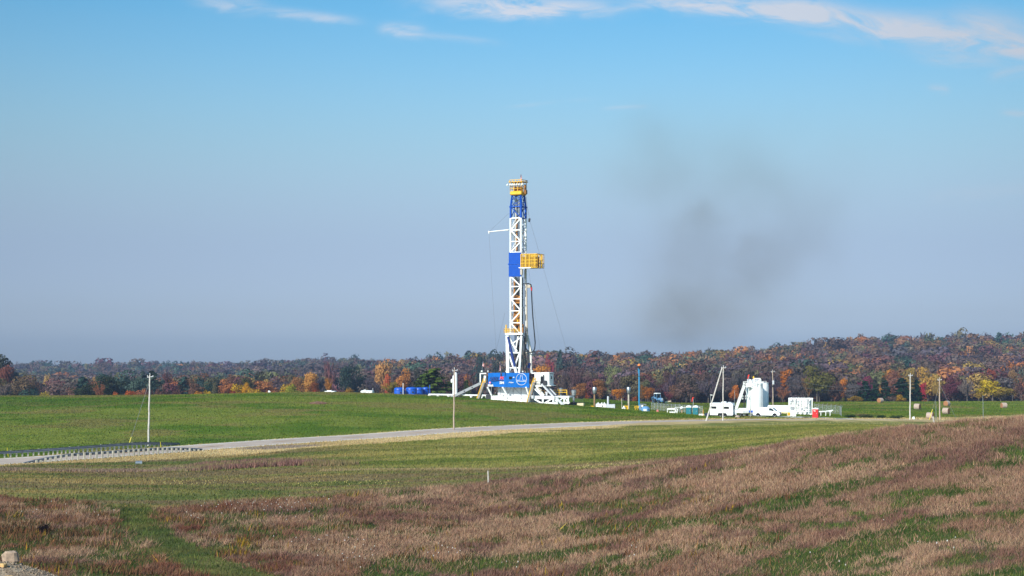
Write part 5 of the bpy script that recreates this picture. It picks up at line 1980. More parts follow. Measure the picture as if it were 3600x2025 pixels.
def fence_post(px, yb, yt, D, lean, label):
    a = pt(px, yb, D)
    a.z = h1(a.x, a.y) - .25
    hh = zy(yt, D) - a.z
    o = MB().tube([(0, 0, 0), (lean * .5 + .01, 0, hh * .5), (lean, 0, hh)], .085, 7, r1=.07)
    o = o.build('fence_post', M_WOOD, None, True, a)
    clean(o, label, 'fence post')


fence_post(1717, 1702, 1655, 124, -.03, 'lone grey fence post at the edge of the brown meadow below the rig')
fence_post(3287, 1520, 1464, 115, -.16, 'leaning grey fence post on the crest of the brown hillside')
for px, y in ((296, 1640), (263, 1640), (300, 1658)):
    a = at(px, 172 if y < 1650 else 166)
    o = MB().tube([(0, 0, -.2), (.03, 0, .85)], .03, 5).build('ditch_stake', M_RUST, None, False, a)
    clean(o, {296: 'dark rod in the ditch left of the culvert, middle of three', 263: 'dark rod in the ditch, leftmost of three', 300: 'dark rod in the ditch, nearest of three'}[px], 'stake', 'dark rods in the ditch')

# ------------------------------------------------------------------ guardrails
_seg = np.concatenate([[0], np.cumsum(np.hypot(np.diff(ROAD[:, 0]), np.diff(ROAD[:, 1])))])


def road_pt(s, off, dz=0.0):
    i = np.interp(s, _seg, np.arange(len(_seg)))
    k = np.arange(len(_seg))
    p = np.array([np.interp(i, k, ROAD[:, j]) for j in range(3)])
    q = np.array([np.interp(min(i + 2, k[-1]), k, ROAD[:, j]) for j in range(3)])
    t = (q - p)[:2]
    t /= np.linalg.norm(t)
    x, y = p[0] - t[1] * off, p[1] + t[0] * off
    return Vector((x, y, 0)), math.atan2(t[1], t[0]), p[2]


def s_of_px(px, off):
    ss = np.linspace(0, _seg[-1], 1500)
    pp = [road_pt(s, off)[0] for s in ss[::5]]
    v = np.array([1800 + F * p.x / p.y for p in pp])
    return float(np.interp(px, v, ss[::5]))


def guardrail(off, px0, px1, label, flare_end, post_mat, postw):
    s0, s1 = s_of_px(px0, off), s_of_px(px1, off)
    o0, _, z0 = road_pt(s0, off)
    t = thing('guardrail', label, 'guardrail', (o0.x, o0.y, z0))
    base = Vector((o0.x, o0.y, z0))
    side = 1 if off > 0 else -1
    b = MB()
    n = int((s1 - s0) / .68)
    rows = []
    prof_ = [(.06, .92), (-.05, .85), (.06, .74), (-.05, .63), (.06, .54)]
    for i in range(n + 1):
        s = s0 + (s1 - s0) * i / n
        e = i / n
        sink, out = 0.0, 0.0
        if flare_end in ('right', 'both'):
            k = max(0, (s - (s1 - 8)) / 8)
            sink, out = .62 * k ** 1.6, .8 * k * k * (1 if off > 0 else 0)
        if flare_end in ('left', 'both'):
            k = max(0, ((s0 + 7) - s) / 7)
            sink = max(sink, .75 * k ** 1.3)
        p, a, z = road_pt(s, off + out)
        nx, ny = -math.sin(a) * side, math.cos(a) * side
        gz = z
        rows.append([Vector((p.x + nx * -d, p.y + ny * -d, max(gz + h - sink, gz - .3))) - base for d, h in prof_])
        if True:
            pb = MB()
            hz = max(.88 + .06 * math.sin(i * 2.7) - sink * 1.2, .12)
            rot = Matrix.Rotation(a, 3, 'Z')
            c = Vector((p.x + nx * .17, p.y + ny * .17, z + (hz - .7) / 2)) - base
            pb.box(c, (postw, .2, hz + .7), rot)
            pb.build('post', post_mat, t)
    vs = [p for r in rows for p in r]
    m = len(prof_)
    fs = []
    for i in range(n):
        for j in range(m - 1):
            fs.append((i * m + j, (i + 1) * m + j, (i + 1) * m + j + 1, i * m + j + 1))
    nv = len(vs)
    back = [(p.x, p.y + .02 * side, p.z) for p in vs]
    b.add(vs, fs)
    b.add(back, [f[::-1] for f in fs])
    b.build('rail', M_RAIL, t, True)
    return t


M_RAIL = paint('galvanised_rail', (136, 142, 150), 0.45, metal=0.55, var=0.15)
M_RPOST = paint('guardrail_post', (190, 184, 168), 0.85, var=0.3, scale=1.5, dirt=(140, 132, 118))
guardrail(5.3, -70, 640, 'guardrail on the far side of the road at the left with its end turned down', 'right', M_RPOST, .18)
guardrail(-5.6, 82, 712, 'guardrail on the near side of the road seen from behind with broad pale posts', 'both', M_RPOST, .24)

# culvert
a = at(488, 178)
b = MB()
R = Matrix.Rotation(math.pi / 2, 3, 'Y') @ Matrix.Identity(3)
b.lathe([(.22, -.4), (.30, -.4), (.30, .4), (.22, .4)], (0, 0, .15), 16, 0, Matrix.Rotation(.25, 3, 'Z') @ R)
b.lathe([(.0, -.3), (.215, -.3), (.215, .3), (0, .3)], (0, 0, .15), 12, 1, Matrix.Rotation(.25, 3, 'Z') @ R)
clean(b.build('culvert_pipe', [M_GALV, M_HOLE], None, True, a), 'short grey culvert pipe sticking out of the bank below the near guardrail', 'pipe')

# ------------------------------------------------------------------ blue tanks left of the rig
def blue_tank(px, D, w, ytop, label, hatch=True, first=False):
    a = at(px, D)
    hh = zy(ytop, D) - a.z
    t = thing('blue_tank', label, 'tank', a, random.uniform(-.2, .2), 'blue tanks standing behind the green hill')
    r = w / 2
    b = MB()
    b.lathe([(r, -.3), (r, hh - .55), (r * .97, hh - .3), (r * .82, hh - .1), (r * .5, hh - .01), (0.02, hh)], n=28)
    b.build('shell', M_BLUE2, t, True)
    if hatch:
        h_ = MB()
        h_.lathe([(.0, -.03), (.2, -.05), (.2, .06), (.0, .06)], (.25, -r + .02, hh - 1.15), 12, 0, Matrix.Rotation(math.pi / 2, 3, 'X'))
        h_.build('hatch', M_DARK, t)
    k = MB()
    k.lathe([(r + .03, 0), (r + .03, .08), (r, .08)], (0, 0, hh - .62), 28)
    k.lathe([(.3, 0), (.3, .1), (.0, .14)], (.3, .2, hh - .02), 12)
    k.build('rim_band', M_NAVY, t)


blue_tank(1404, 338, 2.5, 1362, 'leftmost blue tank with a rounded top, beside the thin white post')
blue_tank(1446, 340, 2.7, 1361, 'second blue tank from the left, with a dark hatch')
blue_tank(1473, 344, 2.0, 1362, 'third blue tank from the left, partly hidden behind the second', False)
blue_tank(1496, 346, 1.7, 1361, 'fourth blue tank from the left, nearest the catwalk', False)
a = at(1417, 333)
o = MB().box((0, 0, 1.2), (.12, .12, 3.0)).build('white_post', M_WHITE, None, False, a)
clean(o, 'thin white post in front of the gap between the first two blue tanks', 'post')
a = at(1511, 340)
o = MB().box((0, 0, .9), (.16, .9, 3.2)).build('blue_divider', M_BLUE2, None, False, a)
clean(o, 'narrow blue end tank right of the other blue tanks', 'tank')

# vertical white vessel behind the bare pole
a = at(1602, 330)
hv = zy(1309, 330) - a.z
t = thing('vertical_vessel', 'tall narrow white vessel with a side dome behind the bare roadside pole', 'vessel', a)
b = MB()
b.lathe([(.40, -.3), (.40, hv - .9), (.36, hv - .4), (.26, hv - .1), (.1, hv)], n=16)
b.build('shell', M_WHITE, t, True)
b = MB()
b.lathe([(.30, 0), (.30, hv - 1.0), (.2, hv - .75), (.05, hv - .7)], (-.42, -.1, 0), 14)
b.build('side_column', M_WHITE, t, True)
b = MB()
b.lathe([(.02, -.5), (.25, -.35), (.3, 0), (.25, .35), (.02, .5)], (-.85, -.2, hv - 2.0), 14)
b.build('side_dome', M_WHITE, t, True)


# ------------------------------------------------------------------ low white trailers on the hill line
def low_trailer(px0, px1, ytop, D, label, step):
    a = at((px0 + px1) / 2, D)
    w = (px1 - px0) / F * D
    ht = zy(ytop, D) - a.z
    t = thing('white_trailer', label, 'trailer', a, -.12)
    b = MB()
    if step:
        b.box((-w * .22, 0, ht - .75), (w * .52, 2.2, 1.4), bev=.12)
        b.box((w * .12, 0, ht - .95), (w * .3, 2.2, .9), bev=.12)
        b.build('body', M_WHITE, t)
        b = MB()
        b.box((w * .34, 0, ht - .8), (w * .3, 2.0, .26))
        b.bar((w * .2, 0, ht - 1.1), (w * .4, 0, ht - .9), .2)
        b.build('drawbar', M_WHITE, t)
        b = MB()
        b.box((-w * .25, -.3, ht + .02), (w * .22, 1.0, .25), bev=.06)
        b.build('roof_unit', M_WHITE, t)
    else:
        b.box((0, 0, ht - 1.0), (w, 2.4, 1.9), bev=.2)
        b.build('body', M_WHITE, t)
        b = MB()
        b.box((-w * .2, 0, ht + .04), (.6, .6, .2), bev=.05)
        b.box((w * .45, 0, ht + .3), (.07, .07, .5))
        b.build('roof_vent', M_WHITE, t)
    for sx in (-.2, .05):
        for sy in (-1.05, 1.05):
            w_ = MB()
            w_.lathe([(.05, -.12), (.38, -.12), (.4, 0), (.38, .12), (.05, .12)], (w * sx, sy, .4), 16, 0, Matrix.Rotation(math.pi / 2, 3, 'X'))
            w_.build('wheel', M_TYRE, t, True)


low_trailer(1142, 1212, 1374, 385, 'low white trailer with stepped top and drawbar on the hill line', True)
low_trailer(1270, 1313, 1372, 385, 'white box trailer on the hill line right of the stepped one', False)
a = at(946, 385)
hv = zy(1373, 385) - a.z
b = MB()
b.box((0, 0, hv / 2), (.5, .4, hv), bev=.1)
b.box((.3, 0, hv / 2 - .1), (.25, .4, hv - .2), bev=.08)
clean(b.build('white_bucket', M_WHITE, None, False, a), 'tiny white object peeking over the middle of the green hill', 'container')


# ------------------------------------------------------------------ exhaust stacks, flare pole, small plant right of the rig
def stack(px, D, ytop, ycap, ybase, mat, label, rc, rp):
    a = at(px, D)
    h0, h1_ = zy(ycap, D) - a.z, zy(ytop, D) - a.z
    t = thing('exhaust_stack', label, 'exhaust stack', a, 0, 'capped exhaust stacks right of the rig')
    b = MB()
    b.tube([(0, 0, -.4), (0, 0, h0 + .1)], rp, 12)
    b.build('pipe', mat, t, True)
    b = MB()
    hc = h1_ - h0
    b.lathe([(rc * .55, h0 - .02), (rc * .88, h0 + .12 * hc), (rc * .9, h0 + .45 * hc), (rc * 1.02, h0 + .48 * hc), (rc * 1.04, h0 + .9 * hc), (rc * .8, h1_), (.05, h1_ + .02)], n=20)
    b.build('cap', M_GALV, t, True)
    b = MB()
    b.lathe([(rc * .5, h0 - .12), (rc * .7, h0 - .1), (rc * .7, h0 + .04), (rc * .4, h0 + .04)], n=16)
    b.build('collar', M_DARK, t, True)


stack(1972, 328, 1364, 1384, 1402, M_GALV, 'silver exhaust stack rising behind the yellow railing of the rig', .42, .2)
stack(2017, 318, 1371, 1392, 1424, M_GALV, 'silver exhaust stack next to the cream crate', .56, .24)
stack(2090, 316, 1361, 1384, 1436, M_RUST, 'exhaust stack with rusty pipe left of the white engine housing', .46, .2)
stack(2210, 312, 1361, 1384, 1442, M_BEIGE, 'exhaust stack with pale pipe nearest the blue flare pole', .42, .2)

a = at(2042, 316)
hv = zy(1417, 316) - a.z
t = thing('storage_crate', 'cream wooden crate between two silver exhaust stacks', 'crate', a, -.35)
MB().box((0, 0, hv / 2 - .2), (1.45, .9, hv + .4), bev=.02).build('body', M_DIRTY, t)
b = MB()
for z in (.2, hv * .55, hv - .05):
    b.box((0, 0, z), (1.5, .95, .07))
b.build('battens', M_DIRTY, t)
a = at(2003, 317)
t = thing('pipe_manifold', 'rusty red pipe manifold at the foot of the silver stack by the crate', 'manifold', a)
b = MB()
b.tube([(-1.6, 0, .35), (1.5, 0, .45)], .2, 8)
b.build('header_pipe', paint('rust_red', (140, 70, 62), .7), t, True)
for x in (-1.0, -.3, .5, 1.2):
    MB().box((x, -.1, .3), (.35, .3, .7), bev=.06).build('valve', M_DARK, t)

a = at(2131, 312)
t = thing('engine_housing', 'white and grey engine housing on a blue skid with a grey chimney', 'generator', a, -.12)
z0 = zy(1437, 312) - a.z
z1 = zy(1420, 312) - a.z
b = MB()
b.box((-1.08, 0, (z0 + z1) / 2 - .2), (2.3, 1.6, z1 - z0 + .5), bev=.05)
b.build('white_cabinet', M_WHITE, t)
b = MB()
b.box((1.02, 0, (z0 + z1) / 2 - .25), (1.9, 1.5, z1 - z0 + .35), bev=.05)
b.build('grey_cabinet', M_LGREY, t)
MB().box((.7, 0, z0 - .3), (3.0, 1.7, .36)).build('skid', M_BLUE, t)
b = MB()
b.tube([(.4, .2, z1 - .2), (.4, .2, zy(1393, 312) - a.z)], .21, 12)
b.build('chimney', M_LGREY, t, True)
for x in (-1.75, -.95, -.4):
    MB().tube([(x, 0, z1 - .05), (x, 0, z1 + .35)], .1, 8).build('vent_pipe', M_WHITE, t, True)
MB().box((-.75, -.83, z1 - .45), (.22, .05, .26)).build('gauge', M_HOLE, t)

a = at(2186, 310)
t = thing('white_wellhead', 'white wellhead fittings with a thin pole left of the yellow frame', 'wellhead', a)
zz = zy(1441, 310) - a.z
b = MB()
b.tube([(0, 0, -.3), (0, 0, zy(1400, 310) - a.z)], .07, 6)
b.build('pole', M_BEIGE, t)
b = MB()
for (x, z, s) in ((.25, zz + .3, .5), (.5, zz + .7, .45), (.15, zz + .05, .4), (.65, zz + .35, .4)):
    b.lathe([(.02, -s / 2), (s * .5, -s * .3), (s * .5, s * .3), (.02, s / 2)], (x, 0, z), 10)
b.build('valves', M_WHITE, t, True)


def yellow_frame(px, D, y0, y1, w, label, two):
    a = at(px, D)
    zt_, zb_ = zy(y0, D) - a.z, zy(y1, D) - a.z
    t = thing('pipe_guard', label, 'guard', a)
    b = MB()
    if two:
        m = zb_ + .1
        for (x0, x1) in ((-w / 2, 0.02), ):
            b.bar((x0, 0, m), (x0, 0, zt_), .13)
            b.bar((x1, 0, m), (x1, 0, zt_), .13)
            b.bar((x0, 0, zt_ - .06), (x1, 0, zt_ - .06), .13)
            b.bar((x0, 0, m + .06), (x1, 0, m + .06), .13)
        b.bar((.26, 0, m), (.26, 0, zt_), .15)
        b.bar((.1, 0, zt_ - .05), (.48, 0, zt_ - .05), .12)
        b.build('guard_loop', M_YEL, t)
        for x in (-.4, .1):
            MB().box((x, 0, zb_ / 2 - .3), (.14, .14, max(.3, zb_ + .6))).build('leg', M_YEL, t)
    else:
        b.bar((-w / 2, 0, zt_), (w / 2, 0, zt_), .22)
        b.bar((w / 2 - .08, 0, -.3), (w / 2 - .08, 0, zt_), .26)
        b.bar((-w / 2 + .3, 0, zt_ - .4), (w / 2, 0, zt_ - .4), .12)
        b.build('guard_loop', M_YEL, t)


yellow_frame(2201, 309, 1428, 1443, .8, 'yellow bent pipe guard beside the exhaust stack nearest the flare pole', False)
yellow_frame(2240, 306, 1427, 1437, 1.0, 'small yellow double loop guard left of the blue flare pole foot', True)
a = at(2080, 314)
t = thing('yellow_valve', 'small yellow and white valve on the grass left of the engine housing', 'valve', a)
zz = zy(1433, 314) - a.z
MB().box((.1, 0, zz / 2), (.8, .3, max(zz, .3) + .3), bev=.1).build('body', M_YEL, t)
MB().lathe([(.02, -.2), (.2, -.1), (.2, .1), (.02, .2)], (-.5, 0, zz + .1), 10).build('handwheel', M_WHITE, t)

# flare pole
D = 322
a = at(2247, D)
ht = zy(1279, D) - a.z
t = thing('flare_stack', 'tall light blue flare pole with an orange tip and dark collar', 'flare stack', a)
b = MB()
b.tube([(0, 0, -.3), (0, 0, ht - 1.0)], .165, 12)
b.build('pipe', M_FLAREB, t, True)
b = MB()
b.tube([(-.17, -.1, ht - 2.1), (-.17, -.1, ht - 1.0)], .1, 8)
b.build('pilot_line', M_FLAREB, t, True)
b = MB()
b.lathe([(.17, ht - 1.25), (.24, ht - .95), (.36, ht - .55), (.36, ht - .45), (.1, ht - .45)], n=16)
b.lathe([(.18, ht * .72), (.22, ht * .72 + .02), (.22, ht * .72 + .1), (.18, ht * .72 + .12)], n=14)
b.build('collar', M_DARK, t, True)
b = MB()
b.lathe([(.36, ht - .45), (.38, ht - .3), (.3, ht - .12), (.18, ht - .02), (.05, ht + .02)], n=12)
b.build('tip', M_ORG, t, True)
guy(2266, 1424, 326, a + Vector((.1, 0, ht * .55)), 'thin stay wire on the right of the blue flare pole', .02)

a = at(2269, 302)
t = thing('blue_hut', 'faded blue round hut with conical roof below the flare pole', 'hut', a, .1)
z1, z2 = zy(1437, 302) - a.z, zy(1428, 302) - a.z
b = MB()
b.lathe([(.95, -.4), (.95, z1)], n=10)
b.build('wall', M_LBLUE, t)
b = MB()
b.lathe([(1.0, z1), (1.0, z1 + .04), (.6, z2 - .12), (.25, z2), (.02, z2 + .02)], n=10)
b.build('roof', M_LBLUE, t)
b = MB()
b.box((-.28, -.93, z1 / 2 - .1), (.72, .06, z1 + .2))
b.build('door', M_WHITE, t)
a = at(2258, 308)
t = thing('grey_canopy', 'small grey canopy with a white box behind the faded blue hut', 'canopy', a)
zz = zy(1421, 308) - a.z
MB().box((.2, 0, zz), (1.3, .9, .1), Matrix.Rotation(.08, 3, 'Y')).build('roof', M_GREY, t)
for x in (-.35, .75):
    MB().box((x, 0, zz / 2), (.08, .7, zz)).build('leg', M_GREY, t)
MB().box((-.05, -.3, zz - .38), (.4, .3, .45)).build('meter_box', M_WHITE, t)
MB().box((-.45, .1, zz / 2 - .2), (.4, .4, zz + .2)).build('cabinet', M_LBLUE, t)
a = at(2312, 303)
o = MB().lathe([(.05, 0), (.28, .05), (.3, .3), (.18, .5), (.04, .56)], n=10).build('red_barrel', paint('faded_red', (204, 120, 110), .7), None, True, a)
clean(o, 'small faded red barrel on the grass right of the blue hut', 'barrel')

# tractor
D = 392
a = at(2316, D)
t = thing('blue_tractor', 'old blue farm tractor with white cab roof parked before the wood', 'tractor', a, math.radians(-62))


def wheel(px_, py_, r, w, par, mt=M_TYRE, mr=M_RIM, z=None, side=-1, rimf=.58):
    R_ = Matrix.Rotation(math.pi / 2, 3, 'X')
    b = MB()
    b.lathe([(r * .55, -w / 2), (r * .9, -w / 2), (r, -w * .32), (r, w * .32), (r * .9, w / 2), (r * .55, w / 2)], (px_, py_, r if z is None else z), 24, 0, R_)
    o = b.build('wheel', mt, par, True)
    b = MB()
    b.lathe([(.02, -w * .40), (r * rimf * .5, -w * .42), (r * rimf, -w * .53), (r * rimf, w * .53), (r * rimf * .5, w * .42), (.02, w * .4)], (px_, py_, r if z is None else z), 20, 0, R_)
    b.build('rim', mr, o, True)
    return o


# local x forward; rear axle at x=-1.1
for sy in (-1, 1):
    wheel(-1.0, sy * .92, .82, .5, t, mr=M_LBLUE)
    wheel(1.25, sy * .78, .5, .3, t, mr=M_LBLUE)
b = MB()
b.box((.85, 0, 1.22), (1.7, .62, .62), bev=.1)
b.box((.5, 0, .72), (2.4, .45, .5))
b.build('hood', M_LBLUE, t)
MB().box((1.72, 0, 1.2), (.05, .5, .55)).build('grille', M_LGREY, t)
MB().box((1.45, 0, .75), (.7, .5, .3)).build('weight_block', M_LBLUE, t)
b = MB()
for x in (-1.45, -.1):
    for y in (-.62, .62):
        b.bar((x, y, 1.2), (x * .97, y * .92, 2.6), .09)
b.box((-.75, 0, 1.15), (1.5, 1.3, .5))
b.build('cab_frame', M_LBLUE, t)
b = MB()
b.box((-.76, 0, 1.98), (1.24, 1.08, 1.15))
b.build('cab_glass', M_GLASS, t)
MB().box((-.75, 0, 2.72), (1.65, 1.4, .26), bev=.1).build('cab_roof', M_WHITE, t)
for y in (-.92, .92):
    MB().prism([(-1.85, 1.0), (-1.75, 1.6), (-1.2, 1.82), (-.5, 1.72), (-.25, 1.3), (-.4, 1.3), (-.6, 1.6), (-1.2, 1.7), (-1.65, 1.5)], y - .25, y + .25).build('fender', M_LBLUE, t)
MB().tube([(.9, .2, 1.5), (.9, .2, 2.25)], .05, 8).build('exhaust', M_DARK, t, True)
a = at(2346, 396)
b = MB()
b.prism([(-.9, .5), (.9, .8), (1.0, .6), (.4, .45), (-.1, .2), (-.5, .1)], -.4, .4)
b.box((-.8, 0, .4), (.2, .5, .8))
clean(b.build('hay_tool', M_DIRTY, None, False, a), 'pale wooden implement lying right of the blue tractor', 'implement')
# ------------------------------------------------------------------ white camper
D = 292
a = at(2540, D)
t = thing('camper_trailer', 'white camper trailer with two dark windows and a roof air conditioner', 'camper trailer', a, math.radians(-20))
zt, zb = zy(1416, D) - a.z, .38
L_, W_ = 4.75, 2.3
hh = zt - zb
b = MB()
pf = [(-L_ / 2, zb + .1), (-L_ / 2 + .1, zb), (L_ / 2 - .1, zb), (L_ / 2, zb + .15), (L_ / 2, zt - .3), (L_ / 2 - .25, zt), (-L_ / 2 + .15, zt), (-L_ / 2, zt - .15)]
b.prism(pf, -W_ / 2, W_ / 2)
b.build('body', M_WHITE, t)
for x in (-1.55, 1.05):
    w_ = MB().box((x, -W_ / 2 - .01, zt - .95), (1.12, .05, .52), bev=.02).build('window', M_WHITE2, t)
    MB().box((x, -W_ / 2 - .035, zt - .95), (1.04, .03, .46)).build('pane', M_HOLE, w_)
w_ = MB().box((L_ / 2 + .01, 0.05, zt - .95), (.05, 1.0, .8)).build('window', M_WHITE2, t)
MB().box((L_ / 2 + .035, 0.05, zt - .95), (.03, .85, .66)).build('pane', M_HOLE, w_)
MB().box((-L_ / 2 + .6, -W_ / 2 - .012, zb + hh * .42), (.7, .03, hh * .78)).build('door', M_WHITE, t)
MB().box((.35, 0, zt + .13), (1.0, .8, .28), bev=.1).build('roof_unit', M_WHITE, t)
MB().box((1.5, 0, zt + .1), (.7, .6, .16), bev=.05).build('roof_vent', M_LGREY, t)
for x in (-.22, .62):
    for y in (-W_ / 2 + .1, W_ / 2 - .1):
        wheel(x, y, .36, .22, t, z=.34)
b = MB()
b.prism([(-.75, .36), (-.7, .72), (-.5, .82), (.9, .82), (1.1, .72), (1.15, .36)], -W_ / 2 - .02, -W_ / 2 + .02)
b.build('wheel_arch', M_HOLE, t)
b = MB()
b.bar((L_ / 2, -.8, .42), (L_ / 2 + 1.2, 0, .42), .12)
b.bar((L_ / 2, .8, .42), (L_ / 2 + 1.2, 0, .42), .12)
b.build('drawbar', M_DARK, t)
MB().lathe([(.02, 0), (.18, .02), (.18, .5), (.02, .6)], (L_ / 2 + .4, 0, .45), 10).build('gas_bottle', M_WHITE, t, True)
MB().box((0, 0, .27), (L_ - .3, W_ - .3, .2)).build('chassis', M_DARK, t)
a = at(2487, 290)
o = MB().box((0, 0, .35), (.9, .8, .7), bev=.1).build('dark_crate', paint('dark_blue_crate', (40, 44, 78), .6), None, False, a)
clean(o, 'dark blue crate at the left end of the camper behind the leaning pole', 'crate')


# ------------------------------------------------------------------ van
def van():
    D = 302
    a = at(2697, D)
    t = thing('cargo_van', 'white cargo van parked on the gravel drive facing right', 'van', a, math.radians(-20))
    L_, W_ = 5.7, 2.0
    n = [(-2.85, .42), (-2.88, 1.0), (-2.80, 1.82), (-2.65, 1.98), (.9, 1.98), (1.25, 1.88), (2.0, 1.22), (2.65, 1.02), (2.82, .85), (2.85, .45), (2.75, .32), (-2.7, .32)]
    b = MB()
    # body narrowing towards the roof
    k = len(n)
    ar = sum(n[i][0] * n[(i + 1) % k][1] - n[(i + 1) % k][0] * n[i][1] for i in range(k))
    n2 = n if ar > 0 else n[::-1]
    hw = lambda z: W_ / 2 - (.16 * max(0, z - 1.0) / 1.0)
    vs = [(x, -hw(z), z) for x, z in n2] + [(x, hw(z), z) for x, z in n2]
    fs = [tuple(range(k)), tuple(range(2 * k - 1, k - 1, -1))] + [((i + 1) % k, i, k + i, k + (i + 1) % k) for i in range(k)]
    b.add(vs, fs)
    b.build('body', M_WHITE, t)
    for x in (-1.75, 1.75):
        for y in (-W_ / 2 + .12, W_ / 2 - .12):
            wheel(x, y, .36, .24, t, z=.35)
        for sy in (-1, 1):
            b = MB()
            b.prism([(x + .47 * math.cos(q), .33 + .47 * math.sin(q)) for q in np.linspace(0, math.pi, 10)], sy * W_ / 2 - .012, sy * W_ / 2 + .012)
            b.build('wheel_arch', M_HOLE, t)
    # side window and windscreen follow the sloping body
    for sy in (-1, 1):
        b = MB()
        q = [(.55, 1.32), (.55, 1.82), (.95, 1.84), (1.22, 1.72), (1.72, 1.3)]
        v = [(x, sy * (hw(z) + .012), z) for x, z in q] + [(x, sy * (hw(z) - .01), z) for x, z in q]
        m = len(q)
        f = [tuple(range(m)), tuple(range(2 * m - 1, m - 1, -1))] + [(i, (i + 1) % m, m + (i + 1) % m, m + i) for i in range(m)]
        b.add(v, f)
        b.build('side_window', M_GLASS, t)
        MB().box((1.25, sy * (W_ / 2 + .1), 1.35), (.14, .2, .26), bev=.04).build('mirror', M_BLACK, t)
        MB().box((2.68, sy * .68, .88), (.3, .42, .24), bev=.08).build('headlight', M_GLASS, t)
    b = MB()
    q0, q1 = (1.30, 1.855), (1.96, 1.275)
    b.add([(q0[0], -.68, q0[1]), (q0[0], .68, q0[1]), (q1[0], .8, q1[1]), (q1[0], -.8, q1[1]), (q0[0] + .02, -.68, q0[1] + .03), (q0[0] + .02, .68, q0[1] + .03), (q1[0] + .02, .8, q1[1] + .03), (q1[0] + .02, -.8, q1[1] + .03)],
          [(0, 1, 2, 3), (7, 6, 5, 4), (0, 4, 5, 1), (1, 5, 6, 2), (2, 6, 7, 3), (3, 7, 4, 0)])
    b.build('windscreen', paint('teal_glass', (40, 96, 110), .1), t)
    MB().box((2.72, 0, .42), (.34, 1.9, .3), bev=.08).build('front_bumper', M_BLACK, t)
    MB().box((2.84, 0, .78), (.05, .8, .2)).build('grille', M_DARK, t)
    MB().box((-2.86, 0, .45), (.12, 1.9, .2)).build('rear_bumper', M_DARK, t)
    b = MB()
    b.box((.45, -W_ / 2 - .002, 1.0), (.02, .02, 1.1))
    b.box((-1.6, -W_ / 2 - .002, 1.12), (2.2, .02, .03))
    b.build('door_seams', M_GREY, t)


van()


# ------------------------------------------------------------------ storage tanks and stairway
def tank(px, D, ytop, dia, label, seam):
    a = at(px, D)
    hh = zy(ytop, D) - a.z
    t = thing('storage_tank', label, 'storage tank', a, 0, 'white storage tanks behind the van')
    r = dia / 2
    b = MB()
    b.lathe([(r, -.4), (r, hh), (r * .98, hh + .05), (r * .3, hh + .1), (.05, hh + .11)], n=40)
    b.build('shell', M_WHITE, t, True)
    b = MB()
    b.lathe([(r + .02, hh - .06), (r + .06, hh - .05), (r + .06, hh + .02), (r, hh + .03)], n=40)
    b.build('rim', M_WHITE, t)
    b = MB()
    b.tube([(r * seam[0], -r * seam[1] - .02, 0), (r * seam[0], -r * seam[1] - .02, hh - .1)], .05, 6)
    b.build('sight_pipe', M_LGREY, t)
    b = MB()
    b.lathe([(.25, 0), (.25, .2), (.05, .25)], (.2, -.6, hh + .02), 12)
    b.lathe([(.12, 0), (.12, .4), (.05, .45)], (-.8, -.4, hh + .0), 10)
    b.build('roof_hatch', M_WHITE, t, True)
    return a, hh


ta, th_ = tank(2653, 322, 1347, 3.85, 'white storage tank on the left with the white stairway and roof piping', (.82, .57))
tank(2676, 327.5, 1346, 3.4, 'white storage tank on the right, half hidden behind the other one', (.9, .43))

a = at(2606, 320)
zt = zy(1360, 320) - a.z
t = thing('tank_stairway', 'steep white metal stairway climbing to the top of the white tanks', 'stairway', a)
x0, x1 = (2587 - 2606) / F * 320, (2619 - 2606) / F * 320
A, B_ = Vector((x0 - .1, -.4, 0.2)), Vector((x1 - .15, -.4, zt))
for y in (-.4, .45):
    b = MB()
    b.bar((A.x, y, A.z), (B_.x, y, B_.z), .09, .28)
    b.build('stringer', M_WHITE, t)
    b = MB()
    up = Vector((0, 0, 1.0))
    p, q = Vector((A.x, y, A.z)), Vector((B_.x, y, B_.z))
    b.bar(p + up, q + up, .08)
    b.bar(p + up * .5, q + up * .5, .07)
    for i in range(10):
        m = p.lerp(q, i / 9)
        b.bar(m, m + up, .07)
    b.build('handrail', M_WHITE, t)
b = MB()
for i in range(24):
    m = A.lerp(B_, (i + .5) / 24)
    b.box((m.x, .02, m.z), (.24, .8, .05))
b.build('treads', M_WHITE, t)
b = MB()
b.box((B_.x + .7, 0.2, zt + .02), (1.5, 1.4, .12))
b.build('landing', M_WHITE, t)
b = MB()
rail_run(b, [(B_.x - .3, -.5, zt), (B_.x + 1.4, -.5, zt)], 1.2, .045, .6)
rail_run(b, [(B_.x + 1.4, -.5, zt), (B_.x + 5.0, .4, zt + .1)], 1.15, .04, .7)
b.build('landing_railing', M_WHITE, t)
b = MB()
b.bar((B_.x + .1, 0, zt), (B_.x + .9, 0, zt - 2.6), .12)
b.bar((B_.x + 1.0, 0, zt), (B_.x + 1.0, 0, 0), .14)
b.build('prop', M_WHITE, t)

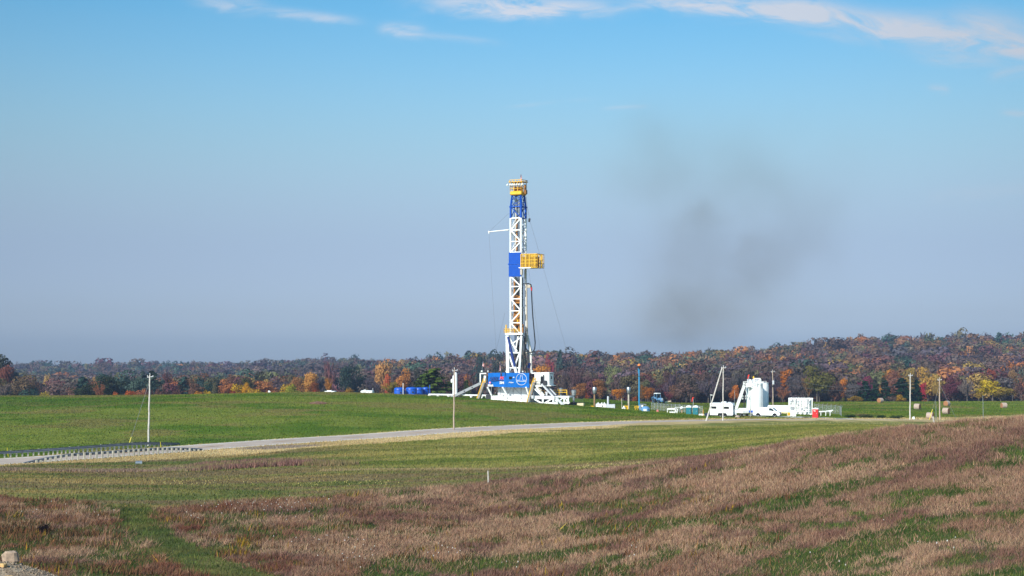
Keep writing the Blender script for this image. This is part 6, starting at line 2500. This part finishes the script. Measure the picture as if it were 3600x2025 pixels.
t = thing('roof_piping', 'white overhead pipe with a yellow valve on top of the white tanks', 'pipe', (ta.x, ta.y, ta.z + th_ + .1))
x = lambda px: (px - 2653) / F * 322
z_ = lambda y: zy(y, 322) - ta.z - th_ - .1
b = MB()
b.tube([(x(2650), 0, 0), (x(2650), 0, z_(1332)), (x(2652), 0, z_(1331)), (x(2672), 0, z_(1331)), (x(2674), 0, z_(1333)), (x(2674.5), 0, z_(1338)), (x(2674.5), 0, .0)], .14, 8)
b.build('vent_pipe', M_WHITE, t, True)
b = MB()
b.lathe([(.05, -.3), (.18, -.25), (.18, .1), (.05, .3)], (x(2649.5), 0, z_(1327)), 10)
b.build('valve', M_YEL, t, True)
b = MB()
b.tube([(x(2626), -.2, .45), (x(2672), -.2, .45)], .1, 8)
b.build('header_pipe', M_WHITE, t, True)
for k in range(6):
    b = MB()
    xx = x(2628 + k * 8)
    b.box((xx, -.2, .25), (.25, .3, .55), bev=.06)
    b.lathe([(.02, -.03), (.2, -.03), (.2, .03), (.02, .03)], (xx, -.4, .62), 10, 0, Matrix.Rotation(math.pi / 2, 3, 'X'))
    b.build('valve_block', M_WHITE if k % 2 else M_LGREY, t)


def windsock(px, ybase, ytop, D, label):
    a = pt(px, ybase, D)
    t = thing('windsock', label, 'windsock', a, 0, 'red windsocks')
    hh = zy(ytop, D) - a.z
    MB().tube([(0, 0, 0), (0, 0, hh)], .04, 6).build('pole', M_LGREY, t, True)
    b = MB()
    b.tube([(.05, 0, hh - .05), (-.12, 0, hh - .3), (-.2, -.02, hh - .7), (-.24, -.02, hh - 1.0)], .15, 10, r1=.08)
    b.build('sock', paint('windsock_red', (236, 60, 40), .8), t, True)


windsock(2633, 1343, 1317, 322, 'red windsock on the roof of the left white tank')
windsock(2437, 1440, 1396, 306, 'red windsock above the two green toilets')


# ------------------------------------------------------------------ portable toilets
def toilet(px, D, ytop, w, mat, dome, label, rz, logo=False):
    a = at(px, D)
    hh = zy(ytop, D) - a.z
    t = thing('portable_toilet', label, 'portable toilet', a, rz)
    rh = .42 if dome else .3
    b = MB()
    b.box((0, 0, (hh - rh) / 2 + .02), (w, w, hh - rh + .04), bev=.04)
    b.build('cabin', mat, t)
    b = MB()
    if dome:
        n = [(-w * .54, hh - rh), (w * .54, hh - rh)] + [(w * .52 * math.cos(q), hh - rh + .03 + (rh - .03) * math.sin(q)) for q in np.linspace(0.1, math.pi - .1, 11)]
    else:
        n = [(-w * .6, hh - rh), (w * .6, hh - rh), (w * .56, hh - rh + .1), (0, hh), (-w * .56, hh - rh + .1)]
    b.prism(n, -w * .56, w * .56)
    b.build('roof', M_WHITE, t)
    b = MB()
    b.box((0, -w / 2 - .012, (hh - rh) * .5), (w * .7, .03, (hh - rh) * .86))
    d = b.build('door', mat, t)
    MB().box((w * .28, -w / 2 - .04, (hh - rh) * .52), (.08, .05, .12)).build('handle', M_LGREY, d)
    b = MB()
    for k in range(4):
        b.box((w / 2 + .012, 0, (hh - rh) * (.7 + .06 * k)), (.03, w * .6, .035))
    b.build('vent_grille', M_HOLE if not logo else mat, t)
    if logo:
        b = MB()
        b.prism([(-.3, hh - rh - .25), (-.18, hh - rh - .2), (-.1, hh - rh - .42), (-.22, hh - rh - .5)], -w / 2 - .05, -w / 2 - .03)
        b.prism([(-.05, hh - rh - .3), (.1, hh - rh - .32), (.1, hh - rh - .44), (-.05, hh - rh - .46)], -w / 2 - .05, -w / 2 - .03)
        b.build('white_mark', M_WHITE, d)


toilet(2422, 300, 1425, 1.08, M_TEAL, True, 'left green portable toilet with white domed roof', -.3)
toilet(2446, 298, 1425, 1.08, M_TEAL, True, 'right green portable toilet with white domed roof, nearer the camper', -.3)
toilet(2867, 301, 1433, 1.22, M_REDP, False, 'bright red portable toilet with white roof on the gravel drive', -.35, True)


# ------------------------------------------------------------------ white pipework, fences, small things around the pad
def pipe_unit():
    D = 318
    a = at(2813, D)
    t = thing('pipe_unit', 'large white pipework unit in an open frame behind the red toilet', 'process unit', a, -.22)
    X = lambda px: (px - 2813) / F * D * 1.03
    Z = lambda y: zy(y, D) - a.z
    dp = 2.4
    b = MB()
    for y in (-dp / 2, dp / 2):
        for px in (2776, 2793, 2812, 2832, 2853):
            b.bar((X(px), y, -.2), (X(px), y, Z(1401)), .2)
        b.bar((X(2774), y, Z(1401)), (X(2856), y, Z(1401)), .22)
        b.bar((X(2774), y, Z(1425)), (X(2846), y, Z(1425)), .18)
        b.bar((X(2774), y, .1), (X(2852), y, .1), .25)
    for px in (2776, 2812, 2832, 2853):
        b.bar((X(px), -dp / 2, Z(1401)), (X(px), dp / 2, Z(1401)), .16)
    b.build('frame', M_WHITE, t)
    for px, r in ((2784, .42), (2800, .48), (2809, .42), (2819, .45), (2826, .4), (2840, .38), (2845, .3)):
        b = MB()
        b.lathe([(r, -.1), (r, Z(1404)), (r * .8, Z(1400)), (r * .3, Z(1398)), (.02, Z(1397.5))], (X(px), .1 * math.sin(px), 0), 14)
        b.build('vessel', M_WHITE, t, True)
    b = MB()
    for i, y in enumerate((1408, 1416, 1430, 1438, 1446)):
        b.tube([(X(2777), -dp / 2 - .15, Z(y)), (X(2846), -dp / 2 - .15, Z(y + 1.5 * math.sin(i)))], .09, 6)
    for px in (2789, 2797, 2806, 2816, 2823, 2836, 2842):
        b.tube([(X(px), -dp / 2 - .2, 0.1), (X(px), -dp / 2 - .2, Z(1403 + (px * 7) % 9))], .1, 6)
    b.build('pipes', M_WHITE, t, True)
    for px, y, w, h_ in ((2788, 1409, .35, .7), (2800, 1409, .25, 1.0), (2840, 1410, .3, 1.1), (2789, 1435, .6, .7), (2820, 1436, .4, .5), (2835, 1432, .5, .4), (2808, 1425, .4, .3)):
        MB().box((X(px), -dp / 2 - .05, Z(y)), (w, .5, h_), bev=.05).build('instrument', M_GREY, t)
    for px in (2801, 2816, 2831):
        MB().lathe([(.25, -.1), (.28, .5), (.1, .7)], (X(px), -dp / 2 - .6, .2), 12).build('pump', M_WHITE, t, True)


pipe_unit()
a = at(2738, 322)
t = thing('horizontal_tank', 'long low white tank wall right of the white storage tanks', 'tank', a, -.18)
hh = zy(1425, 322) - a.z
b = MB()
b.box((0, 0, hh / 2 - .1), (5.0, 1.8, hh + .2), bev=.15)
b.build('body', M_WHITE, t)
MB().lathe([(0, -.02), (.12, -.03), (.12, .03), (0, .03)], (1.1, -.92, hh - .5), 12, 0, Matrix.Rotation(math.pi / 2, 3, 'X')).build('port', M_GREY, t)
MB().box((1.6, -.4, .25), (2.2, 1.6, .5), bev=.05).build('footing', M_DIRTY, t)

a = at(2783, 307)
t = thing('notice_box', 'white box with a yellow notice standing on the grass by the van', 'sign', a, -.2)
hh = zy(1442.5, 307) - a.z
MB().box((0, 0, hh / 2), (1.9, .7, hh), bev=.03).build('box', M_WHITE, t)
MB().box((-.58, -.36, hh * .42), (.62, .03, hh * .52)).build('yellow_notice', M_YEL, t)
MB().box((-.55, -.38, hh * .38), (.5, .02, .14)).build('notice_lettering', M_OCH, t)
MB().box((-.55, -.36, hh * .84), (.6, .03, .1)).build('heading', M_LBLUE, t)

a = at(2905, 312)
t = thing('pipe_rack', 'low white pipe on short trestles right of the red toilet', 'pipe rack', a, -.1)
X = lambda px: (px - 2905) / F * 312
Z = lambda y: zy(y, 312) - a.z
b = MB()
b.tube([(X(2878), 0, Z(1448)), (X(2905), 0, Z(1446)), (X(2927), 0, Z(1442.5))], .13, 8)
b.build('pipe', M_WHITE, t, True)
for px in (2886, 2903, 2918):
    b = MB()
    b.bar((X(px), 0, -.2), (X(px), 0, Z(1446.5)), .14)
    b.bar((X(px) - .35, 0, Z(1447)), (X(px) + .35, 0, Z(1446)), .14)
    b.build('trestle', M_WHITE, t)
MB().lathe([(.02, -.15), (.2, -.1), (.2, .1), (.02, .15)], (X(2926), 0, Z(1442.5)), 10).build('flange', M_WHITE, t, True)


def chain_link(name='mesh_wire'):
    m = bpy.data.materials.new(name)
    nt, o = nodes_of(m)
    N, L = nt.nodes.new, nt.links.new
    d, tr, mx = N('ShaderNodeBsdfPrincipled'), N('ShaderNodeBsdfTransparent'), N('ShaderNodeMixShader')
    d.inputs['Base Color'].default_value = (.45, .47, .48, 1)
    d.inputs['Roughness'].default_value = .5
    tc, mp = N('ShaderNodeTexCoord'), N('ShaderNodeMapping')
    mp.inputs['Rotation'].default_value = (0, math.radians(45), 0)
    mp.inputs['Scale'].default_value = (9, 9, 9)
    L(tc.outputs['Object'], mp.inputs[0])
    sp = N('ShaderNodeSeparateXYZ')
    L(mp.outputs[0], sp.inputs[0])
    fac = None
    for k in (0, 2):
        fr, lt = N('ShaderNodeMath'), N('ShaderNodeMath')
        fr.operation, lt.operation = 'FRACT', 'LESS_THAN'
        L(sp.outputs[k], fr.inputs[0])
        L(fr.outputs[0], lt.inputs[0])
        lt.inputs[1].default_value = .10
        if fac is None:
            fac = lt.outputs[0]
        else:
            q = N('ShaderNodeMath')
            q.operation = 'MAXIMUM'
            L(fac, q.inputs[0])
            L(lt.outputs[0], q.inputs[1])
            fac = q.outputs[0]
    L(fac, mx.inputs[0])
    L(tr.outputs[0], mx.inputs[1])
    L(d.outputs[0], mx.inputs[2])
    L(mx.outputs[0], o.inputs[0])
    return m


M_MESH = chain_link()


def chain_fence(pts, label, hh=2.3, n_each=None, barb=True):
    P = [at(px, D) for px, D in pts]
    t = thing('chain_fence', label, 'fence', P[0])
    for (A, B_), n in zip(zip(P[:-1], P[1:]), n_each):
        for i in range(n + 1):
            p = A.lerp(B_, i / n)
            p.z = h1(p.x, p.y)
            q = p - P[0]
            b = MB()
            b.tube([q + Vector((0, 0, -.2)), q + Vector((0, 0, hh))], .045, 6)
            if barb:
                b.bar(q + Vector((0, 0, hh)), q + Vector((.22, -.2, hh + .28)), .05)
            b.build('post', M_GALV, t)
        q0, q1 = A - P[0], B_ - P[0]
        b = MB()
        b.bar(q0 + Vector((0, 0, hh - .05)), q1 + Vector((0, 0, hh - .05)), .05)
        b.build('top_rail', M_GALV, t)
        d = q1 - q0
        ang = math.atan2(d.y, d.x)
        b = MB()
        L_ = math.hypot(d.x, d.y)
        b.add([(0, 0, 0), (L_, 0, d.z), (L_, 0, d.z + hh - .05), (0, 0, hh - .05)], [(0, 1, 2, 3)])
        o = b.build('mesh_panel', M_MESH, t)
        o.location = q0
        o.rotation_euler = (0, 0, ang)


chain_fence([(2862, 330), (2952, 322), (2958, 312)], 'chain link fence with angled tops enclosing the right side of the white pipework', 2.0, (6, 3))
chain_fence([(2290, 318), (2345, 314), (2470, 307)], 'low chain link fence behind the two green toilets', 1.7, (5, 8), False)

a = at(2362, 302)
t = thing('white_pipe_frame', 'white pipe frame with a low skid left of the green toilets', 'pipe frame', a, -.1)
X = lambda px: (px - 2362) / F * 302
Z = lambda y: zy(y, 302) - a.z
b = MB()
b.bar((X(2346), 0, Z(1437.5)), (X(2373), 0, Z(1437.5)), .4, .3)
b.bar((X(2346.5), 0, -.2), (X(2346.5), 0, Z(1437)), .14)
b.bar((X(2374), 0, -.2), (X(2374), 0, Z(1436)), .2)
b.build('frame', M_WHITE, t)
MB().box((X(2363), -.1, Z(1451)), (1.2, .6, .45), bev=.05).build('skid', M_WHITE, t)
b = MB()
b.tube([(X(2378), 0, Z(1436)), (X(2382), 0, Z(1440)), (X(2380), 0, Z(1446)), (X(2380), 0, -.2)], .12, 8)
b.build('bent_pipe', M_WHITE, t, True)
b = MB()
b.bar((X(2372), .2, Z(1433)), (X(2462), 1.6, Z(1433)), .1)
b.build('long_rail', M_WHITE, t)
a = at(2397, 303)
t = thing('white_drum', 'white rounded drum on a tan post left of the green toilets', 'drum', a)
zz = zy(1434, 303) - a.z
MB().lathe([(.05, -.28), (.3, -.26), (.31, .12), (.2, .28), (.04, .32)], (0, 0, zz), 14).build('drum', M_WHITE, t, True)
MB().box((0, 0, zz / 2 - .2), (.2, .2, zz), bev=.02).build('post', paint('tan_post', (190, 156, 130), .8), t)
for px, y0, y1, D, lab in ((2375, 1421, 1450, 304, 'thin grey frame post left of the white drum'), (2388, 1419, 1450, 305, 'thin grey post with dark top beside the white drum'), (2460, 1427, 1462, 298, 'grey gate post right of the green toilets')):
    a = at(px, D)
    o = MB().tube([(0, 0, -.2), (0, 0, zy(y0, D) - a.z)], .06, 6).build('gate_post', M_GALV, None, True, a)
    clean(o, lab, 'post')
a = at(2472, 292)
o = MB().tube([(0, 0, -.2), (0, 0, zy(1440, 292) - a.z)], .07, 6).build('marker_post', paint('orange_marker', (226, 150, 50), .6), None, True, a)
clean(o, 'orange marker post left of the camper', 'marker')
a = at(2466, 293)
o = MB().box((0, 0, .2), (1.1, .6, .45), bev=.08).build('white_barrier', M_WHITE, None, False, a)
clean(o, 'low white block at the foot of the orange marker post', 'barrier')
a = at(2498, 306)
t = thing('lamp_post', 'thin lamp post with a white head behind the leaning pole', 'lamp post', a)
zz = zy(1389, 306) - a.z
MB().tube([(0, 0, -.2), (0, 0, zz)], .05, 6).build('shaft', M_GALV, t, True)
MB().box((.2, 0, zz), (.55, .3, .2), Matrix.Rotation(.1, 3, 'Y'), bev=.06).build('lamp_head', M_LAMP, t)

# light tower, service truck and blue skid between camper and van
a = at(2616, 306)
t = thing('light_tower', 'dark mobile light tower in front of the left white tank', 'light tower', a)
zz = zy(1396, 306) - a.z
MB().tube([(0, 0, 0), (0, 0, zz)], .10, 8).build('mast', M_DARK, t, True)
MB().box((0, 0, zz - .1), (.9, .15, .3)).build('crossbar', M_DARK, t)
for x, z in ((-.38, zz - .3), (.4, zz - .28), (-.36, zz + .25), (.36, zz + .22)):
    MB().lathe([(.06, .1), (.2, .04), (.24, -.1), (.04, -.12)], (x, -.15, z), 10, 0, Matrix.Rotation(-.9, 3, 'X')).build('lamp', M_LAMP, t, True)

a = at(2606, 300)
t = thing('service_truck', 'white service truck seen from the rear between camper and van', 'truck', a, math.radians(-70))
b = MB()
b.box((0.9, 0, .95), (2.0, 1.7, .7), bev=.12)
b.box((-.9, 0, .85), (1.9, 1.75, .55), bev=.1)
b.build('body', M_WHITE, t)
b = MB()
b.prism([(-.1, 1.25), (.2, 1.72), (1.2, 1.72), (1.7, 1.25)], -.75, .75)
cb = b.build('cab', M_WHITE, t)
MB().box((.05, 0, 1.47), (.06, 1.2, .32), Matrix.Rotation(.55, 3, 'Y')).build('rear_window', M_GLASS, cb)
for x in (-1.1, 1.2):
    for y in (-.75, .75):
        wheel(x, y, .37, .24, t, z=.36)
for y in (-.7, .7):
    MB().box((-1.87, y, .85), (.05, .16, .3)).build('tail_light', M_REDP, t)
MB().box((-1.9, 0, .5), (.12, 1.6, .16)).build('bumper', M_DARK, t)
b = MB()
b.box((-1.0, 0, 1.2), (1.2, 1.2, .35), bev=.1)
b.build('load_cover', M_LGREY, t)
a = at(2636, 303)
t = thing('blue_skid', 'low blue tray trailer with grey struts behind the van', 'trailer', a, -.1)
hh = zy(1444, 303) - a.z
MB().box((0, 0, hh - .15), (1.7, 1.2, .42), bev=.04).build('tray', M_BLUE2, t)
MB().box((.55, -.1, hh - .5), (1.0, 1.0, .4)).build('frame', M_GREY, t)
for x in (-.7, .7):
    wheel(x, -.5, .3, .2, t, z=.28)
a = at(2639, 296)
o = MB().tube([(0, 0, -.2), (0, 0, zy(1437, 296) - a.z)], .08, 6).build('wooden_stake', M_WOOD, None, True, a)
clean(o, 'pale wooden stake left of the van rear', 'stake')
a = at(2706, 297)
o = MB().tube([(0, 0, -.2), (0, 0, zy(1463, 297) - a.z)], .07, 6).build('wooden_stake', M_WOOD, None, True, a)
clean(o, 'short pale stake in the grass in front of the van', 'stake')
a = at(2593, 288)
o = MB().lathe([(.02, 0), (.45, .05), (.5, .3), (.3, .5), (.05, .55)], n=9).build('straw_clump', M_HAYS, None, False, a)
clean(o, 'small pale straw clump in the grass right of the camper', 'straw clump')

# ------------------------------------------------------------------ hay bales
def bale(px, ybot, D, rz, label):
    r, L_ = .78, 1.35
    a = pt(px, ybot, D)
    a.z = h1(a.x, a.y)
    t = thing('hay_bale', label, 'hay bale', a, rz, 'round hay bales on the pasture')
    R_ = Matrix.Rotation(math.pi / 2, 3, 'Y')
    b = MB()
    k = 14
    b.lathe([(r * .96, -L_ / 2)] + [(r * (1 + .012 * math.sin(i * 2.3)), -L_ / 2 + L_ * (i + .5) / k) for i in range(k)] + [(r * .96, L_ / 2)], (0, 0, r * .95), 28, 0, R_)
    b.build('net_wrap', M_HAYS, t, True)
    for s in (-1, 1):
        b = MB()
        b.lathe([(r * .955, 0), (r * .8, .03), (r * .5, .05), (r * .48, .03), (r * .2, .05), (.02, .045)], (s * (L_ / 2 + .001), 0, r * .95), 24, 0, Matrix.Rotation(s * math.pi / 2, 3, 'Y'))
        b.build('end_face', M_HAYE, t, True)


bale(3095, 1418, 430, math.radians(215), 'hay bale lying left of the plain pole at the foot of the dark pines')
bale(3225, 1437, 362, math.radians(-38), 'hay bale right of the plain pole, rust-brown end facing right')
bale(3329, 1425, 405, math.radians(222), 'hay bale behind the right guy wire, end facing left')
bale(3326, 1459, 335, math.radians(-40), 'hay bale right of the guyed pole, nearer than the one behind the wire')
bale(3270, 1478, 315, math.radians(-35), 'roadside hay bale left of the guyed pole, behind the leaning fence post')
bale(3529, 1433, 388, math.radians(8), 'lone hay bale seen from its side near the right edge')
a = at(3212, 309)
o = MB().box((0, 0, .3), (.5, .35, .6), bev=.1).build('white_pail', M_WHITE, None, False, a)
clean(o, 'small white pail at the roadside right of the plain pole', 'pail')

# dark thicket at the roadside on the right, low weeds
for i, (px, w, dd, rgb, lab) in enumerate(((2985, 3.0, 306, (52, 76, 34), 'low dark green bramble thicket at the end of the gravel drive'), (3055, 3.6, 308, (70, 84, 44), 'low olive bramble thicket in the middle of the roadside thicket'),
                                           (3100, 2.6, 310, (46, 74, 32), 'small deep green bramble clump at the roadside'), (3150, 3.4, 309, (58, 84, 38), 'low green bramble thicket left of the plain pole'), (3030, 3.4, 312, (134, 116, 88), 'dry tan weeds rising behind the roadside thicket'),
                                           (2700, 2.2, 297, (60, 70, 36), 'low dark weeds along the near edge of the gravel drive before the van'), (2840, 2.4, 296, (58, 72, 34), 'low dark weeds along the near edge of the gravel drive by the red toilet'))):
    q = at(px, dd)
    place_tree('bramble_thicket', lab, q.x, q.y, .9 if i < 5 else .45, w, rgb, 'shrub', i % 3, 'low bramble thickets along the road', 'shrub', -.1)
q = at(150, 91)
place_tree('dark_shrub', 'small dark brown shrub in the meadow at the lower left', q.x, q.y, .8, 1.0, (40, 32, 32), 'shrub', 1, None, 'shrub', -.05)


# ------------------------------------------------------------------ rocks at the lower left
M_ROCK = paint('sandstone', (176, 150, 126), .9, var=.3, scale=3.0, dirt=(84, 70, 70))
M_ROCK2 = paint('ochre_sandstone', (206, 168, 112), .9, var=.2, scale=4)


def stone(px, D, w, d, h_, label, mat, seed, sink=.1):
    rg_ = random.Random(seed)
    a = at(px, D)
    b = MB()
    n, m = 10, 7
    vs, fs = [], []
    for j in range(m + 1):
        th = math.pi * j / m
        for i in range(n):
            ph = 2 * math.pi * i / n
            e = .55
            sg = lambda v: math.copysign(abs(v) ** e, v)
            k = 1 + rg_.uniform(-.09, .09)
            vs.append((w / 2 * sg(math.sin(th)) * sg(math.cos(ph)) * k, d / 2 * sg(math.sin(th)) * sg(math.sin(ph)) * k, h_ / 2 + h_ / 2 * sg(math.cos(th)) * k))
    for j in range(m):
        for i in range(n):
            i2 = (i + 1) % n
            fs.append((j * n + i, (j + 1) * n + i, (j + 1) * n + i2, j * n + i2))
    b.add(vs, fs)
    o = b.build('rock', mat, None, False, a + Vector((0, 0, -sink)), rg_.uniform(-.4, .4))
    clean(o, label, 'rock')


stone(36, 67.2, .74, .66, .62, 'large squarish sandstone block at the lower left corner', M_ROCK, 3, .05)
stone(12, 65.0, .30, .3, .2, 'small ochre stone below the large sandstone block, upper of two', M_ROCK2, 4, .04)
stone(32, 63.6, .48, .35, .24, 'elongated ochre stone on the gravel below the large block', M_ROCK2, 5, .04)
stone(236, 67.0, .34, .3, .22, 'flat tan stone at the right end of the gravel mound', M_ROCK, 6, .04)
stone(74, 67.0, .16, .15, .12, 'small dark stone right of the large sandstone block', M_DARK, 7, .03)
stone(275, 65.0, .26, .25, .16, 'pale stone at the foot of the gravel mound near the grass', M_ROCK2, 8, .04)


def gravel_stones():
    n = 4200
    th, r = RNG.random(n) * 6.283, np.sqrt(RNG.random(n)) * MOUND[2] * .93
    x, y = MOUND[0] + np.cos(th) * r, MOUND[1] + np.sin(th) * r / 1.1
    s = .02 + .07 * RNG.random(n) ** 3
    z = H(x, y)
    O = np.array([(1, 0, 0), (0, 1, 0), (-1, 0, 0), (0, -1, 0), (0, 0, .8), (0, 0, -.6)], float)
    Fc = np.array([(0, 1, 4), (1, 2, 4), (2, 3, 4), (3, 0, 4), (1, 0, 5), (2, 1, 5), (3, 2, 5), (0, 3, 5)])
    V = np.stack([x, y, z], 1)[:, None, :] + O[None] * s[:, None, None] * (0.7 + .6 * RNG.random((n, 6, 1)))
    T = (Fc[None] + (np.arange(n) * 6)[:, None, None]).reshape(-1, 3)
    t = mixc(C(150, 128, 106), C(204, 182, 154), RNG.random(n))
    o = raw_mesh('gravel', V.reshape(-1, 3), T, M_GRASS, np.repeat(t, 6, 0))
    clean(o, kind='stuff')


gravel_stones()


# ------------------------------------------------------------------ power lines of the transformer pole
def line(p, q, sag, label):
    m = [p.lerp(q, k / 12) - Vector((0, 0, sag * 4 * (k / 12) * (1 - k / 12))) for k in range(13)]
    b = MB()
    b.tube([v - p for v in m], .022, 4)
    o = b.build('power_line', M_CABLE, None, False, p)
    clean(o, label, 'power line')


line(pt(2718, 1305, 345), pt(3199, 1318, 303) , 3.2, 'thin upper power line sagging from the transformer pole to the plain pole')
line(pt(2718, 1340, 345), pt(3199, 1345, 303), 2.0, 'thin lower power line sagging from the transformer pole to the plain pole')


# ------------------------------------------------------------------ drifting smoke and the haze of the day
def volume_box(name, x0, x1, y0, y1, z0, z1):
    b = MB()
    b.box(((x0 + x1) / 2, (y0 + y1) / 2, (z0 + z1) / 2), (x1 - x0, y1 - y0, z1 - z0))
    m = bpy.data.materials.new(name)
    nt, o = nodes_of(m)
    v = nt.nodes.new('ShaderNodeVolumePrincipled')
    nt.links.new(v.outputs[0], o.inputs['Volume'])
    ob = b.build(name, m)
    clean(ob, kind='stuff')
    return ob, m, nt, v


def smoke():
    D = 470
    X = lambda px: (px - 1800) / F * D
    ob, m, nt, v = volume_box('smoke', X(1960), X(3160), D - 26, D + 26, zy(1300, D), zy(250, D))
    N, L = nt.nodes.new, nt.links.new
    v.inputs['Color'].default_value = (.38, .34, .28, 1)
    v.inputs['Anisotropy'].default_value = 0.0
    geo = N('ShaderNodeNewGeometry')
    tot = None
    # the position is stirred by noise so that the puffs run into ragged wisps
    wn = N('ShaderNodeTexNoise')
    wn.inputs['Scale'].default_value = 0.045
    wn.inputs['Detail'].default_value = 4
    L(geo.outputs['Position'], wn.inputs['Vector'])
    wa, wb = N('ShaderNodeVectorMath'), N('ShaderNodeVectorMath')
    wa.operation, wb.operation = 'SUBTRACT', 'MULTIPLY_ADD'
    L(wn.outputs['Color'], wa.inputs[0])
    wa.inputs[1].default_value = (.5, .5, .5)
    L(wa.outputs[0], wb.inputs[0])
    wb.inputs[1].default_value = (26, 14, 26)
    L(geo.outputs['Position'], wb.inputs[2])
    for (px, y, rx, rz, k) in ((2425, 1100, 150, 85, 1.25), (2380, 1180, 150, 70, .35), (2470, 850, 150, 90, .7), (2500, 770, 90, 60, .5), (2600, 960, 120, 110, .5), (2530, 1000, 240, 170, .38),
                               (2300, 560, 110, 140, .34), (2820, 880, 130, 170, .34), (2560, 760, 300, 240, .32), (2480, 560, 330, 150, .20), (2780, 680, 220, 160, .22), (2420, 1050, 300, 150, .25)):
        s, q, ln = N('ShaderNodeVectorMath'), N('ShaderNodeVectorMath'), N('ShaderNodeVectorMath')
        s.operation, q.operation, ln.operation = 'SUBTRACT', 'DIVIDE', 'DOT_PRODUCT'
        L(wb.outputs[0], s.inputs[0])
        s.inputs[1].default_value = (X(px), D, zy(y, D))
        L(s.outputs[0], q.inputs[0])
        q.inputs[1].default_value = (rx / F * D, 11, rz / F * D)
        L(q.outputs[0], ln.inputs[0])
        L(q.outputs[0], ln.inputs[1])
        ng, ex, mk = N('ShaderNodeMath'), N('ShaderNodeMath'), N('ShaderNodeMath')
        ng.operation, ex.operation, mk.operation = 'MULTIPLY', 'EXPONENT', 'MULTIPLY'
        L(ln.outputs['Value'], ng.inputs[0])
        ng.inputs[1].default_value = -1.0
        L(ng.outputs[0], ex.inputs[0])
        L(ex.outputs[0], mk.inputs[0])
        mk.inputs[1].default_value = k
        if tot is None:
            tot = mk.outputs[0]
        else:
            ad = N('ShaderNodeMath')
            L(tot, ad.inputs[0])
            L(mk.outputs[0], ad.inputs[1])
            tot = ad.outputs[0]
    nz = N('ShaderNodeTexNoise')
    nz.inputs['Scale'].default_value = 0.05
    nz.inputs['Detail'].default_value = 3
    nz.inputs['Roughness'].default_value = .5
    L(geo.outputs['Position'], nz.inputs['Vector'])
    mr = N('ShaderNodeMapRange')
    mr.inputs['From Min'].default_value = .22
    mr.inputs['From Max'].default_value = .70
    mr.inputs['To Max'].default_value = SMOKE_DENSITY
    L(nz.outputs[0], mr.inputs['Value'])
    mu = N('ShaderNodeMath')
    mu.operation = 'MULTIPLY'
    L(tot, mu.inputs[0])
    L(mr.outputs[0], mu.inputs[1])
    L(mu.outputs[0], v.inputs['Density'])


SMOKE_DENSITY = 0.030
smoke()
ob, m, nt, v = volume_box('haze', -1700, 1700, -40, 1600, -120, 130)
v.inputs['Density'].default_value = 1.7e-4
v.inputs['Color'].default_value = (.50, .66, .97, 1)
v.inputs['Anisotropy'].default_value = 0.1
